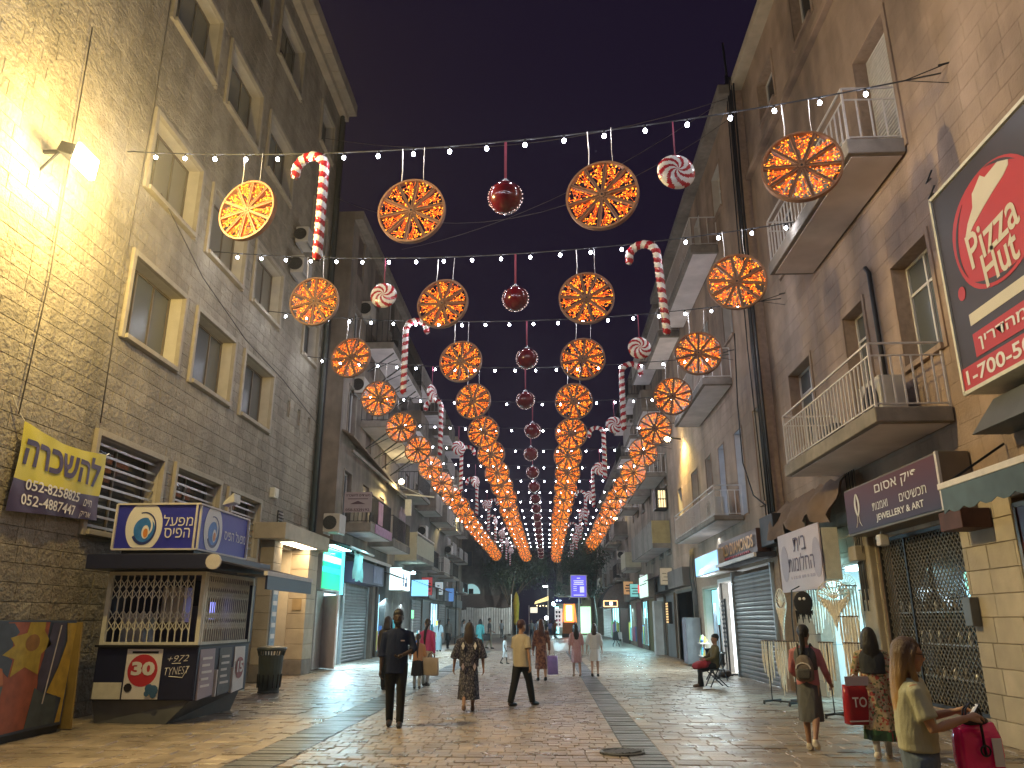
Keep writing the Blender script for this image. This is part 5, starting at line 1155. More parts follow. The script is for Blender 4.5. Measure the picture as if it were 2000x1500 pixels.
for k in range(8): MB().box(5.69,5.715,38.32,38.88,1.54+k*.12,1.61+k*.12).build('lit_slat', emit('louvre_warm',(1,.62,.25),.7), q)
q = thing('hanging_lightbox', 'white hanging lightbox with a red edge on the right row', 'sign', (5.3,41.5,3.3)); MB().box(5.02,5.3,39.7,43.5,2.75,3.9).build('casing', M['conc'], q); MB().box(4.99,5.015,39.9,43.4,2.8,3.85).build('face', emit('lightbox_pale',(.6,.85,.72),.85), q); MB().box(4.98,5.3,43.52,44.0,3.1,3.5).build('red_light', emit('red_glow',(1,.04,.05),1.0), q)
MB().box(4.97,4.985,40.2,43.0,3.42,3.46).build('print_line', M['print_k'], q)
q = thing('standing_board', 'white advertising board leaning by the pale door on the right', 'board', (5.6,41.2,0)); MB().box(5.4,5.8,40.9,41.6,0,2.6).build('panel', M['zinc'], q)
q = thing('orange_framed_sign', 'dark sign in a glowing orange frame on the far right', 'sign', (4.7,60,2.85)); MB().box(4.2,5.2,59.95,60.05,2.66,3.06).build('panel', M['print_k'], q); b = MB(); og = emit('orange_frame',(1,.5,.2),2.0)
for z in (2.66,3.06): b.bar((4.2,59.94,z),(5.2,59.94,z),.06)
b.bar((4.2,59.94,2.66),(4.2,59.94,3.06),.06); b.bar((5.2,59.94,2.66),(5.2,59.94,3.06),.06); b.build('frame', og, q); MB().box(4.62,4.86,59.93,59.945,2.74,3.0).build('print', emit('cup_white',(1,.85,.7),1.4), q)
q = thing('arched_awning', 'dark ribbed arched awning on the far right', 'awning', (5.0,62,3.2)); b = MB(); n = 10
b.v = [(6.15-2.1*math.sin(a), 60.8+.28*j*2, 2.5+2.0*math.cos(a)) for j in range(8) for a in ln(0,math.pi/2*.95,n)]; b.f = [(j*(n+1)+i,j*(n+1)+i+1,(j+1)*(n+1)+i+1,(j+1)*(n+1)+i) for j in range(7) for i in range(n)]; b.m = [0]*len(b.f); b.build('cloth', M['slat_v'], q)
for j in range(8): MB().tube([(6.15-2.12*math.sin(a), 60.8+.56*j, 2.5+2.02*math.cos(a)) for a in ln(0,math.pi/2*.95,n)], .03, 5).build('rib', M['iron'], q)
MB().poly([(6.1,60.78,2.5)]+[(6.15-2.1*math.sin(a), 60.78, 2.5+2.0*math.cos(a)) for a in ln(0,math.pi/2*.95,n)], (0,.02,0)).build('end_panel', M['slat_v'], q)
q = thing('cafe_chair', 'white plastic chair outside the turquoise lit shop', 'chair', (4.9,56,0)); b = MB()
for x in (-.2,.2):
    for y in (-.2,.2): b.bar((4.9+x,56+y,0),(4.9+x*.9,56+y*.9,.44),.04)
b.build('legs', M['white_m'], q); MB().box(4.68,5.12,55.78,56.22,.44,.47).build('seat', M['white_m'], q); MB().box(4.68,5.12,56.18,56.22,.47,.88).build('backrest', M['white_m'], q)
q = thing('market_stroller', 'dark folded stroller left near the turquoise lit shop', 'stroller', (4.5,54,0)); MB().bar((4.3,54,.1),(4.7,54,1.0),.04).bar((4.7,54,.1),(4.35,54,.8),.04).build('frame', M['iron'], q); MB().hexa([(4.3,53.8,.4),(4.7,53.8,.4),(4.7,54.2,.4),(4.3,54.2,.4),(4.35,53.8,.9),(4.6,53.8,1.0),(4.6,54.2,1.0),(4.35,54.2,.9)]).build('seat', M['black'], q)
for x in (4.3,4.7): MB().tube([(x-.02,54,.1),(x+.02,54,.1)], .1, 10).build('wheel', M['black'], q)

# blade signs sticking out over the shops
for k, (sd, x, y, z, w, h, c, st, lab) in enumerate([(1,-7.85,48.2,3.1,.7,1.1,(.8,.1,.1),.5,'red and white vertical blade sign far along the left row'),(1,-7.85,54,3.3,.6,.9,(.7,.8,.85),.7,'pale square blade sign far along the left row'),(1,-7.85,59.5,3.0,.7,1.0,(.15,.35,.8),.7,'blue blade sign far along the left row'),(1,-10.1,68,3.2,.8,.9,(.8,.7,.4),.6,'cream blade sign at the far left end'),
        (-1,5.95,36.9,3.2,.6,.8,(.5,.5,.5),0,'unlit grey blade sign on the right row'),(-1,5.95,44.2,3.1,.7,1.0,(.75,.8,.8),.6,'white blade sign past the hanging lightbox'),(-1,5.95,48.6,3.0,.8,.8,(.3,.8,.75),.7,'turquoise blade sign on the right row'),(-1,5.95,53.8,3.3,.7,.9,(.85,.45,.2),.5,'amber blade sign on the far right row')]):
    q = thing('hanging_sign', lab, 'sign', (x,y,z)); xa, xb = sorted((x+sd*.15, x+sd*(.15+w)))
    MB().box(xa,xb,y,y+.12,z,z+h).build('box', M['dkgrey'], q); MB().box(xa+.03,xb-.03,y-.012,y-.002,z+.03,z+h-.03).build('face', emit('blade_face%d'%k, c, st*.5) if st else M['white_m'], q)
    for j in range(3): MB().box(xa+.12+.06*((j+k)%2),xb-.12-.08*((j*k)%3),y-.02,y-.013,z+h*(.22+.2*j+.03*(k%3)),z+h*(.28+.2*j+.05*(k%2))).build('print_line', M['print_k'], q)
    MB().bar((x,y+.06,z+h*.8),(x+sd*.15,y+.06,z+h*.8),.05).build('bracket', M['iron'], q)
# purple street display
q = thing('street_display', 'glowing purple notice board on a post in the right half of the street', 'sign', (1.5,38,0))
MB().box(1.10,1.89,38.02,38.09,2.68,3.74).build('case', M['white_m'], q); MB().box(1.14,1.85,38.0,38.018,2.72,3.70).build('screen', emit('violet_screen',(.10,.085,.55),.95), q); MB().lathe((1.5,38.08,0),[(.14,0),(.14,.05),(.045,.08),(.045,2.7)],10).build('post', M['steel'], q)
pw = emit('screen_white',(.55,.55,.85),.8)
for z, w_ in ((3.58,.16),(3.46,.48),(3.38,.44),(3.3,.5),(2.80,.5)): MB().box(1.495-w_/2,1.495+w_/2,37.992,37.999,z-.022,z+.022).build('print_line', pw, q)
for k in range(3): MB().box(1.24,1.4,37.992,37.999,3.0+k*.09,3.03+k*.09).build('print_line', pw, q)
MB().box(1.55,1.75,37.992,37.999,2.92,3.2).build('print_block', pw, q)
b = MB(); b.tube([(1.1,38.05,2.72),(1.02,38.05,2.6)], .02, 5).tube([(1.89,38.05,2.72),(1.97,38.05,2.6)], .02, 5); b.build('clip', M['steel'], q)

# ------------------------------------------------------------------ the end of the street
F = thing('site_hoarding', 'tall white corrugated sheet hoarding closing the left end of the street', 'fence', (-7.5,95,0))
for k in range(29):
    x = -12.9+.293*k; b = MB(); h = 3.0+.06*math.sin(k*.7) - (.25 if 8 < k < 11 else 0)
    b.poly([(x,95,.12),(x+.05,94.94,.12),(x+.14,94.94,.12),(x+.19,95,.12),(x+.288,95,.12),(x+.288,95.02,.12),(x,95.02,.12)], (0,0,h)); b.build('sheet', M['zinc'], F)
MB().box(-12.9,-4.4,95.05,95.15,.4,.55).box(-12.9,-4.4,95.05,95.15,2.4,2.55).build('rail', M['steel'], F)
EB = far_building('dark stone house behind the white hoarding with an arched lit window', 1, -4.4, 100, 112, 12.5, M['render3'], 3, 3, 31)
q = MB().box(-16,-4.4,99.9,100,0,12.5).build('front_wall', M['render3'], EB); MB().box(-12,-4.45,99.6,99.9,3.3,4.7).build('roof_band', M['slat_v'], EB)
for x, z in ((-10.5,8.2),(-8.2,8.2),(-6.4,8.2)): f = MB().box(x,x+1.0,99.85,99.9,z,z+2).build('window', M['frame_b'], EB); MB().box(x+.08,x+.92,99.83,99.85,z+.08,z+1.92).build('pane', M['glass2'], f)
b = MB(); b.poly([(-9.6+1.15*math.cos(a), 99.56, 4.9+1.2*math.sin(a)) for a in ln(0,math.pi,14)], (0,.05,0)); aw_ = b.build('arched_window', emit('arch_lit',(.35,.6,.62),.55), EB)
MB().box(-9.9,-9.3,99.5,99.555,4.9,5.5).build('dark_pane', M['print_k'], aw_)
ER = far_building('distant stone house behind the orange kiosk', -1, 1.2, 98, 112, 9.0, M['render'], 2, 3, 33)
MB().box(1.2,9,97.9,98,0,9.0).build('front_wall', M['render'], ER)
for x in (1.8,3.4,5.0): f = MB().box(x,x+.9,97.85,97.9,5.8,7.4).build('window', M['frame_b'], ER); MB().box(x+.07,x+.83,97.83,97.85,5.87,7.33).build('pane', M['glass'], f)
MB().box(.8,5.5,96.5,97.9,4.55,4.7).build('canopy', M['conc'], ER)
MB().box(1.3,4.2,97.5,97.85,3.6,4.5).build('shop_sign', mat('beige_sign',(.5,.44,.34),rough=.5), ER); MB().box(1.9,3.2,97.45,97.5,3.9,4.1).build('sign_print', M['print_k'], ER)
MB().box(.9,1.35,97.4,97.8,.2,3.3).build('lit_shop', emit('cyan_shop',(.4,.9,.95),1.3), ER); MB().box(3.9,5.2,97.4,97.8,.2,3.3).build('lit_shop', emit('green_shop',(.55,.9,.6),1.1), ER)
lamp('AREA', (2.0,96.6,4.2), (.6,.92,1), 500, rot=(-.2,-1,-1), size=3, sizey=.5, parent=ER)
OK_ = thing('orange_kiosk', 'glowing orange kiosk with a dark blue canopy at the far end', 'kiosk', (2.3,86,0))
MB().box(1.55,3.05,85.6,87,.35,1.5).build('counter', mat('kiosk_orange',(.55,.16,.03),rough=.5), OK_); MB().box(1.5,3.1,85.5,87.1,0,.35).build('base', M['wood_dk'], OK_)
MB().box(1.75,2.85,86.6,86.7,1.5,3.35).build('lit_back', emit('orange_lit',(1,.36,.07),1.3), OK_); MB().box(2.0,2.6,86.5,86.58,1.7,3.2).build('lit_screen', emit('kiosk_screen',(.9,.95,1),2.2), OK_)
b = MB(); b.hexa([(1.5,85.6,1.5),(1.6,85.6,1.5),(1.6,87,1.5),(1.5,87,1.5),(1.75,85.6,3.4),(1.85,85.6,3.4),(1.85,87,3.4),(1.75,87,3.4)]); b.hexa([(3.0,85.6,1.5),(3.1,85.6,1.5),(3.1,87,1.5),(3.0,87,1.5),(2.8,85.6,3.4),(2.9,85.6,3.4),(2.9,87,3.4),(2.8,87,3.4)]); b.build('side_panel', emit('orange_glow',(1,.3,.05),.8), OK_)
MB().box(.7,3.6,85.4,87.2,3.4,4.05).build('canopy', mat('canopy_blue',(.03,.03,.16),rough=.5), OK_)
for x in (1.0,1.35): MB().ell((x,85.35,3.72),(.09,.05,.07),8,5).build('spot', emit('spot_blue_white',(.7,.85,1),6), OK_)
q = thing('menu_board', 'white menu board left of the orange kiosk', 'board', (1.0,86,1.6)); MB().box(.75,1.55,85.9,85.95,1.0,2.9).build('panel', emit('menu_white',(.8,.8,.8),.55), q)
for k in range(8): MB().box(.85+.3*(k%2),1.05+.3*(k%2),85.88,85.899,1.15+.42*(k//2),1.4+.42*(k//2)).build('picture', R.choice([M['print_k'],M['s_pnk'],M['wine']]), q)
q = thing('closed_parasol', 'tall closed yellow parasol near the far end of the street', 'parasol', (-3,76,0)); MB().lathe((-2.98,76,0),[(.35,0),(.35,.08),(.04,.1),(.035,4.3)],10).build('pole', M['steel'], q)
MB().lathe((-2.98,76,0),[(.16,1.25),(.27,1.5),(.22,1.9),(.26,2.6),(.3,3.2),(.2,3.9),(.04,4.25)],12).build('canopy', mat('parasol_yellow',(.72,.53,.04),rough=.7,var=.15,scale=6), q, smooth=True)
q = thing('street_pole', 'thin white pole in front of the hoarding end', 'pole', (-4.2,92,0)); MB().lathe((-4.2,92,0),[(.06,0),(.05,4.6)],8).build('shaft', M['white_m'], q)
q = thing('lit_canopy', 'small yellow lit canopy over the far cafe terrace', 'canopy', (-.6,92,4)); MB().hexa([(-1.5,91,3.5),(.1,91,3.9),(.1,93,3.9),(-1.5,93,3.5),(-1.4,91,3.75),(.1,91,4.35),(.1,93,4.35),(-1.4,93,3.75)]).build('cloth', emit('canopy_warm',(1,.8,.35),.75), q); MB().bar((.05,92,0),(.05,92,5.6),.12).build('post', M['steel'], q)
for k in range(4): MB().ell((-1.2+.35*k,91.2,3.3-.05*(k%2)),(.07,.07,.07),8,5).build('lantern', emit('lantern_warm',(1,.75,.4),3), q)
lamp('SPOT', (.0,91.0,5.4), (.9,1,.95), 2500, r=.15, parent=q, rot=(-6,2.5,-3.5), spot=110, blend=.6)
MB().box(-.5,.0,90.9,91.15,5.35,5.5).build('lamp_head', emit('post_lamp',(.9,1,.95),8), q)
q = thing('small_lit_sign', 'little cream lit sign on a pole near the parasol', 'sign', (-2,90,2.6)); MB().box(-1.95,-1.15,90,90.1,2.5,3.1).build('panel', emit('sign_cream',(.9,.85,.65),.8), q); MB().bar((-2.1,90.05,0),(-2.1,90.05,3.3),.07).build('pole', M['white_m'], q)
q = thing('globe_lamp', 'white globe lamp at the far end beside the lit canopy', 'lamp', (.1,90,1.9)); MB().ell((-.15,89.5,1.95),(.22,.22,.22),12,8).build('globe', emit('globe_white',(.9,.95,1),5), q, smooth=True); MB().bar((-.15,89.5,0),(-.15,89.5,1.75),.06).build('post', M['iron'], q)
q = thing('globe_lamp', 'brightest cyan white lamp above the far shop doorway', 'lamp', (.7,96,4.0)); MB().ell((.75,96,3.6),(.25,.2,.25),12,8).build('globe', emit('globe_cyan',(.75,1,1),12), q, smooth=True); MB().bar((.75,96,3.6),(1.2,97.9,3.9),.06).build('arm', M['iron'], q)
for k, (x, y) in enumerate([(.3,84),(.9,82.5),(-.2,87)]):
    q = thing('cafe_table', ['left orange cafe table beside the menu board','nearest orange cafe table at the far end','farthest orange cafe table, left of the menu board'][k], 'table', (x,y,0), group='cafe tables at the far end'); MB().lathe((x,y,0),[(.22,0),(.22,.03),(.03,.05),(.03,.72)],10).build('pedestal', M['iron'], q); MB().lathe((x,y,0),[(.36,.72),(.36,.75)],16).build('top', mat('table_orange%d'%k,(.5,.17,.05),rough=.5), q)

# trees
def tree(label, x, y, trunk_h, cx, cz, rx, rz, n, seed, tr=.22):
    r = random.Random(seed); t = thing('street_tree', label, 'tree', (x,y,0))
    b = MB(); b.tube([(x,y,0),(x+.1,y,trunk_h*.5),(x-.05,y,trunk_h)], [tr,tr*.8,tr*.62], 8)
    tips = []
    for k in range(7):
        a = 2*math.pi*k/7+r.uniform(-.3,.3); e = Vector((cx+rx*.7*math.cos(a), y+rx*.7*math.sin(a), cz+rz*r.uniform(-.3,.6)))
        m_ = Vector((x,y,trunk_h)).lerp(e,.5)+Vector((0,0,.3)); b.tube([(x-.05,y,trunk_h-.15), m_, e], [tr*.45,tr*.28,tr*.1], 6); tips += [m_, e]
    b.build('trunk', M['bark'], t, smooth=True)
    b = MB(); cl = [(r.gauss(0,.5), r.gauss(0,.5), r.gauss(0,.5)) for _ in range(40)]
    for k in range(n):
        c = cl[k%40]; p = Vector((cx + rx*(c[0]*.95+r.gauss(0,.17)), y + rx*(c[1]*.95+r.gauss(0,.17)), cz + rz*(c[2]*.95+r.gauss(0,.17))))
        s_ = r.uniform(.09,.2); d = Vector((r.gauss(0,1),r.gauss(0,1),r.gauss(0,1)-.6)).normalized(); u = d.orthogonal().normalized()
        b.add([p, p+d*s_*.6+u*s_*.38, p+d*s_*1.5, p+d*s_*.6-u*s_*.38], [(0,1,2,3)])
    b.build('crown', M['leaf'], t, kind='stuff'); return t
tree('dark spreading tree behind the hoarding at the end of the street', -4.6, 97, 3.6, -3.4, 8.0, 4.8, 3.0, 14000, 1)
tree('pale green tree leaning beside the orange kiosk on the right', 4.1, 72, 3.6, 3.4, 6.6, 2.2, 2.3, 6000, 2, .3)
# ------------------------------------------------------------------ strings of bulbs with hanging decorations
ORD = ['first','second','third','fourth','fifth','sixth','seventh','eighth','ninth','tenth','eleventh','twelfth','thirteenth','fourteenth','fifteenth','sixteenth','seventeenth','eighteenth','nineteenth']
SKEW = [.2,.2,.16,.14,.12,.1,.08] + [.06]*12
def ypos(k, x): return [11.3,15.5,19.5,23.5,27.5][k] - SKEW[k]*x if k < 5 else 27.5 + 4.05*(k-4) - SKEW[k]*x
def zpos(k, x):
    c = max(.004, .0105 - .0006*k); base = 9.45 - .02*min(k,6)
    return base + c*(x-2.2)**2
rw = random.Random(11)
# wheel prototypes: three light scatters
WR = .60
hoop_b = MB(); hp = [(WR-.035,-.05),(WR,-.05),(WR,.05),(WR-.035,.05)]
hoop_b.loft([[(r_*math.cos(a), y_, r_*math.sin(a)) for r_, y_ in hp] for a in ln(0,2*math.pi,44)], cap=False)
hoop_me = hoop_b.mesh('rim', M['hoop'])
sp_b = MB(); sp_b.box(.05,WR-.035,-.045,.03,.012,.024).box(.05,WR-.035,-.045,.03,-.024,-.012).box(.05,WR-.036,-.03,-.02,-.012,.012)
spoke_me = sp_b.mesh('spoke', M['hoop'])
hub_me = MB().tube([(0,-.05,0),(0,.05,0)], .05, 10).tube([(0,-.056,0),(0,-.05,0)], .02, 8, 1).mesh('hub', [M['hoop'],M['iron']])
def oct_(b, p, r, mi):
    x, y, z = p; b.add([(x+r,y,z),(x-r,y,z),(x,y+r,z),(x,y-r,z),(x,y,z+r),(x,y,z-r)], [(0,2,4),(2,1,4),(1,3,4),(3,0,4),(2,0,5),(1,2,5),(3,1,5),(0,3,5)], mi)
led_mes = []
for v in range(3):
    b = MB()
    for s_ in range(10):
        a0 = 2*math.pi*s_/10; prev = None
        for k in range(40):
            rr = WR*math.sqrt(rw.uniform(.025,.87)); half = math.pi/10 - .034/max(rr,.1)
            if half <= .02: continue
            a = a0 + math.pi/10 + rw.uniform(-half,half); p = (rr*math.cos(a), rw.uniform(-.03,.035), rr*math.sin(a))
            oct_(b, p, rw.choice([.009,.011,.013,.016]), 0 if rw.random() < .6 else 1)
            if prev and k % 3 != 0:
                q = Vector(prev).lerp(Vector(p), min(1,.16/max(.01,(Vector(p)-Vector(prev)).length))); b.bar(prev, q, .006, .006, 2)
            prev = p
    led_mes.append(b.mesh('fairy_lights', [M['led_y'],M['led_o'],M['led_g']]))
def wheel(k, c, x, first_to_camera):
    y, zs = ypos(k,x), zpos(k,x); dz = (1.20 if k < 5 else 1.15) + rw.uniform(-.05,.05)
    col = ['far left','inner left','inner right','far right'][c]
    t = thing('light_wheel', 'glowing orange slice wheel, %s on the %s string from the front' % (col, ORD[k]), 'light wheel', (x,y,zs-dz), rw.uniform(-.12,.12) + (-SKEW[k]), 'orange slice light wheels over the street', local=True)
    rot = rw.uniform(0,.6); t.rotation_euler[0] = rw.uniform(-.10,.06); t.rotation_euler[1] = rw.uniform(-.05,.05)
    link('rim', hoop_me, t)
    for s_ in range(10):
        o = link('spoke', spoke_me, t); o.rotation_euler = (0, rot+2*math.pi*s_/10, 0)
    link('hub', hub_me, t)
    o = link('fairy_lights', led_mes[rw.randrange(3)], t, kind='stuff'); o.rotation_euler = (0, rot+math.pi/10*0+2*math.pi*rw.randrange(10)/10, 0)
    for s_ in (-1,1): MB().tube([(s_*.2,0,.57),(s_*.19,.01,.8),(s_*.2,0,dz)], .009 if s_ < 0 else .005, 4).build('hanger', M['white_m'] if k < 4 else M['cable_g'], t)
# candy cane prototypes (hook to -X)
def cane_mesh(flip):
    pts = []; L_ = 1.86
    for i in range(97): pts.append((0,0,-2.18+.03+L_*i/96))
    for i in range(1,61):
        a = math.pi*1.12*i/60; pts.append((-.30+.30*math.cos(a),0,-.29+.30*math.sin(a)))
    n = 16; b = MB(); vs = []; acc = 0; TW = 27
    rings = []
    for i, p in enumerate(pts):
        q0 = Vector(pts[max(i-1,0)]); q1 = Vector(pts[min(i+1,len(pts)-1)]); d = (q1-q0).normalized(); a_ = Vector((0,1,0)); e_ = a_.cross(d)
        if i: acc += (Vector(p)-Vector(pts[i-1])).length
        end = min(1, (i+1)/5, (len(pts)-i)/5); end = end**.5
        ring = []
        for j in range(n):
            th = 2*math.pi*j/n; r_ = (.080 + .014*abs(math.cos(th - acc*TW)))*end
            ring.append(tuple(Vector(p) + (a_*math.cos(th)+e_*math.sin(th))*r_))
        rings.append((ring, acc))
    for i in range(len(rings)-1):
        for j in range(n):
            j2 = (j+1)%n; base = len(b.v)
            b.add([rings[i][0][j],rings[i][0][j2],rings[i+1][0][j2],rings[i+1][0][j]], [(0,1,2,3)], 0 if math.sin(2*math.pi*(j+.5)/n - (rings[i][1]+rings[i+1][1])/2*TW) > 0 else 1)
    if flip: b.v = [(-x,y,z) for x,y,z in b.v]; b.f = [f[::-1] for f in b.f]
    me = b.mesh('candy_stick', [M['red_l'],M['white_l']], True)
    import bmesh as bm_
    m2 = bm_.new(); m2.from_mesh(me); bm_.ops.remove_doubles(m2, verts=m2.verts, dist=.0005); m2.to_mesh(me); m2.free()
    return me
cane_me = [cane_mesh(False), cane_mesh(True)]
def cane(k, x, flip, tilt=0):
    y, zs = ypos(k,x), zpos(k,x)
    t = thing('candy_cane', 'red and white striped candy cane on the %s side of the %s string' % ('left' if x < 0 else 'right', ORD[k]), 'candy cane', (x,y,zs), -SKEW[k]+rw.uniform(-.2,.2), 'candy canes over the street', local=True)
    o = link('candy_stick', cane_me[flip], t); o.rotation_euler = (0,tilt,0); o.location = (0,0,-.02)
    MB().tube([(0,0,0),((-.12 if not flip else .12),0,-.06)], .01, 4).build('hanger', M['white_m'], t)
# peppermint swirl prototype
b = MB(); n = 84; prof = [(.31*q/15, .1*math.sqrt(max(0,1-(q/15)**2.6))) for q in range(16)]
for sd_ in (1,-1):
    for i in range(len(prof)-1):
        for j in range(n):
            def P(r_, y_, jj): a = 2*math.pi*jj/n; return (r_*math.cos(a), -sd_*y_, r_*math.sin(a))
            q = [P(*prof[i],j), P(*prof[i],j+1), P(*prof[i+1],j+1), P(*prof[i+1],j)]
            tw = (j+.5)/n*7 - 1.7*((prof[i][0]+prof[i+1][0])/2/.31)
            b.add(q, [(0,1,2,3) if sd_ < 0 else (3,2,1,0)], 0 if (tw % 1) < .45 else 1)
candy_me = b.mesh('swirl', [M['red_l'],M['white_l']], True)
def candy(k, x, turn=0):
    y, zs = ypos(k,x), zpos(k,x); dz = .95
    t = thing('peppermint_candy', 'round red and white swirl candy on the %s side of the %s string' % ('left' if x < 0 else 'right', ORD[k]), 'candy', (x,y,zs-dz), turn, 'swirl candies over the street', local=True)
    link('swirl', candy_me, t); MB().box(-.012,.012,-.004,.004,.3,dz).build('ribbon', M['ribbon'], t)
ball_me = MB().ell((0,0,0),(.285,.285,.285),28,18).mesh('ball', M['ball'], True)
cap_me = MB().lathe((0,0,.27),[(.09,0),(.07,.04),(.03,.05),(.025,.09)],12).mesh('cap', M['steel'], True)
b = MB()
for i in range(46): a = 2*math.pi*i/46+rw.uniform(-.05,.05); oct_(b, (.292*math.cos(a), rw.uniform(-.04,.04), .292*math.sin(a)), rw.choice([.006,.008,.010]), 0)
b.tube([(.291*math.cos(a),0,.291*math.sin(a)) for a in ln(0,2*math.pi,40)], .003, 4, 1, cap=False)
ball_led = b.mesh('fairy_lights', [M['led_w'],M['cable_g']])
def ball(k, x):
    y, zs = ypos(k,x), zpos(k,x); dz = 1.1
    t = thing('red_ball', 'dark red glass ball on a ribbon in the middle of the %s string' % ORD[k], 'bauble', (x,y,zs-dz), 0, 'red balls down the middle of the street', local=True)
    link('ball', ball_me, t); link('cap', cap_me, t); link('fairy_lights', ball_led, t, kind='stuff'); MB().box(-.022,.022,-.004,.004,.36,dz).build('ribbon', M['ribbon'], t)
bulb_me = MB().ell((0,0,-.105),(.034,.034,.04),10,7).mesh('bulb', M['bulb'], True)
bulb_mes = [bulb_me, MB().ell((0,0,-.105),(.034,.034,.04),10,7).mesh('bulb', M['bulb_dim'], True), MB().ell((0,0,-.105),(.034,.034,.04),10,7).mesh('bulb', M['bulb_hot'], True)]
sock_me = MB().lathe((0,0,-.075),[(.02,0),(.022,.05),(.012,.075)],8).mesh('socket', M['black'])
DEC = {}                                        # what hangs between the outer wheels of each string: (left, right)
for k in range(19): DEC[k] = ('cane','candy') if k % 2 == 0 else ('candy','cane')
for k in range(19):
    xa = -8.15 if k < 4 else (-7.3 if k < 9 else -7.6); xb = 6.1 if k < 3 else 5.7
    pts = [(x, ypos(k,x), zpos(k,x)) for x in ln(xa,xb,28)]
    t = thing('string_lights', 'string of white bulbs across the street, %s from the front' % ORD[k], 'string lights', (0,ypos(k,0),zpos(k,0)), 0, 'strings of white bulbs across the street')
    b = MB(); b.tube(pts, .013, 5)
    b.build('cable', M['cable'], t)
    b = MB(); p, q = Vector(pts[-1]), Vector(pts[-2]); m_ = p.lerp(q, 1.0)
    b.tube([(p.x+.12,p.y-.1,p.z+.12), q], .01, 4); b.tube([(p.x+.12,p.y+.0,p.z-.18), q], .008, 4); b.bar((xb+.15,p.y-.1,p.z+.12),(xb-.05,p.y-.05,p.z+.1),.02); b.bar((xa-.2,pts[0][1],pts[0][2]),(xa+.05,pts[0][1],pts[0][2]),.02); b.build('wall_tie', M['iron'], t)
    x = xa + .55; end = 5.4 if k < 3 else 5.1
    while x < end:
        for me, nm_ in ((bulb_mes[rw.choice((0,0,1,2))],'bulb'),(sock_me,'socket')):
            if nm_ == 'socket' and k > 5: continue
            o = link(nm_, me, t); o.location = (x, ypos(k,x), zpos(k,x))
        x += .665
    for c, wx in enumerate((-5.45,-2.28,.96,3.98)): wheel(k, c, wx + rw.uniform(-.06,.06), True)
    ball(k, -.62 + (.15 if k in (2,4) else 0))
    l_, r_ = DEC[k]
    if l_ == 'cane': cane(k, -3.95 + rw.uniform(-.08,.08), 0 if k in (0,4,8,12,16) else 1)
    else: candy(k, -3.7, [.5,0,.0,1.25,0,.4,0,.9][k % 8])
    if r_ == 'cane': cane(k, 2.42, 0 if k in (1,5,9,13) else 1, -.06 if k == 1 else 0)
    else: candy(k, 2.15 if k == 0 else 2.5, .1)
for k, (yy, lab) in enumerate([(7.1,'nearest'),(3.0,'second'),(-1.1,'third')]):     # unseen bulb strings added over and behind the camera to light the kiosk
    t = thing('string_lights', 'string of white bulbs across the street, %s of the added unseen ones above the camera' % lab, 'string lights', (0,yy,9.5), 0, 'strings of white bulbs across the street')
    MB().tube([(x, yy-.2*x, zpos(0,x)) for x in ln(-8.15,6.1,24)], .013, 5).build('cable', M['cable'], t)
    for q in range(21): o = link('bulb', bulb_me, t); x = -7.6+.665*q; o.location = (x, yy-.2*x, zpos(0,x))
# bare wires across the sky
cable('sky_wire', 'bare wire crossing the sky above the front bulb string', [(XL+.3,24,18.6),(5.9,20.5,17.2)], .012, M['cable_g'], 'wire', sag=1.0)
cable('sky_wire', 'lower bare wire sagging across the sky behind the front wheels', [(XL+.3,26,17.3),(5.9,20.7,16.6)], .01, M['cable_g'], 'wire', sag=2.2)
cable('sky_wire', 'slanting bare wire rising to the right hand roof corner', [(-5.5,26.9,15.5),(5.9,20.9,17.5)], .01, M['cable_g'], 'wire', sag=.8)
# ------------------------------------------------------------------ people
DG = None
def remesh(b, name, mats, vox, smooth=4, fac=.5):
    me = b.mesh('raw', mats); o = bpy.data.objects.new('raw', me); COL.objects.link(o)
    m = o.modifiers.new('r', 'REMESH'); m.mode = 'VOXEL'; m.voxel_size = vox
    if smooth: s_ = o.modifiers.new('s', 'SMOOTH'); s_.factor = fac; s_.iterations = smooth
    bpy.context.view_layer.update()
    dg = bpy.context.evaluated_depsgraph_get()
    out = bpy.data.meshes.new_from_object(o.evaluated_get(dg))
    bpy.data.objects.remove(o); bpy.data.meshes.remove(me)
    out.name = name; out.polygons.foreach_set('use_smooth', [True]*len(out.polygons))
    return out
def ring(c, rx, ry, n=16, p=2.0):
    o = []
    for j in range(n):
        a = 2*math.pi*j/n; ca, sa = math.cos(a), math.sin(a)
        o.append((c[0]+rx*math.copysign(abs(ca)**(2/p),ca), c[1]+ry*math.copysign(abs(sa)**(2/p),sa), c[2]))
    return o
SKIN = {k: mat('skin_'+k, c, rough=.55, var=.08, scale=12) for k, c in (('dark',(.045,.024,.016)),('mid',(.32,.18,.12)),('light',(.48,.30,.22)),('warm',(.40,.22,.13)))}
HAIR = {k: mat('hair_'+k, c, rough=.45, var=.35, scale=30, stretch=(3,3,.25), bump=.5, bscale=40) for k, c in (('black',(.010,.008,.008)),('brown',(.03,.017,.012)),('red',(.085,.03,.022)),('blonde',(.36,.21,.08)))}
def cloth(name, c, **kw): return mat(name, c, rough=.85, var=.14, scale=6, bump=.8, bscale=11, bdist=.04, stretch=(1,1,.45), **kw)
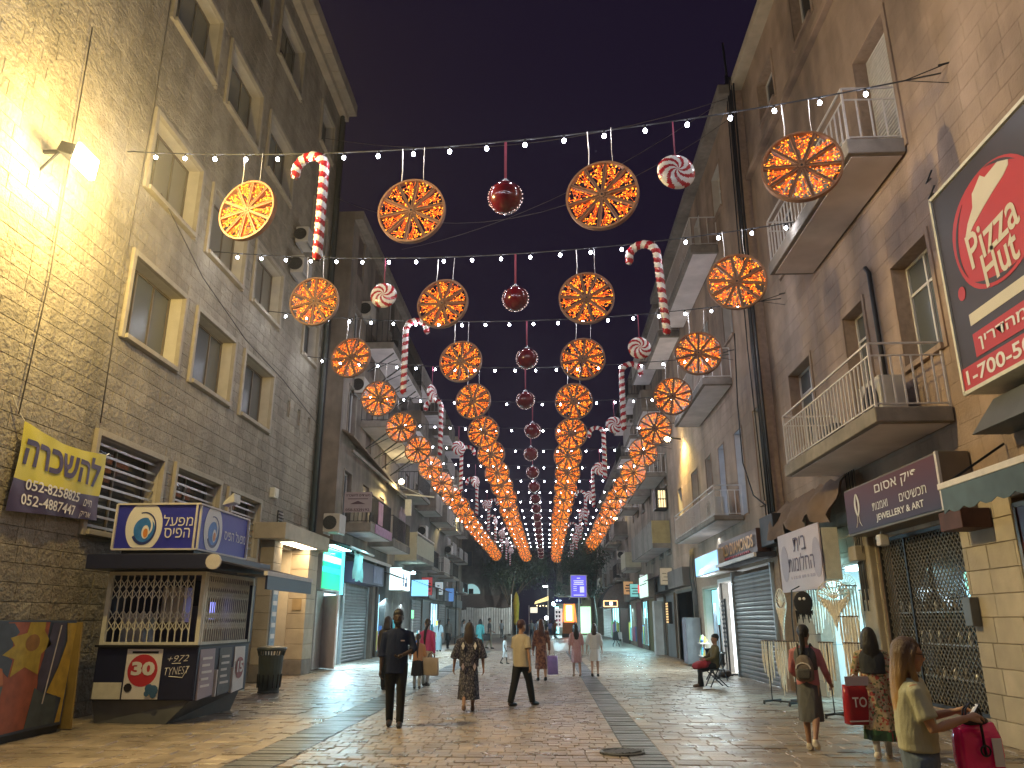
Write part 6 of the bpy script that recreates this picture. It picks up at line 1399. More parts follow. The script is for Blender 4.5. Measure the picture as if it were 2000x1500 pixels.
def person(label, x, y, rz, H, skin, hair, hairk, top=None, sleeve=None, hem=.5, legs=None, legl=None, skirt=None, skirt_hem=.3, waist=.62, flare=1.0, shoes=None, lw=(0,0), rw_=(0,0), la=(5,8,12), ra=(-5,8,12), lj=None, rj=None, bw=1.0, fem=True, lean=0, vox=.012, head=(0,0), beard=False, glasses=False, loose=1.0, long_hair=None, pony=None, seat=None, stock=None, fine=True, group=None, vest=None, phone=None, bun=False, belly=0):
    t = thing('person', label, 'person', (x,y,0), rz, group, local=True)
    h = H; V = Vector
    # joints
    def leg(s, ang, bend):
        a = math.radians(ang); b2 = math.radians(ang-bend)
        hip = V((s*.050*h, 0, 0)); kn = hip + V((0, -math.sin(a)*.242*h, -math.cos(a)*.242*h)); an = kn + V((0, -math.sin(b2)*.236*h, -math.cos(b2)*.236*h))
        return [hip, kn, an]
    LL, RL = leg(1,*lw), leg(-1,*rw_)
    hz = -min(LL[2].z, RL[2].z) + .048*h
    if seat: hz = seat
    for L_ in (LL, RL):
        for p in L_: p.z += hz
    off = hz - .526*h
    ln_ = math.radians(lean)
    def T(p):                                   # upper body, leaning about the hips
        p = V(p); q = V((p.x, p.y*math.cos(ln_) - (p.z-.526*h)*math.sin(ln_), .526*h + p.y*math.sin(ln_) + (p.z-.526*h)*math.cos(ln_))); q.z += off; return q
    def TR(r): return [tuple(T(p)) for p in r]
    def arm(s, spec, J):
        sh = T((s*(.100*bw)*h, .004*h, .797*h))
        if J: return [sh] + [T((s*j[0]*h, j[1]*h, j[2]*h)) for j in J]
        f, o, e = [math.radians(v) for v in spec]
        d = V((s*math.sin(o), -math.sin(f)*math.cos(o), -math.cos(f)*math.cos(o))); el = sh + d*.172*h
        f2 = f+e; d2 = V((s*math.sin(o)*.35, -math.sin(f2), -math.cos(f2))).normalized(); return [sh, el, el + d2*.15*h]
    LA, RA = arm(1,la,lj), arm(-1,ra,rj)
    nx = (bw-1)*.5+1
    # --- body: one continuous skin
    b = MB()
    b.loft([TR(ring((0,0,z*h), rx*h*k_, ry*h*k_, 14, 2.3)) for z, rx, ry, k_ in ((.47,.04,.04,1),(.50,.078,.058,nx),(.54,.082,.060,nx),(.60,.068+.01*belly,.05+.02*belly,nx),(.66,.070+.008*belly,.052+.012*belly,nx),(.73,.080,.058,nx),(.785,.084,.054,nx),(.82,.062,.042,nx),(.84,.034,.034,1))])
    b.tube([T((0,.006*h,.82*h)), T((0,-.002*h,.885*h))], .031*h, 10)
    # head
    hy, hp_ = math.radians(head[0]), math.radians(head[1]); hc = T((0,-.006*h,.935*h))
    def HD(p):
        q = V((p[0]*h, p[1]*h, (p[2]-.935)*h))
        q = V((q.x, q.y*math.cos(hp_)-q.z*math.sin(hp_), q.y*math.sin(hp_)+q.z*math.cos(hp_)))
        q = V((q.x*math.cos(hy)-q.y*math.sin(hy), q.x*math.sin(hy)+q.y*math.cos(hy), q.z)); return tuple(hc + q)
    def HR(r): return [HD(p) for p in r]
    prof = ((.866,.018,.018,-.030),(.874,.027,.030,-.022),(.89,.036,.042,-.012),(.91,.041,.050,-.004),(.93,.044,.054,.0),(.95,.0445,.056,.002),(.97,.040,.051,.004),(.986,.030,.038,.005),(.996,.014,.018,.005))
    b.loft([HR(ring((0,cy_,z), rx, ry, 16, 2.2)) for z, rx, ry, cy_ in prof])
    b.tube([HD((0,-.052,.944)),HD((0,-.062,.926)),HD((0,-.066,.917))], [.006*h,.008*h,.009*h], 8)
    b.ell(HD((0,-.056,.914)), (.013*h,.009*h,.006*h), 8, 5); b.ell(HD((0,-.053,.900)), (.015*h,.007*h,.0075*h), 8, 5); b.ell(HD((0,-.046,.877)), (.014*h,.010*h,.010*h), 8, 5)
    for s in (-1,1):
        b.ell(HD((s*.0455,.008,.928)), (.007*h,.014*h,.019*h), 8, 6)
        b.tube([HD((s*.008,-.053,.9485)),HD((s*.028,-.049,.949))], .006*h, 6)
        b.ell(HD((s*.026,-.040,.914)), (.012*h,.012*h,.012*h), 8, 5)
    # limbs
    for s, L_ in ((1,LL),(-1,RL)):
        hip, kn, an = L_; b.tube([hip+V((0,0,.012*h)), hip.lerp(kn,.35), kn, kn.lerp(an,.3)+V((0,.006*h,0)), an], [.047*h*nx,.043*h*nx,.029*h,.030*h,.019*h], 10)
        fd = (V((0,-1,0)) + V((0,0,-.0))); heel = an + V((0,.018*h,-.026*h)); lift = max(0, an.z - .055*h)
        toe = an + V((0,-.095*h,-.034*h - lift*.55)); toe.z = max(toe.z, .014*h)
        heel.z = max(heel.z, .018*h); b.tube([heel, an.lerp(toe,.45), toe], [.020*h,.023*h,.016*h], 8, sq=(1,.9))
        L_.append(toe); L_.append(heel)
    grip = {}
    for s, A, ph in ((1,LA,'l'),(-1,RA,'r')):
        sh, el, wr = A; b.tube([sh+V((-s*.02*h,0,.004*h)), sh+V((s*.004*h,0,-.01*h)), sh.lerp(el,.5), el, el.lerp(wr,.35), wr], [.026*h,.029*h,.026*h,.0205*h,.0205*h,.0145*h], 9)
        d = (wr-el).normalized(); nrm = d.cross(V((0,1,0))); nrm = (nrm if nrm.length > .2 else d.cross(V((1,0,0)))).normalized()
        if nrm.x*s > 0: nrm = -nrm              # palm turned to the body
        side = d.cross(nrm).normalized()
        if side.y > 0: side = -side             # thumb side forward
        pc = wr + d*.026*h
        b.tube([wr-d*.005*h, wr+d*.012*h, wr+d*.048*h], [.013*h,.019*h,.021*h], 8, sq=(.62,1) if abs(nrm.x) > .5 else (1,.62))
        for k, fl_ in enumerate((.040,.046,.043,.034)):
            o_ = side*(.0155-.0103*k)*h; p0 = wr + d*.040*h + o_; p1 = p0 + d*fl_*.5*h + nrm*.004*h; p2 = p1 + d*fl_*.36*h + nrm*.015*h; p3 = p2 + d*fl_*.12*h + nrm*.016*h
            b.tube([p0,p1,p2,p3], [.0056*h,.0054*h,.005*h,.0042*h], 6)
        q0 = wr + d*.012*h + side*.013*h; b.tube([q0, q0+d*.020*h+side*.016*h+nrm*.006*h, q0+d*.040*h+side*.018*h+nrm*.015*h], [.008*h,.0068*h,.0052*h], 6)
        grip[s] = wr + d*.06*h + nrm*.012*h
    link('body', remesh(b, 'body', SKIN[skin], vox, 3), t)
    for s in (-1,1):
        MB().ell(HD((s*.0175,-.0515,.9385)), (.005*h,.003*h,.0022*h), 8, 5).build('eye', M['lilac'], t); MB().ell(HD((s*.0175,-.0542,.9385)), (.0026*h,.0014*h,.0022*h), 8, 5).build('pupil', M['print_k'], t)
    # --- hair
    if hair:
        b = MB()
        if long_hair:
            z0 = long_hair; R_ = [(z0,.022,.012,.050),(z0+.02,.046,.018,.052),((z0+.86)/2,.058,.026,.050),(.82,.058,.032,.042),(.86,.056,.036,.036)]
            b.loft([TR(ring((0,cy_*h,z*h), rx*h, ry*h, 14)) for z, rx, ry, cy_ in R_] + [HR(ring((0,cy_,z), rx, ry, 14)) for z, rx, ry, cy_ in ((.90,.053,.041,.027),(.93,.0525,.046,.021),(.953,.051,.055,.011),(.975,.045,.054,.006),(.991,.034,.042,.006),(1.004,.016,.02,.006))])
            for s in (-1,1): b.tube([HD((s*.036,-.030,.972)),HD((s*.049,-.020,.94)),HD((s*.052,-.012,.90)),T((s*.058*h,-.012*h,.84*h)),T((s*.062*h,-.022*h,max(.77,z0)*h))], [.010*h,.012*h,.014*h,.015*h,.007*h], 8)
            if vox <= .012:
                rs = random.Random(int(h*1000))
                for i in range(30):
                    a_ = -.25 + (math.pi+.5)*i/29; w1, w2 = rs.uniform(-.006,.006), rs.uniform(-.008,.008)
                    b.tube([HD((.040*math.cos(a_),.004+.046*math.sin(a_),.978)), HD((.053*math.cos(a_),.016+.050*math.sin(a_)*.9,.935)), T(((.058*math.cos(a_)+w1)*h,(.034+.034*math.sin(a_))*h,.85*h)), T(((.056*math.cos(a_)+w2)*h,(.046+.026*math.sin(a_))*h,(z0*.5+.42)*h)), T(((.044*math.cos(a_)+w1+w2)*h,(.050+.02*math.sin(a_))*h,(z0+rs.uniform(-.025,.01))*h))], [.005*h,.0065*h,.0075*h,.0075*h,.003*h], 6)
        else:
            b.loft([HR(ring((0,cy_+.004,z), rx*1.15, ry*1.13, 16, 2.2)) for z, rx, ry, cy_ in ((.943,.043,.045,.014),(.957,.045,.055,.006),(.978,.042,.053,.003),(.998,.033,.042,.005),(1.013,.017,.022,.006))])
            b.loft([HR(ring((0,.024,z), rx, ry, 14)) for z, rx, ry in ((.905,.034,.028),(.925,.044,.034),(.95,.047,.037),(.975,.040,.034))])
        if pony:
            b.tube([HD((0,.056,.955)),HD((0,.085,.94)),T((0,.072*h,.84*h)),T((.012*h,.078*h,(.84+pony)/2*h)),T((.004*h,.07*h,pony*h))], [.018*h,.024*h,.024*h,.020*h,.006*h], 9)
        if bun: b.ell(HD((0,.062,.955)), (.026*h,.024*h,.026*h), 10, 7)
        link('hair', remesh(b, 'hair', HAIR[hair], vox*1.1, 3), t)
    if beard:
        b = MB(); b.loft([HR(ring((0,cy_-.003,z), rx*1.09, ry*1.07, 14, 2.3)) for z, rx, ry, cy_ in ((.862,.018,.018,-.030),(.874,.029,.032,-.022),(.889,.038,.044,-.013),(.902,.042,.046,-.008))]); link('beard', remesh(b, 'beard', HAIR['black'], vox, 2), t)
    if glasses:
        b = MB()
        for s in (-1,1):
            c = V(HD((s*.019,-.060,.938))); ux = (V(HD((1,0,.938)))-V(HD((0,0,.938)))).normalized(); uz = V((0,0,1))
            b.tube([c+ux*.014*h*math.cos(a)+uz*.012*h*math.sin(a) for a in ln(0,2*math.pi,14)], .0014*h, 5, cap=False); b.bar(HD((s*.033,-.058,.94)), HD((s*.046,.006,.938)), .003*h)
        b.bar(HD((-.006,-.062,.94)), HD((.006,-.062,.94)), .003*h); b.build('glasses', M['black'], t)
    # --- top
    g = .010*h*loose
    if top:
        b = MB()
        b.loft([TR(ring((0,0,z*h), rx*h*nx+g, ry*h*nx+g*.9, 18, 2.4)) for z, rx, ry in ((hem,.080+.006*loose,.058+.004*loose),(hem+.03,.080+.004*loose,.060),(.62,.073+.008*loose+.012*belly,.054+.022*belly),(.68,.075+.004*loose+.008*belly,.055+.014*belly),(.735,.082,.058),(.785,.086,.053),(.822,.062,.041),(.838,.040,.036)) if z >= hem])
        for A in (LA, RA):
            sh, el, wr = A; s = 1 if A is LA else -1
            if sleeve == 'short': P = [sh+V((-s*.034*h,0,.006*h)), sh+V((s*.002*h,0,-.006*h)), sh.lerp(el,.75)]; Rr = [.024*h+g*.2,.028*h+g*.3,.029*h+g*(.6+.35*loose)]
            elif sleeve == 'half': P = [sh+V((-s*.034*h,0,.006*h)), sh+V((s*.002*h,0,-.006*h)), el, el.lerp(wr,.25)]; Rr = [.024*h+g*.2,.028*h+g*.3,.026*h+g*(.35+.55*loose),.026*h+g*(.4+.7*loose)]
            elif sleeve == 'long': P = [sh+V((-s*.034*h,0,.006*h)), sh+V((s*.002*h,0,-.006*h)), sh.lerp(el,.6), el, wr.lerp(el,.05)]; Rr = [.024*h+g*.2,.028*h+g*.3,.027*h+g*.6,.023*h+g*.7,.017*h+g*.6]
            else: continue
            b.tube(P, Rr, 10)
        link('shirt', remesh(b, 'shirt', top, vox*1.15, 4), t)
    if vest:
        b = MB(); b.loft([TR(ring((0,.002*h,z*h), rx*h*nx+g*1.5, ry*h*nx+g*1.5, 18, 2.4)) for z, rx, ry in ((waist-.02,.078,.058),(.68,.076,.056),(.74,.084,.059),(.79,.080,.054),(.822,.055,.04))]); link('vest', remesh(b, 'vest', vest, vox*1.2, 3), t)
    # --- legs
    if legs:
        b = MB(); b.loft([TR(ring((0,0,z*h), rx*h*nx+g*.5, ry*h*nx+g*.6, 16, 2.3)) for z, rx, ry in ((.465,.05,.05),(.50,.080,.060),(.54,.083,.061),(.59,.074+.008*belly,.056+.014*belly),(min(.63,waist+.01),.070+.01*belly,.054+.016*belly))])
        for L_ in (LL, RL):
            hip, kn, an = L_[:3]; e = kn.lerp(an, legl if legl is not None else 1.0) if (legl is not None) else an + V((0,0,-.012*h))
            b.tube([hip+V((0,0,.012*h)), hip.lerp(kn,.4), kn, kn.lerp(e,.5), e], [.049*h*nx+g*.5,.045*h*nx+g*.6,.033*h+g*.8,.030*h+g*.8,.026*h+g*.7], 12)
        link('trousers', remesh(b, 'trousers', legs, vox*1.15, 4), t)
    if stock:
        b = MB()
        for L_ in (LL, RL): b.tube([L_[1], L_[1].lerp(L_[2],.3)+V((0,.006*h,0)), L_[2]+V((0,0,-.02*h))], [.032*h,.033*h,.022*h], 10)
        b.build('stockings', stock, t, smooth=True)
    if skirt:
        mm = skirt if isinstance(skirt, list) else [skirt]; nn = 34; rings_ = []; zz = [waist, waist-.05, .50, .43, (.43+skirt_hem)/2, skirt_hem+.07, skirt_hem+.03, skirt_hem]; zz = sorted(set(z for z in zz if z >= skirt_hem), reverse=True)
        kc = lambda z: V((0,0,0))
        for z in zz:
            tt = (waist-z)/max(.01,(waist-skirt_hem)); r_ = (.070 + (.026*min(1,tt*3.2)) + .036*flare*max(0,tt-.25))*h*nx; ry_ = (.055+(.018*min(1,tt*3)) + .034*flare*max(0,tt-.25))*h*nx
            la_ = [L_[0].lerp(L_[1], min(1,max(0,(.526-z)/.242))) for L_ in (LL, RL)]; fy = (la_[0].y+la_[1].y)/2; sp_ = abs(la_[0].y-la_[1].y)*.5 if z < .5 else 0
            rr = []
            for j in range(nn):
                a = 2*math.pi*j/nn; f = 1 + (.05+.05*flare)*tt*math.sin(a*7+1.3*math.sin(a*2)) + .02*tt*math.sin(a*13)
                p = V((r_*f*math.cos(a), (ry_+sp_)*f*math.sin(a)+fy*.8, z*h))
                rr.append(tuple(T(p)) if z > .5 else (p.x, p.y, p.z+off))
            rings_.append(rr)
        b = MB(); b.loft(rings_, cap=False)
        if len(mm) > 1:
            q = len(zz)-1
            for i in range(len(b.f)):
                if i//nn >= q-2: b.m[i] = 1
        o = b.build('skirt', mm, t, smooth=True); sd_ = o.modifiers.new('s','SUBSURF'); sd_.levels = 1; sd_.render_levels = 1
    if shoes:
        for L_ in (LL, RL):
            an, toe, heel = L_[2], L_[3], L_[4]; b = MB(); d = (toe-heel).normalized(); up = V((0,0,1))
            b.tube([heel+V((0,0,.004*h)), heel.lerp(toe,.35)+V((0,0,.010*h)), heel.lerp(toe,.75)+V((0,0,.002*h)), toe+d*.012*h], [.024*h,.029*h,.025*h,.016*h], 10); b.tube([an+V((0,0,.012*h)), an+V((0,0,-.014*h))], .023*h, 10)
            link('shoe', remesh(b, 'shoe', shoes, max(.008,vox*.8), 2), t)
    if phone:
        g_ = grip[phone]; MB().hexa([g_+V((-.036,-.004,-.07)),g_+V((.036,-.004,-.07)),g_+V((.036,.004,-.07)),g_+V((-.036,.004,-.07)),g_+V((-.036,-.004,.07)),g_+V((.036,-.004,.07)),g_+V((.036,.004,.07)),g_+V((-.036,.004,.07))]).build('held_phone', M['white_l'], t) if False else None
    return t, grip
PI = math.pi
def world(t, p):
    a = t.rotation_euler[2]; return (t.location.x + p[0]*math.cos(a)-p[1]*math.sin(a), t.location.y + p[0]*math.sin(a)+p[1]*math.cos(a), p[2])
navy_c = cloth('navy_jersey', (.010,.016,.046), spec=.25); blk_c = cloth('black_trouser', (.007,.007,.008)); cream_c = cloth('cream_jersey', (.46,.39,.28)); pink_c = cloth('hot_pink_knit', (.55,.07,.22)); peach_c = cloth('peach_knit', (.50,.26,.14))
white_c = cloth('white_cotton', (.62,.64,.66)); shoe_w = mat('white_sneaker', (.6,.55,.48), rough=.6, var=.1); shoe_k = mat('black_shoe', (.012,.011,.011), rough=.4, var=.1)
snake = pattern('snake_print', [(.012,.012,.022),(.06,.06,.085),(.17,.16,.17),(.055,.05,.085),(.02,.02,.035)], 62, 'VORONOI', stretch=(1,1,.6))
floral = pattern('floral_print', [(.42,.34,.22),(.33,.06,.05),(.40,.30,.17),(.10,.13,.06),(.45,.36,.25),(.40,.30,.2)], 42, 'VORONOI'); hemband = pattern('hem_print', [(.02,.06,.03),(.03,.09,.04),(.30,.05,.05),(.02,.05,.03)], 10, 'VORONOI')
pinkprint = pattern('pink_print', [(.62,.5,.5),(.42,.08,.14),(.6,.45,.45),(.35,.1,.12)], 9, 'WAVE', stretch=(1,1,.6)); rustp = pattern('rust_print', [(.20,.07,.05),(.09,.03,.03),(.28,.13,.08)], 16, 'NOISE')
P1, g1_ = person('bearded man in navy tee and black trousers walking towards the camera', -2.48, 13.26, .12, 1.80, 'dark', 'black', 'short', top=navy_c, sleeve='half', hem=.45, legs=blk_c, shoes=shoe_k, lw=(7,3), rw_=(-5,8), ra=(2,7,14), lj=[(.155,-.02,.655),(.055,-.115,.61)], bw=1.12, fem=False, loose=1.0, beard=True, vox=.011, belly=.5)
MB().box(.06,.125,-.155,-.150,1.305,1.325).build('shirt_print', M['lilac'], P1)
P2, g2_ = person('dark haired woman in a snake print dress walking away', -1.51, 15.49, PI+.08, 1.60, 'mid', 'brown', 'long', top=snake, sleeve='half', hem=.50, skirt=snake, skirt_hem=.14, waist=.62, flare=.75, shoes=mat('tan_sandal',(.2,.12,.08),rough=.6), lw=(-10,18), rw_=(7,3), la=(0,16,14), ra=(-2,14,8), bw=1.18, loose=1.9, long_hair=.68, belly=.4)
dk = mat('print_outline',(.012,.01,.02),rough=.8)
for x_, z_ in ((.115,1.17),(-.115,1.17),(.11,.80),(-.11,.80)):
    for m_, s_, k_ in ((dk,1.5,0),(M['print_w'] if z_ > 1 else M['lilac'],1.0,1)):
        yy = .150 if z_ > 1 else .172
        b = MB(); b.poly([(x_+.032*s_*c_, yy+.004*k_+.012, z_+.075*s_*d_) for c_, d_ in ((1,0),(.45,.55),(0,1),(-.45,.55),(-1,0),(-.45,-.55),(0,-1),(.45,-.55))], (0,.003,0)); b.build('diamond_print', m_, P2)
P3, g3_ = person('man in a loose cream tee and black trousers striding away', -.55, 16.6, PI-.75, 1.67, 'warm', 'red', 'short', top=cream_c, sleeve='short', hem=.46, legs=blk_c, shoes=shoe_k, lw=(-15,4), rw_=(20,6), la=(10,10,10), ra=(-8,12,12), bw=1.16, fem=False, loose=1.7, belly=.4)
P4, g4_ = person('woman in a rust patterned dress beyond the man in the cream tee', -.20, 23.2, PI+.2, 1.68, 'warm', 'red', 'long', top=rustp, sleeve='long', hem=.50, skirt=rustp, skirt_hem=.2, flare=.4, shoes=shoe_k, lw=(8,6), rw_=(-8,12), la=(0,10,10), ra=(4,12,6), long_hair=.70, vox=.015)
P5, g5_ = person('woman with long black hair in a pink and white print dress', .86, 25.0, PI+.1, 1.57, 'light', 'black', 'long', top=pinkprint, sleeve='half', hem=.52, skirt=pinkprint, skirt_hem=.27, flare=.15, shoes=mat('nude_sandal',(.4,.28,.2),rough=.5), lw=(10,4), rw_=(-9,14), long_hair=.68, vox=.014)
P6, g6_ = person('woman in a white dress walking beside the pink print dress', 1.42, 25.0, PI-.12, 1.56, 'light', 'brown', 'long', top=white_c, sleeve='half', hem=.52, skirt=white_c, skirt_hem=.30, flare=.8, shoes=shoe_k, lw=(-8,12), rw_=(8,4), la=(-4,14,10), ra=(6,10,16), long_hair=.76, vox=.014, loose=1.4)
P7, _ = person('small child in white running across the street', -1.72, 32.1, PI/2+.4, 1.08, 'dark', 'black', 'short', top=white_c, sleeve='short', hem=.46, legs=white_c, legl=.25, shoes=shoe_k, lw=(22,20), rw_=(-14,18), la=(25,14,50), ra=(-25,14,50), vox=.013, fem=False)
P8, _ = person('woman in a turquoise dress carrying a dark handbag', -3.95, 47, PI, 1.74, 'mid', 'black', 'long', top=cloth('turquoise_dress',(.10,.42,.45)), sleeve='long', hem=.5, skirt=cloth('turquoise_skirt',(.10,.40,.43)), skirt_hem=.06, flare=.35, shoes=shoe_k, lw=(8,4), rw_=(-6,8), long_hair=.83, vox=.02)
P9, _ = person('man in a dark shirt and beige trousers by the hoarding', -3.6, 49.5, PI/2+.3, 1.80, 'mid', 'black', 'short', top=cloth('charcoal_shirt',(.05,.05,.055)), sleeve='short', hem=.49, legs=cloth('beige_trouser',(.30,.25,.18)), shoes=shoe_k, lw=(12,6), rw_=(-10,14), la=(10,8,50), fem=False, vox=.02)
P10, _ = person('woman in a grey top and black skirt at the left shop fronts', -6.2, 50, PI-.3, 1.76, 'mid', 'black', 'long', top=cloth('grey_top',(.17,.16,.14)), sleeve='long', hem=.5, skirt=blk_c, skirt_hem=.27, flare=.2, shoes=shoe_k, stock=blk_c, lw=(6,4), rw_=(-8,10), pony=.72, vox=.02)
P11, _ = person('woman in a white shirt with a black ponytail on the left', -5.45, 52, PI/2+.8, 1.72, 'mid', 'black', 'pony', top=white_c, sleeve='long', hem=.5, legs=cloth('grey_trouser',(.1,.11,.12)), shoes=shoe_k, pony=.68, lw=(6,4), rw_=(-6,8), vox=.02)
P12, _ = person('girl with a long black plait in a pale blue dress by the left shops', -6.1, 45, PI, 1.70, 'mid', 'black', 'pony', top=cloth('pale_blue_top',(.26,.36,.42)), sleeve='half', hem=.5, skirt=cloth('pale_blue_skirt',(.24,.36,.42)), skirt_hem=.05, flare=.3, shoes=shoe_k, pony=.58, vox=.02)
P13, _ = person('woman in a hot pink cardigan with a long dark ponytail', -3.2, 21.3, PI-.25, 1.67, 'light', 'brown', 'pony', top=pink_c, sleeve='long', hem=.52, skirt=cloth('beige_skirt',(.46,.38,.28)), skirt_hem=.26, flare=.25, shoes=shoe_k, stock=white_c, lw=(5,3), rw_=(-6,8), pony=.56, head=(35,0), vox=.014)
P14, g14 = person('girl in a peach top, black skirt and white stockings', -3.30, 20.5, PI+.1, 1.30, 'light', 'brown', 'pony', top=peach_c, sleeve='half', hem=.50, skirt=cloth('black_skirt',(.012,.012,.018)), skirt_hem=.24, flare=.75, shoes=shoe_k, stock=white_c, lw=(4,2), rw_=(-4,6), pony=.54, la=(5,14,60), ra=(0,10,20), vox=.013, bw=1.1)
P15, _ = person('person in a brown jacket half hidden behind the bearded man', -4.0, 20.0, PI-.2, 1.74, 'mid', 'brown', 'long', top=cloth('brown_jacket',(.08,.06,.04)), sleeve='long', hem=.46, legs=blk_c, shoes=shoe_k, lw=(6,4), rw_=(-6,8), long_hair=.80, vox=.016)
for k, (x, y, rz, lab, tc, lc) in enumerate([(-.25,63,PI,'blonde woman in a short black dress far down the street',(.012,.012,.014),None),(-.95,70,PI*.9,'man in a pale blue shirt and dark trousers far down the street',(.25,.28,.36),(.02,.02,.03)),(-1.5,74,0,'distant man in a grey shirt coming towards the camera',(.2,.2,.2),(.04,.05,.07)),(-1.0,78,0,'distant person in a brown top beside the grey shirted man',(.16,.1,.07),(.03,.03,.04)),(.2,80,PI,'distant person in a violet shirt near the cafe tables',(.2,.18,.34),(.05,.06,.1)),(-4.6,80,PI,'distant man in a white shirt and grey trousers at the hoarding end',(.5,.53,.55),(.25,.27,.27)),(-8.0,82,PI,'distant man in a white shirt before the left end of the hoarding',(.5,.52,.6),(.05,.05,.06)),(.75,83.5,2.2,'person in orange seated area at the far cafe',(.4,.13,.05),(.1,.1,.1)),(-.4,86,.4,'distant person in black at the far cafe',(.03,.03,.03),(.03,.03,.03))]):
    person(lab, x, y, rz, 1.74, 'light' if k in (0,1,4) else 'mid', 'blonde' if k == 0 else 'black', 'x', top=cloth('far_top%d'%k, tc), sleeve='short', hem=.5 if lc else .48, legs=cloth('far_leg%d'%k, lc) if lc else None, skirt=None if lc else cloth('far_skirt', tc), skirt_hem=.32, flare=.1, shoes=shoe_k, lw=(8,4), rw_=(-7,10), long_hair=.78 if k in (0,4) else None, vox=.024)
# seated man on a folding chair with a red bag on his lap
ch = thing('folding_chair', 'black metal chair the seated man is sitting on', 'chair', (4.32,21.5,0), -1.45, local=True); b = MB()
for s in (-.2,.2): b.bar((s,-.2,0),(s,.24,.84),.025); b.bar((s,.26,0),(s,-.2,.42),.025)
b.bar((-.2,.24,.84),(.2,.24,.84),.025); b.bar((-.2,-.0,.22),(.2,0,.22),.02); b.build('frame', M['iron'], ch); MB().box(-.2,.2,-.2,.2,.40,.43).build('seat', M['black'], ch); MB().box(-.2,.2,.19,.22,.52,.82).build('backrest', M['black'], ch)
P16, _ = person('man in an olive shirt sitting on the black chair and looking left', 4.32, 21.5, -1.45, 1.66, 'mid', 'black', 'short', top=cloth('olive_shirt',(.14,.11,.045)), sleeve='long', hem=.50, legs=blk_c, shoes=mat('brown_shoe',(.12,.07,.045),rough=.6), lw=(80,72), rw_=(72,80), lj=[(.15,-.05,.66),(.07,-.17,.60)], rj=[(.15,-.06,.66),(.05,-.18,.61)], seat=.50, fem=False, vox=.013, lean=-6)
rbag = thing('red_bag', 'red cloth bag lying across the lap of the seated man', 'bag', (4.05,21.5,.6)); MB().loft([[(4.0+.23*s_*math.cos(a)*(1+.15*math.sin(3*a)), 21.48+.25*s_*math.sin(a)*(1+.12*math.cos(5*a)), z+.04*math.cos(a)) for a in ln(0,2*PI,20)[:-1]] for z, s_ in ((.46,.9),(.53,1.05),(.60,.9),(.64,.6),(.65,.2))]).build('cloth', cloth('red_cloth',(.30,.02,.03)), rbag, smooth=True)
# right foreground women
P17, g17 = person('woman with a backpack over a pink top and long grey dress', 3.45, 11.1, PI-.5, 1.56, 'mid', 'black', 'pony', top=cloth('dusty_pink',(.40,.15,.17)), sleeve='long', hem=.52, vest=cloth('grey_pinafore',(.075,.078,.08)), skirt=cloth('grey_skirt',(.085,.088,.09)), skirt_hem=.24, waist=.66, flare=.12, shoes=shoe_w, lw=(6,4), rw_=(-14,26), la=(14,12,60), ra=(8,14,40), pony=.66, bun=True, vox=.011)
bp = thing('backpack', 'small grey backpack worn over the grey dress', 'backpack', P17.location[:], P17.rotation_euler[2], local=True); b = MB()
b.loft([ring((0,.150,z), rx, ry, 16, 3) for z, rx, ry in ((.86,.07,.03),(.89,.115,.055),(1.0,.12,.065),(1.08,.11,.06),(1.15,.085,.05),(1.19,.04,.03))]); b.build('bag', cloth('taupe_nylon',(.15,.125,.11)), bp, smooth=True)
MB().loft([ring((0,.205,z), rx, .02, 12, 3) for z, rx in ((.89,.06),(.92,.09),(.99,.09),(1.02,.07))]).build('pocket', cloth('grey_nylon',(.06,.06,.06)), bp, smooth=True); MB().tube([(.09*math.cos(a),.212,1.02+.07*math.sin(a)) for a in ln(0,PI,10)], .008, 5).build('zip', M['white_m'], bp)
b = MB()
for s in (-1,1): b.tube([(s*.07,.13,1.17),(s*.085,.05,1.33),(s*.09,-.06,1.28),(s*.10,-.1,1.1),(s*.10,.06,.92)], .013, 6)
b.tube([(-.03,.15,1.19),(0,.16,1.24),(.03,.15,1.19)], .01, 5); b.build('strap', M['black'], bp)
P18, g18 = person('woman with long black hair in a floral skirt with green hem', 4.1, 10.55, PI-.25, 1.55, 'light', 'black', 'long', top=floral, sleeve='long', hem=.52, vest=cloth('slate_vest',(.03,.035,.045)), skirt=[floral,hemband], skirt_hem=.15, waist=.66, flare=1.15, shoes=shoe_w, stock=white_c, lw=(-6,8), rw_=(10,6), la=(14,14,40), ra=(0,10,10), long_hair=.66, vox=.011, loose=1.3)
def tote(name, label, top_c, w, hgt, dep, m, hm, rz=0, parts=None, taper=1.0):
    """a carrier bag hanging from the point top_c"""
    t = thing(name, label, 'bag', top_c, rz, local=True); r = random.Random(len(label)); b = MB(); rr = []
    for z, k in ((0,1),(-.3,1.0),(-.65,1.02),(-.97,1.0),(-1,.9)):
        n = 20; q = ring((0,0,z*hgt-.12), w/2*(k if z < 0 else taper), dep/2*(.35 if z == 0 else 1), n, 4); rr.append([(x+r.uniform(-.006,.006), y+r.uniform(-.008,.008), zz+r.uniform(-.004,.004)) for x, y, zz in q])
    b.loft(rr); b.build('bag_body', m, t, smooth=True, bevel=0)
    b = MB()
    for s in (-1,1): b.tube([(-w*.22,s*dep*.14,-.13),(-w*.16,s*dep*.1,-.04),(0,0,0),(w*.16,s*dep*.1,-.04),(w*.22,s*dep*.14,-.13)], .006, 5)
    b.build('handle', hm, t); return t
h18 = Vector(world(P18, g18[1])); T1 = tote('red_carrier_bag', 'red carrier bag with white lettering held beside the floral skirt', (3.83,10.5,.98), .34, .46, .12, mat('red_bag_plastic',(.33,.018,.028),rough=.3,var=.08), M['white_l'], .25)
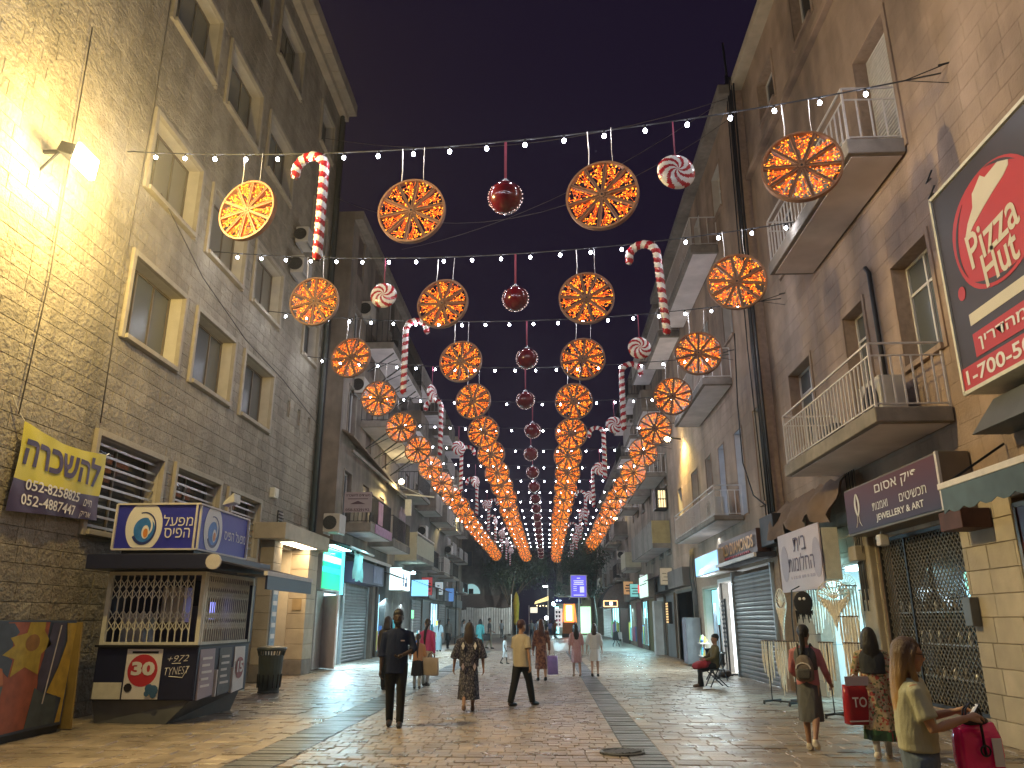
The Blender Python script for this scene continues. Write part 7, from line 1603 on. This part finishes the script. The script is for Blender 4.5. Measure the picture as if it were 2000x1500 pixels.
text('TO', (.0,-.066,-.32), .2, .12, (1,0,0), (0,0,1), M['print_w'], T1, bold=.02); MB().box(-.165,.165,-.066,-.062,-.545,-.53).build('stripe', M['print_w'], T1); MB().box(-.168,.168,-.064,-.058,-.13,-.02).build('white_cuff', M['sign_pink'], T1)
# blonde woman at the right edge
olive = cloth('pale_olive_tee',(.42,.42,.29)); jean = cloth('faded_denim',(.12,.165,.23))
hm_ = HAIR['blonde'].node_tree; hb_ = hm_.nodes['Principled BSDF']; htc = N(hm_,'ShaderNodeTexCoord'); hsx = N(hm_,'ShaderNodeSeparateXYZ'); hm_.links.new(htc.outputs['Object'], hsx.inputs[0])
hmr = N(hm_,'ShaderNodeMapRange'); hmr.inputs[1].default_value = 1.08; hmr.inputs[2].default_value = 1.46; hm_.links.new(hsx.outputs[2], hmr.inputs[0])
hcr = N(hm_,'ShaderNodeValToRGB'); hcr.color_ramp.elements[0].color = (.50,.30,.10,1); hcr.color_ramp.elements[1].color = (.085,.045,.022,1); hm_.links.new(hmr.outputs[0], hcr.inputs[0]); hm_.links.new(hcr.outputs[0], hb_.inputs['Base Color'])
P19, g19 = person('blonde woman in a pale olive tee and jeans looking at her phone', 2.33, 5.42, PI/2-.22, 1.52, 'warm', 'blonde', 'long', top=olive, sleeve='short', hem=.555, legs=jean, shoes=shoe_w, lw=(6,4), rw_=(-6,8), lj=[(.135,-.02,.655),(.075,-.165,.70)], rj=[(.140,-.035,.65),(.075,-.175,.69)], bw=1.12, long_hair=.68, glasses=True, head=(-8,8), vox=.0085, loose=1.25, belly=.45)
ph = thing('phone', 'phone held in both hands by the blonde woman', 'phone', world(P19, (.0,-.335,1.07)), PI/2-.22, local=True)
MB().hexa([(-.036,.03,-.06),(.036,.03,-.06),(.036,.038,-.062),(-.036,.038,-.062),(-.036,-.045,.055),(.036,-.045,.055),(.036,-.037,.053),(-.036,-.037,.053)]).build('case', M['print_k'], ph, bevel=.004); MB().hexa([(-.032,.039,-.055),(.032,.039,-.055),(.032,.040,-.055),(-.032,.040,-.055),(-.032,-.034,.049),(.032,-.034,.049),(.032,-.033,.049),(-.032,-.033,.049)]).build('screen', emit('phone_screen',(.8,.72,.6),.15), ph)
pkm = mat('hot_pink_plastic',(.88,.02,.16),rough=.16,var=.06,scale=9,bump=.5,bscale=7,coat=.4,bdist=.03)
el19 = world(P19, (-.2,-.14,1.03)); T2 = tote('pink_shopping_bag', 'glossy hot pink shopping bag hanging from the arm of the blonde woman', (2.66,5.36,1.13), .28, .29, .13, pkm, M['black'], .1, taper=.9)
MB().box(.05,.11,-.082,-.076,-.36,-.2).build('white_label', M['print_w'], T2); b = MB(); b.bar((0,-.075,-.12),(.0,-.08,-.30),.02,.006); b.tube([(.0+.03*math.cos(a),-.084,-.27+.03*math.sin(a)) for a in ln(0,2*PI,14)], .006, 5, cap=False); b.build('tag_ring', M['black'], T2)
b = MB(); b.ell((.0,.0,-.11),(.10,.04,.035),12,8); T2b = b.build('dark_lining', M['black'], T2, smooth=True)
# bags carried by others
tote('purple_bag', 'lilac carrier bag held by the woman in the rust dress', (.12,23.1,.80), .30, .5, .12, mat('lilac_plastic',(.26,.18,.48),rough=.35,var=.2), M['white_m'], .3)
tote('black_tote', 'black and beige tote bag held by the girl in the peach top', (-2.95,20.45,.86), .45, .42, .12, mat('tote_beige',(.45,.36,.27),rough=.7,var=.1), M['black'], -.5)
tote('white_bag', 'small white carrier bag in the middle of the street crowd', (.05,25.5,1.15), .26, .4, .1, M['white_l'], M['white_m'], .2)
tote('dark_handbag', 'dark handbag hanging beside the turquoise dress', (-3.55,46.9,1.05), .4, .4, .18, M['black'], M['black'])
# ------------------------------------------------------------------ thin haze added around the street for the glow of the lamps
hz = MB().box(-40,40,-30,125,-1.2,26).build('glow_haze', [])
hz['kind'] = 'stuff'
hm = bpy.data.materials.new('lamp_glow_air'); hm.use_nodes = True; hm.node_tree.nodes.clear()
ho = hm.node_tree.nodes.new('ShaderNodeOutputMaterial'); hv = hm.node_tree.nodes.new('ShaderNodeVolumePrincipled')
hv.inputs['Color'].default_value = (.9,.9,.92,1); hv.inputs['Density'].default_value = 0.0007; hv.inputs['Anisotropy'].default_value = .78
hm.node_tree.links.new(hv.outputs[0], ho.inputs['Volume']); hz.data.materials.append(hm)
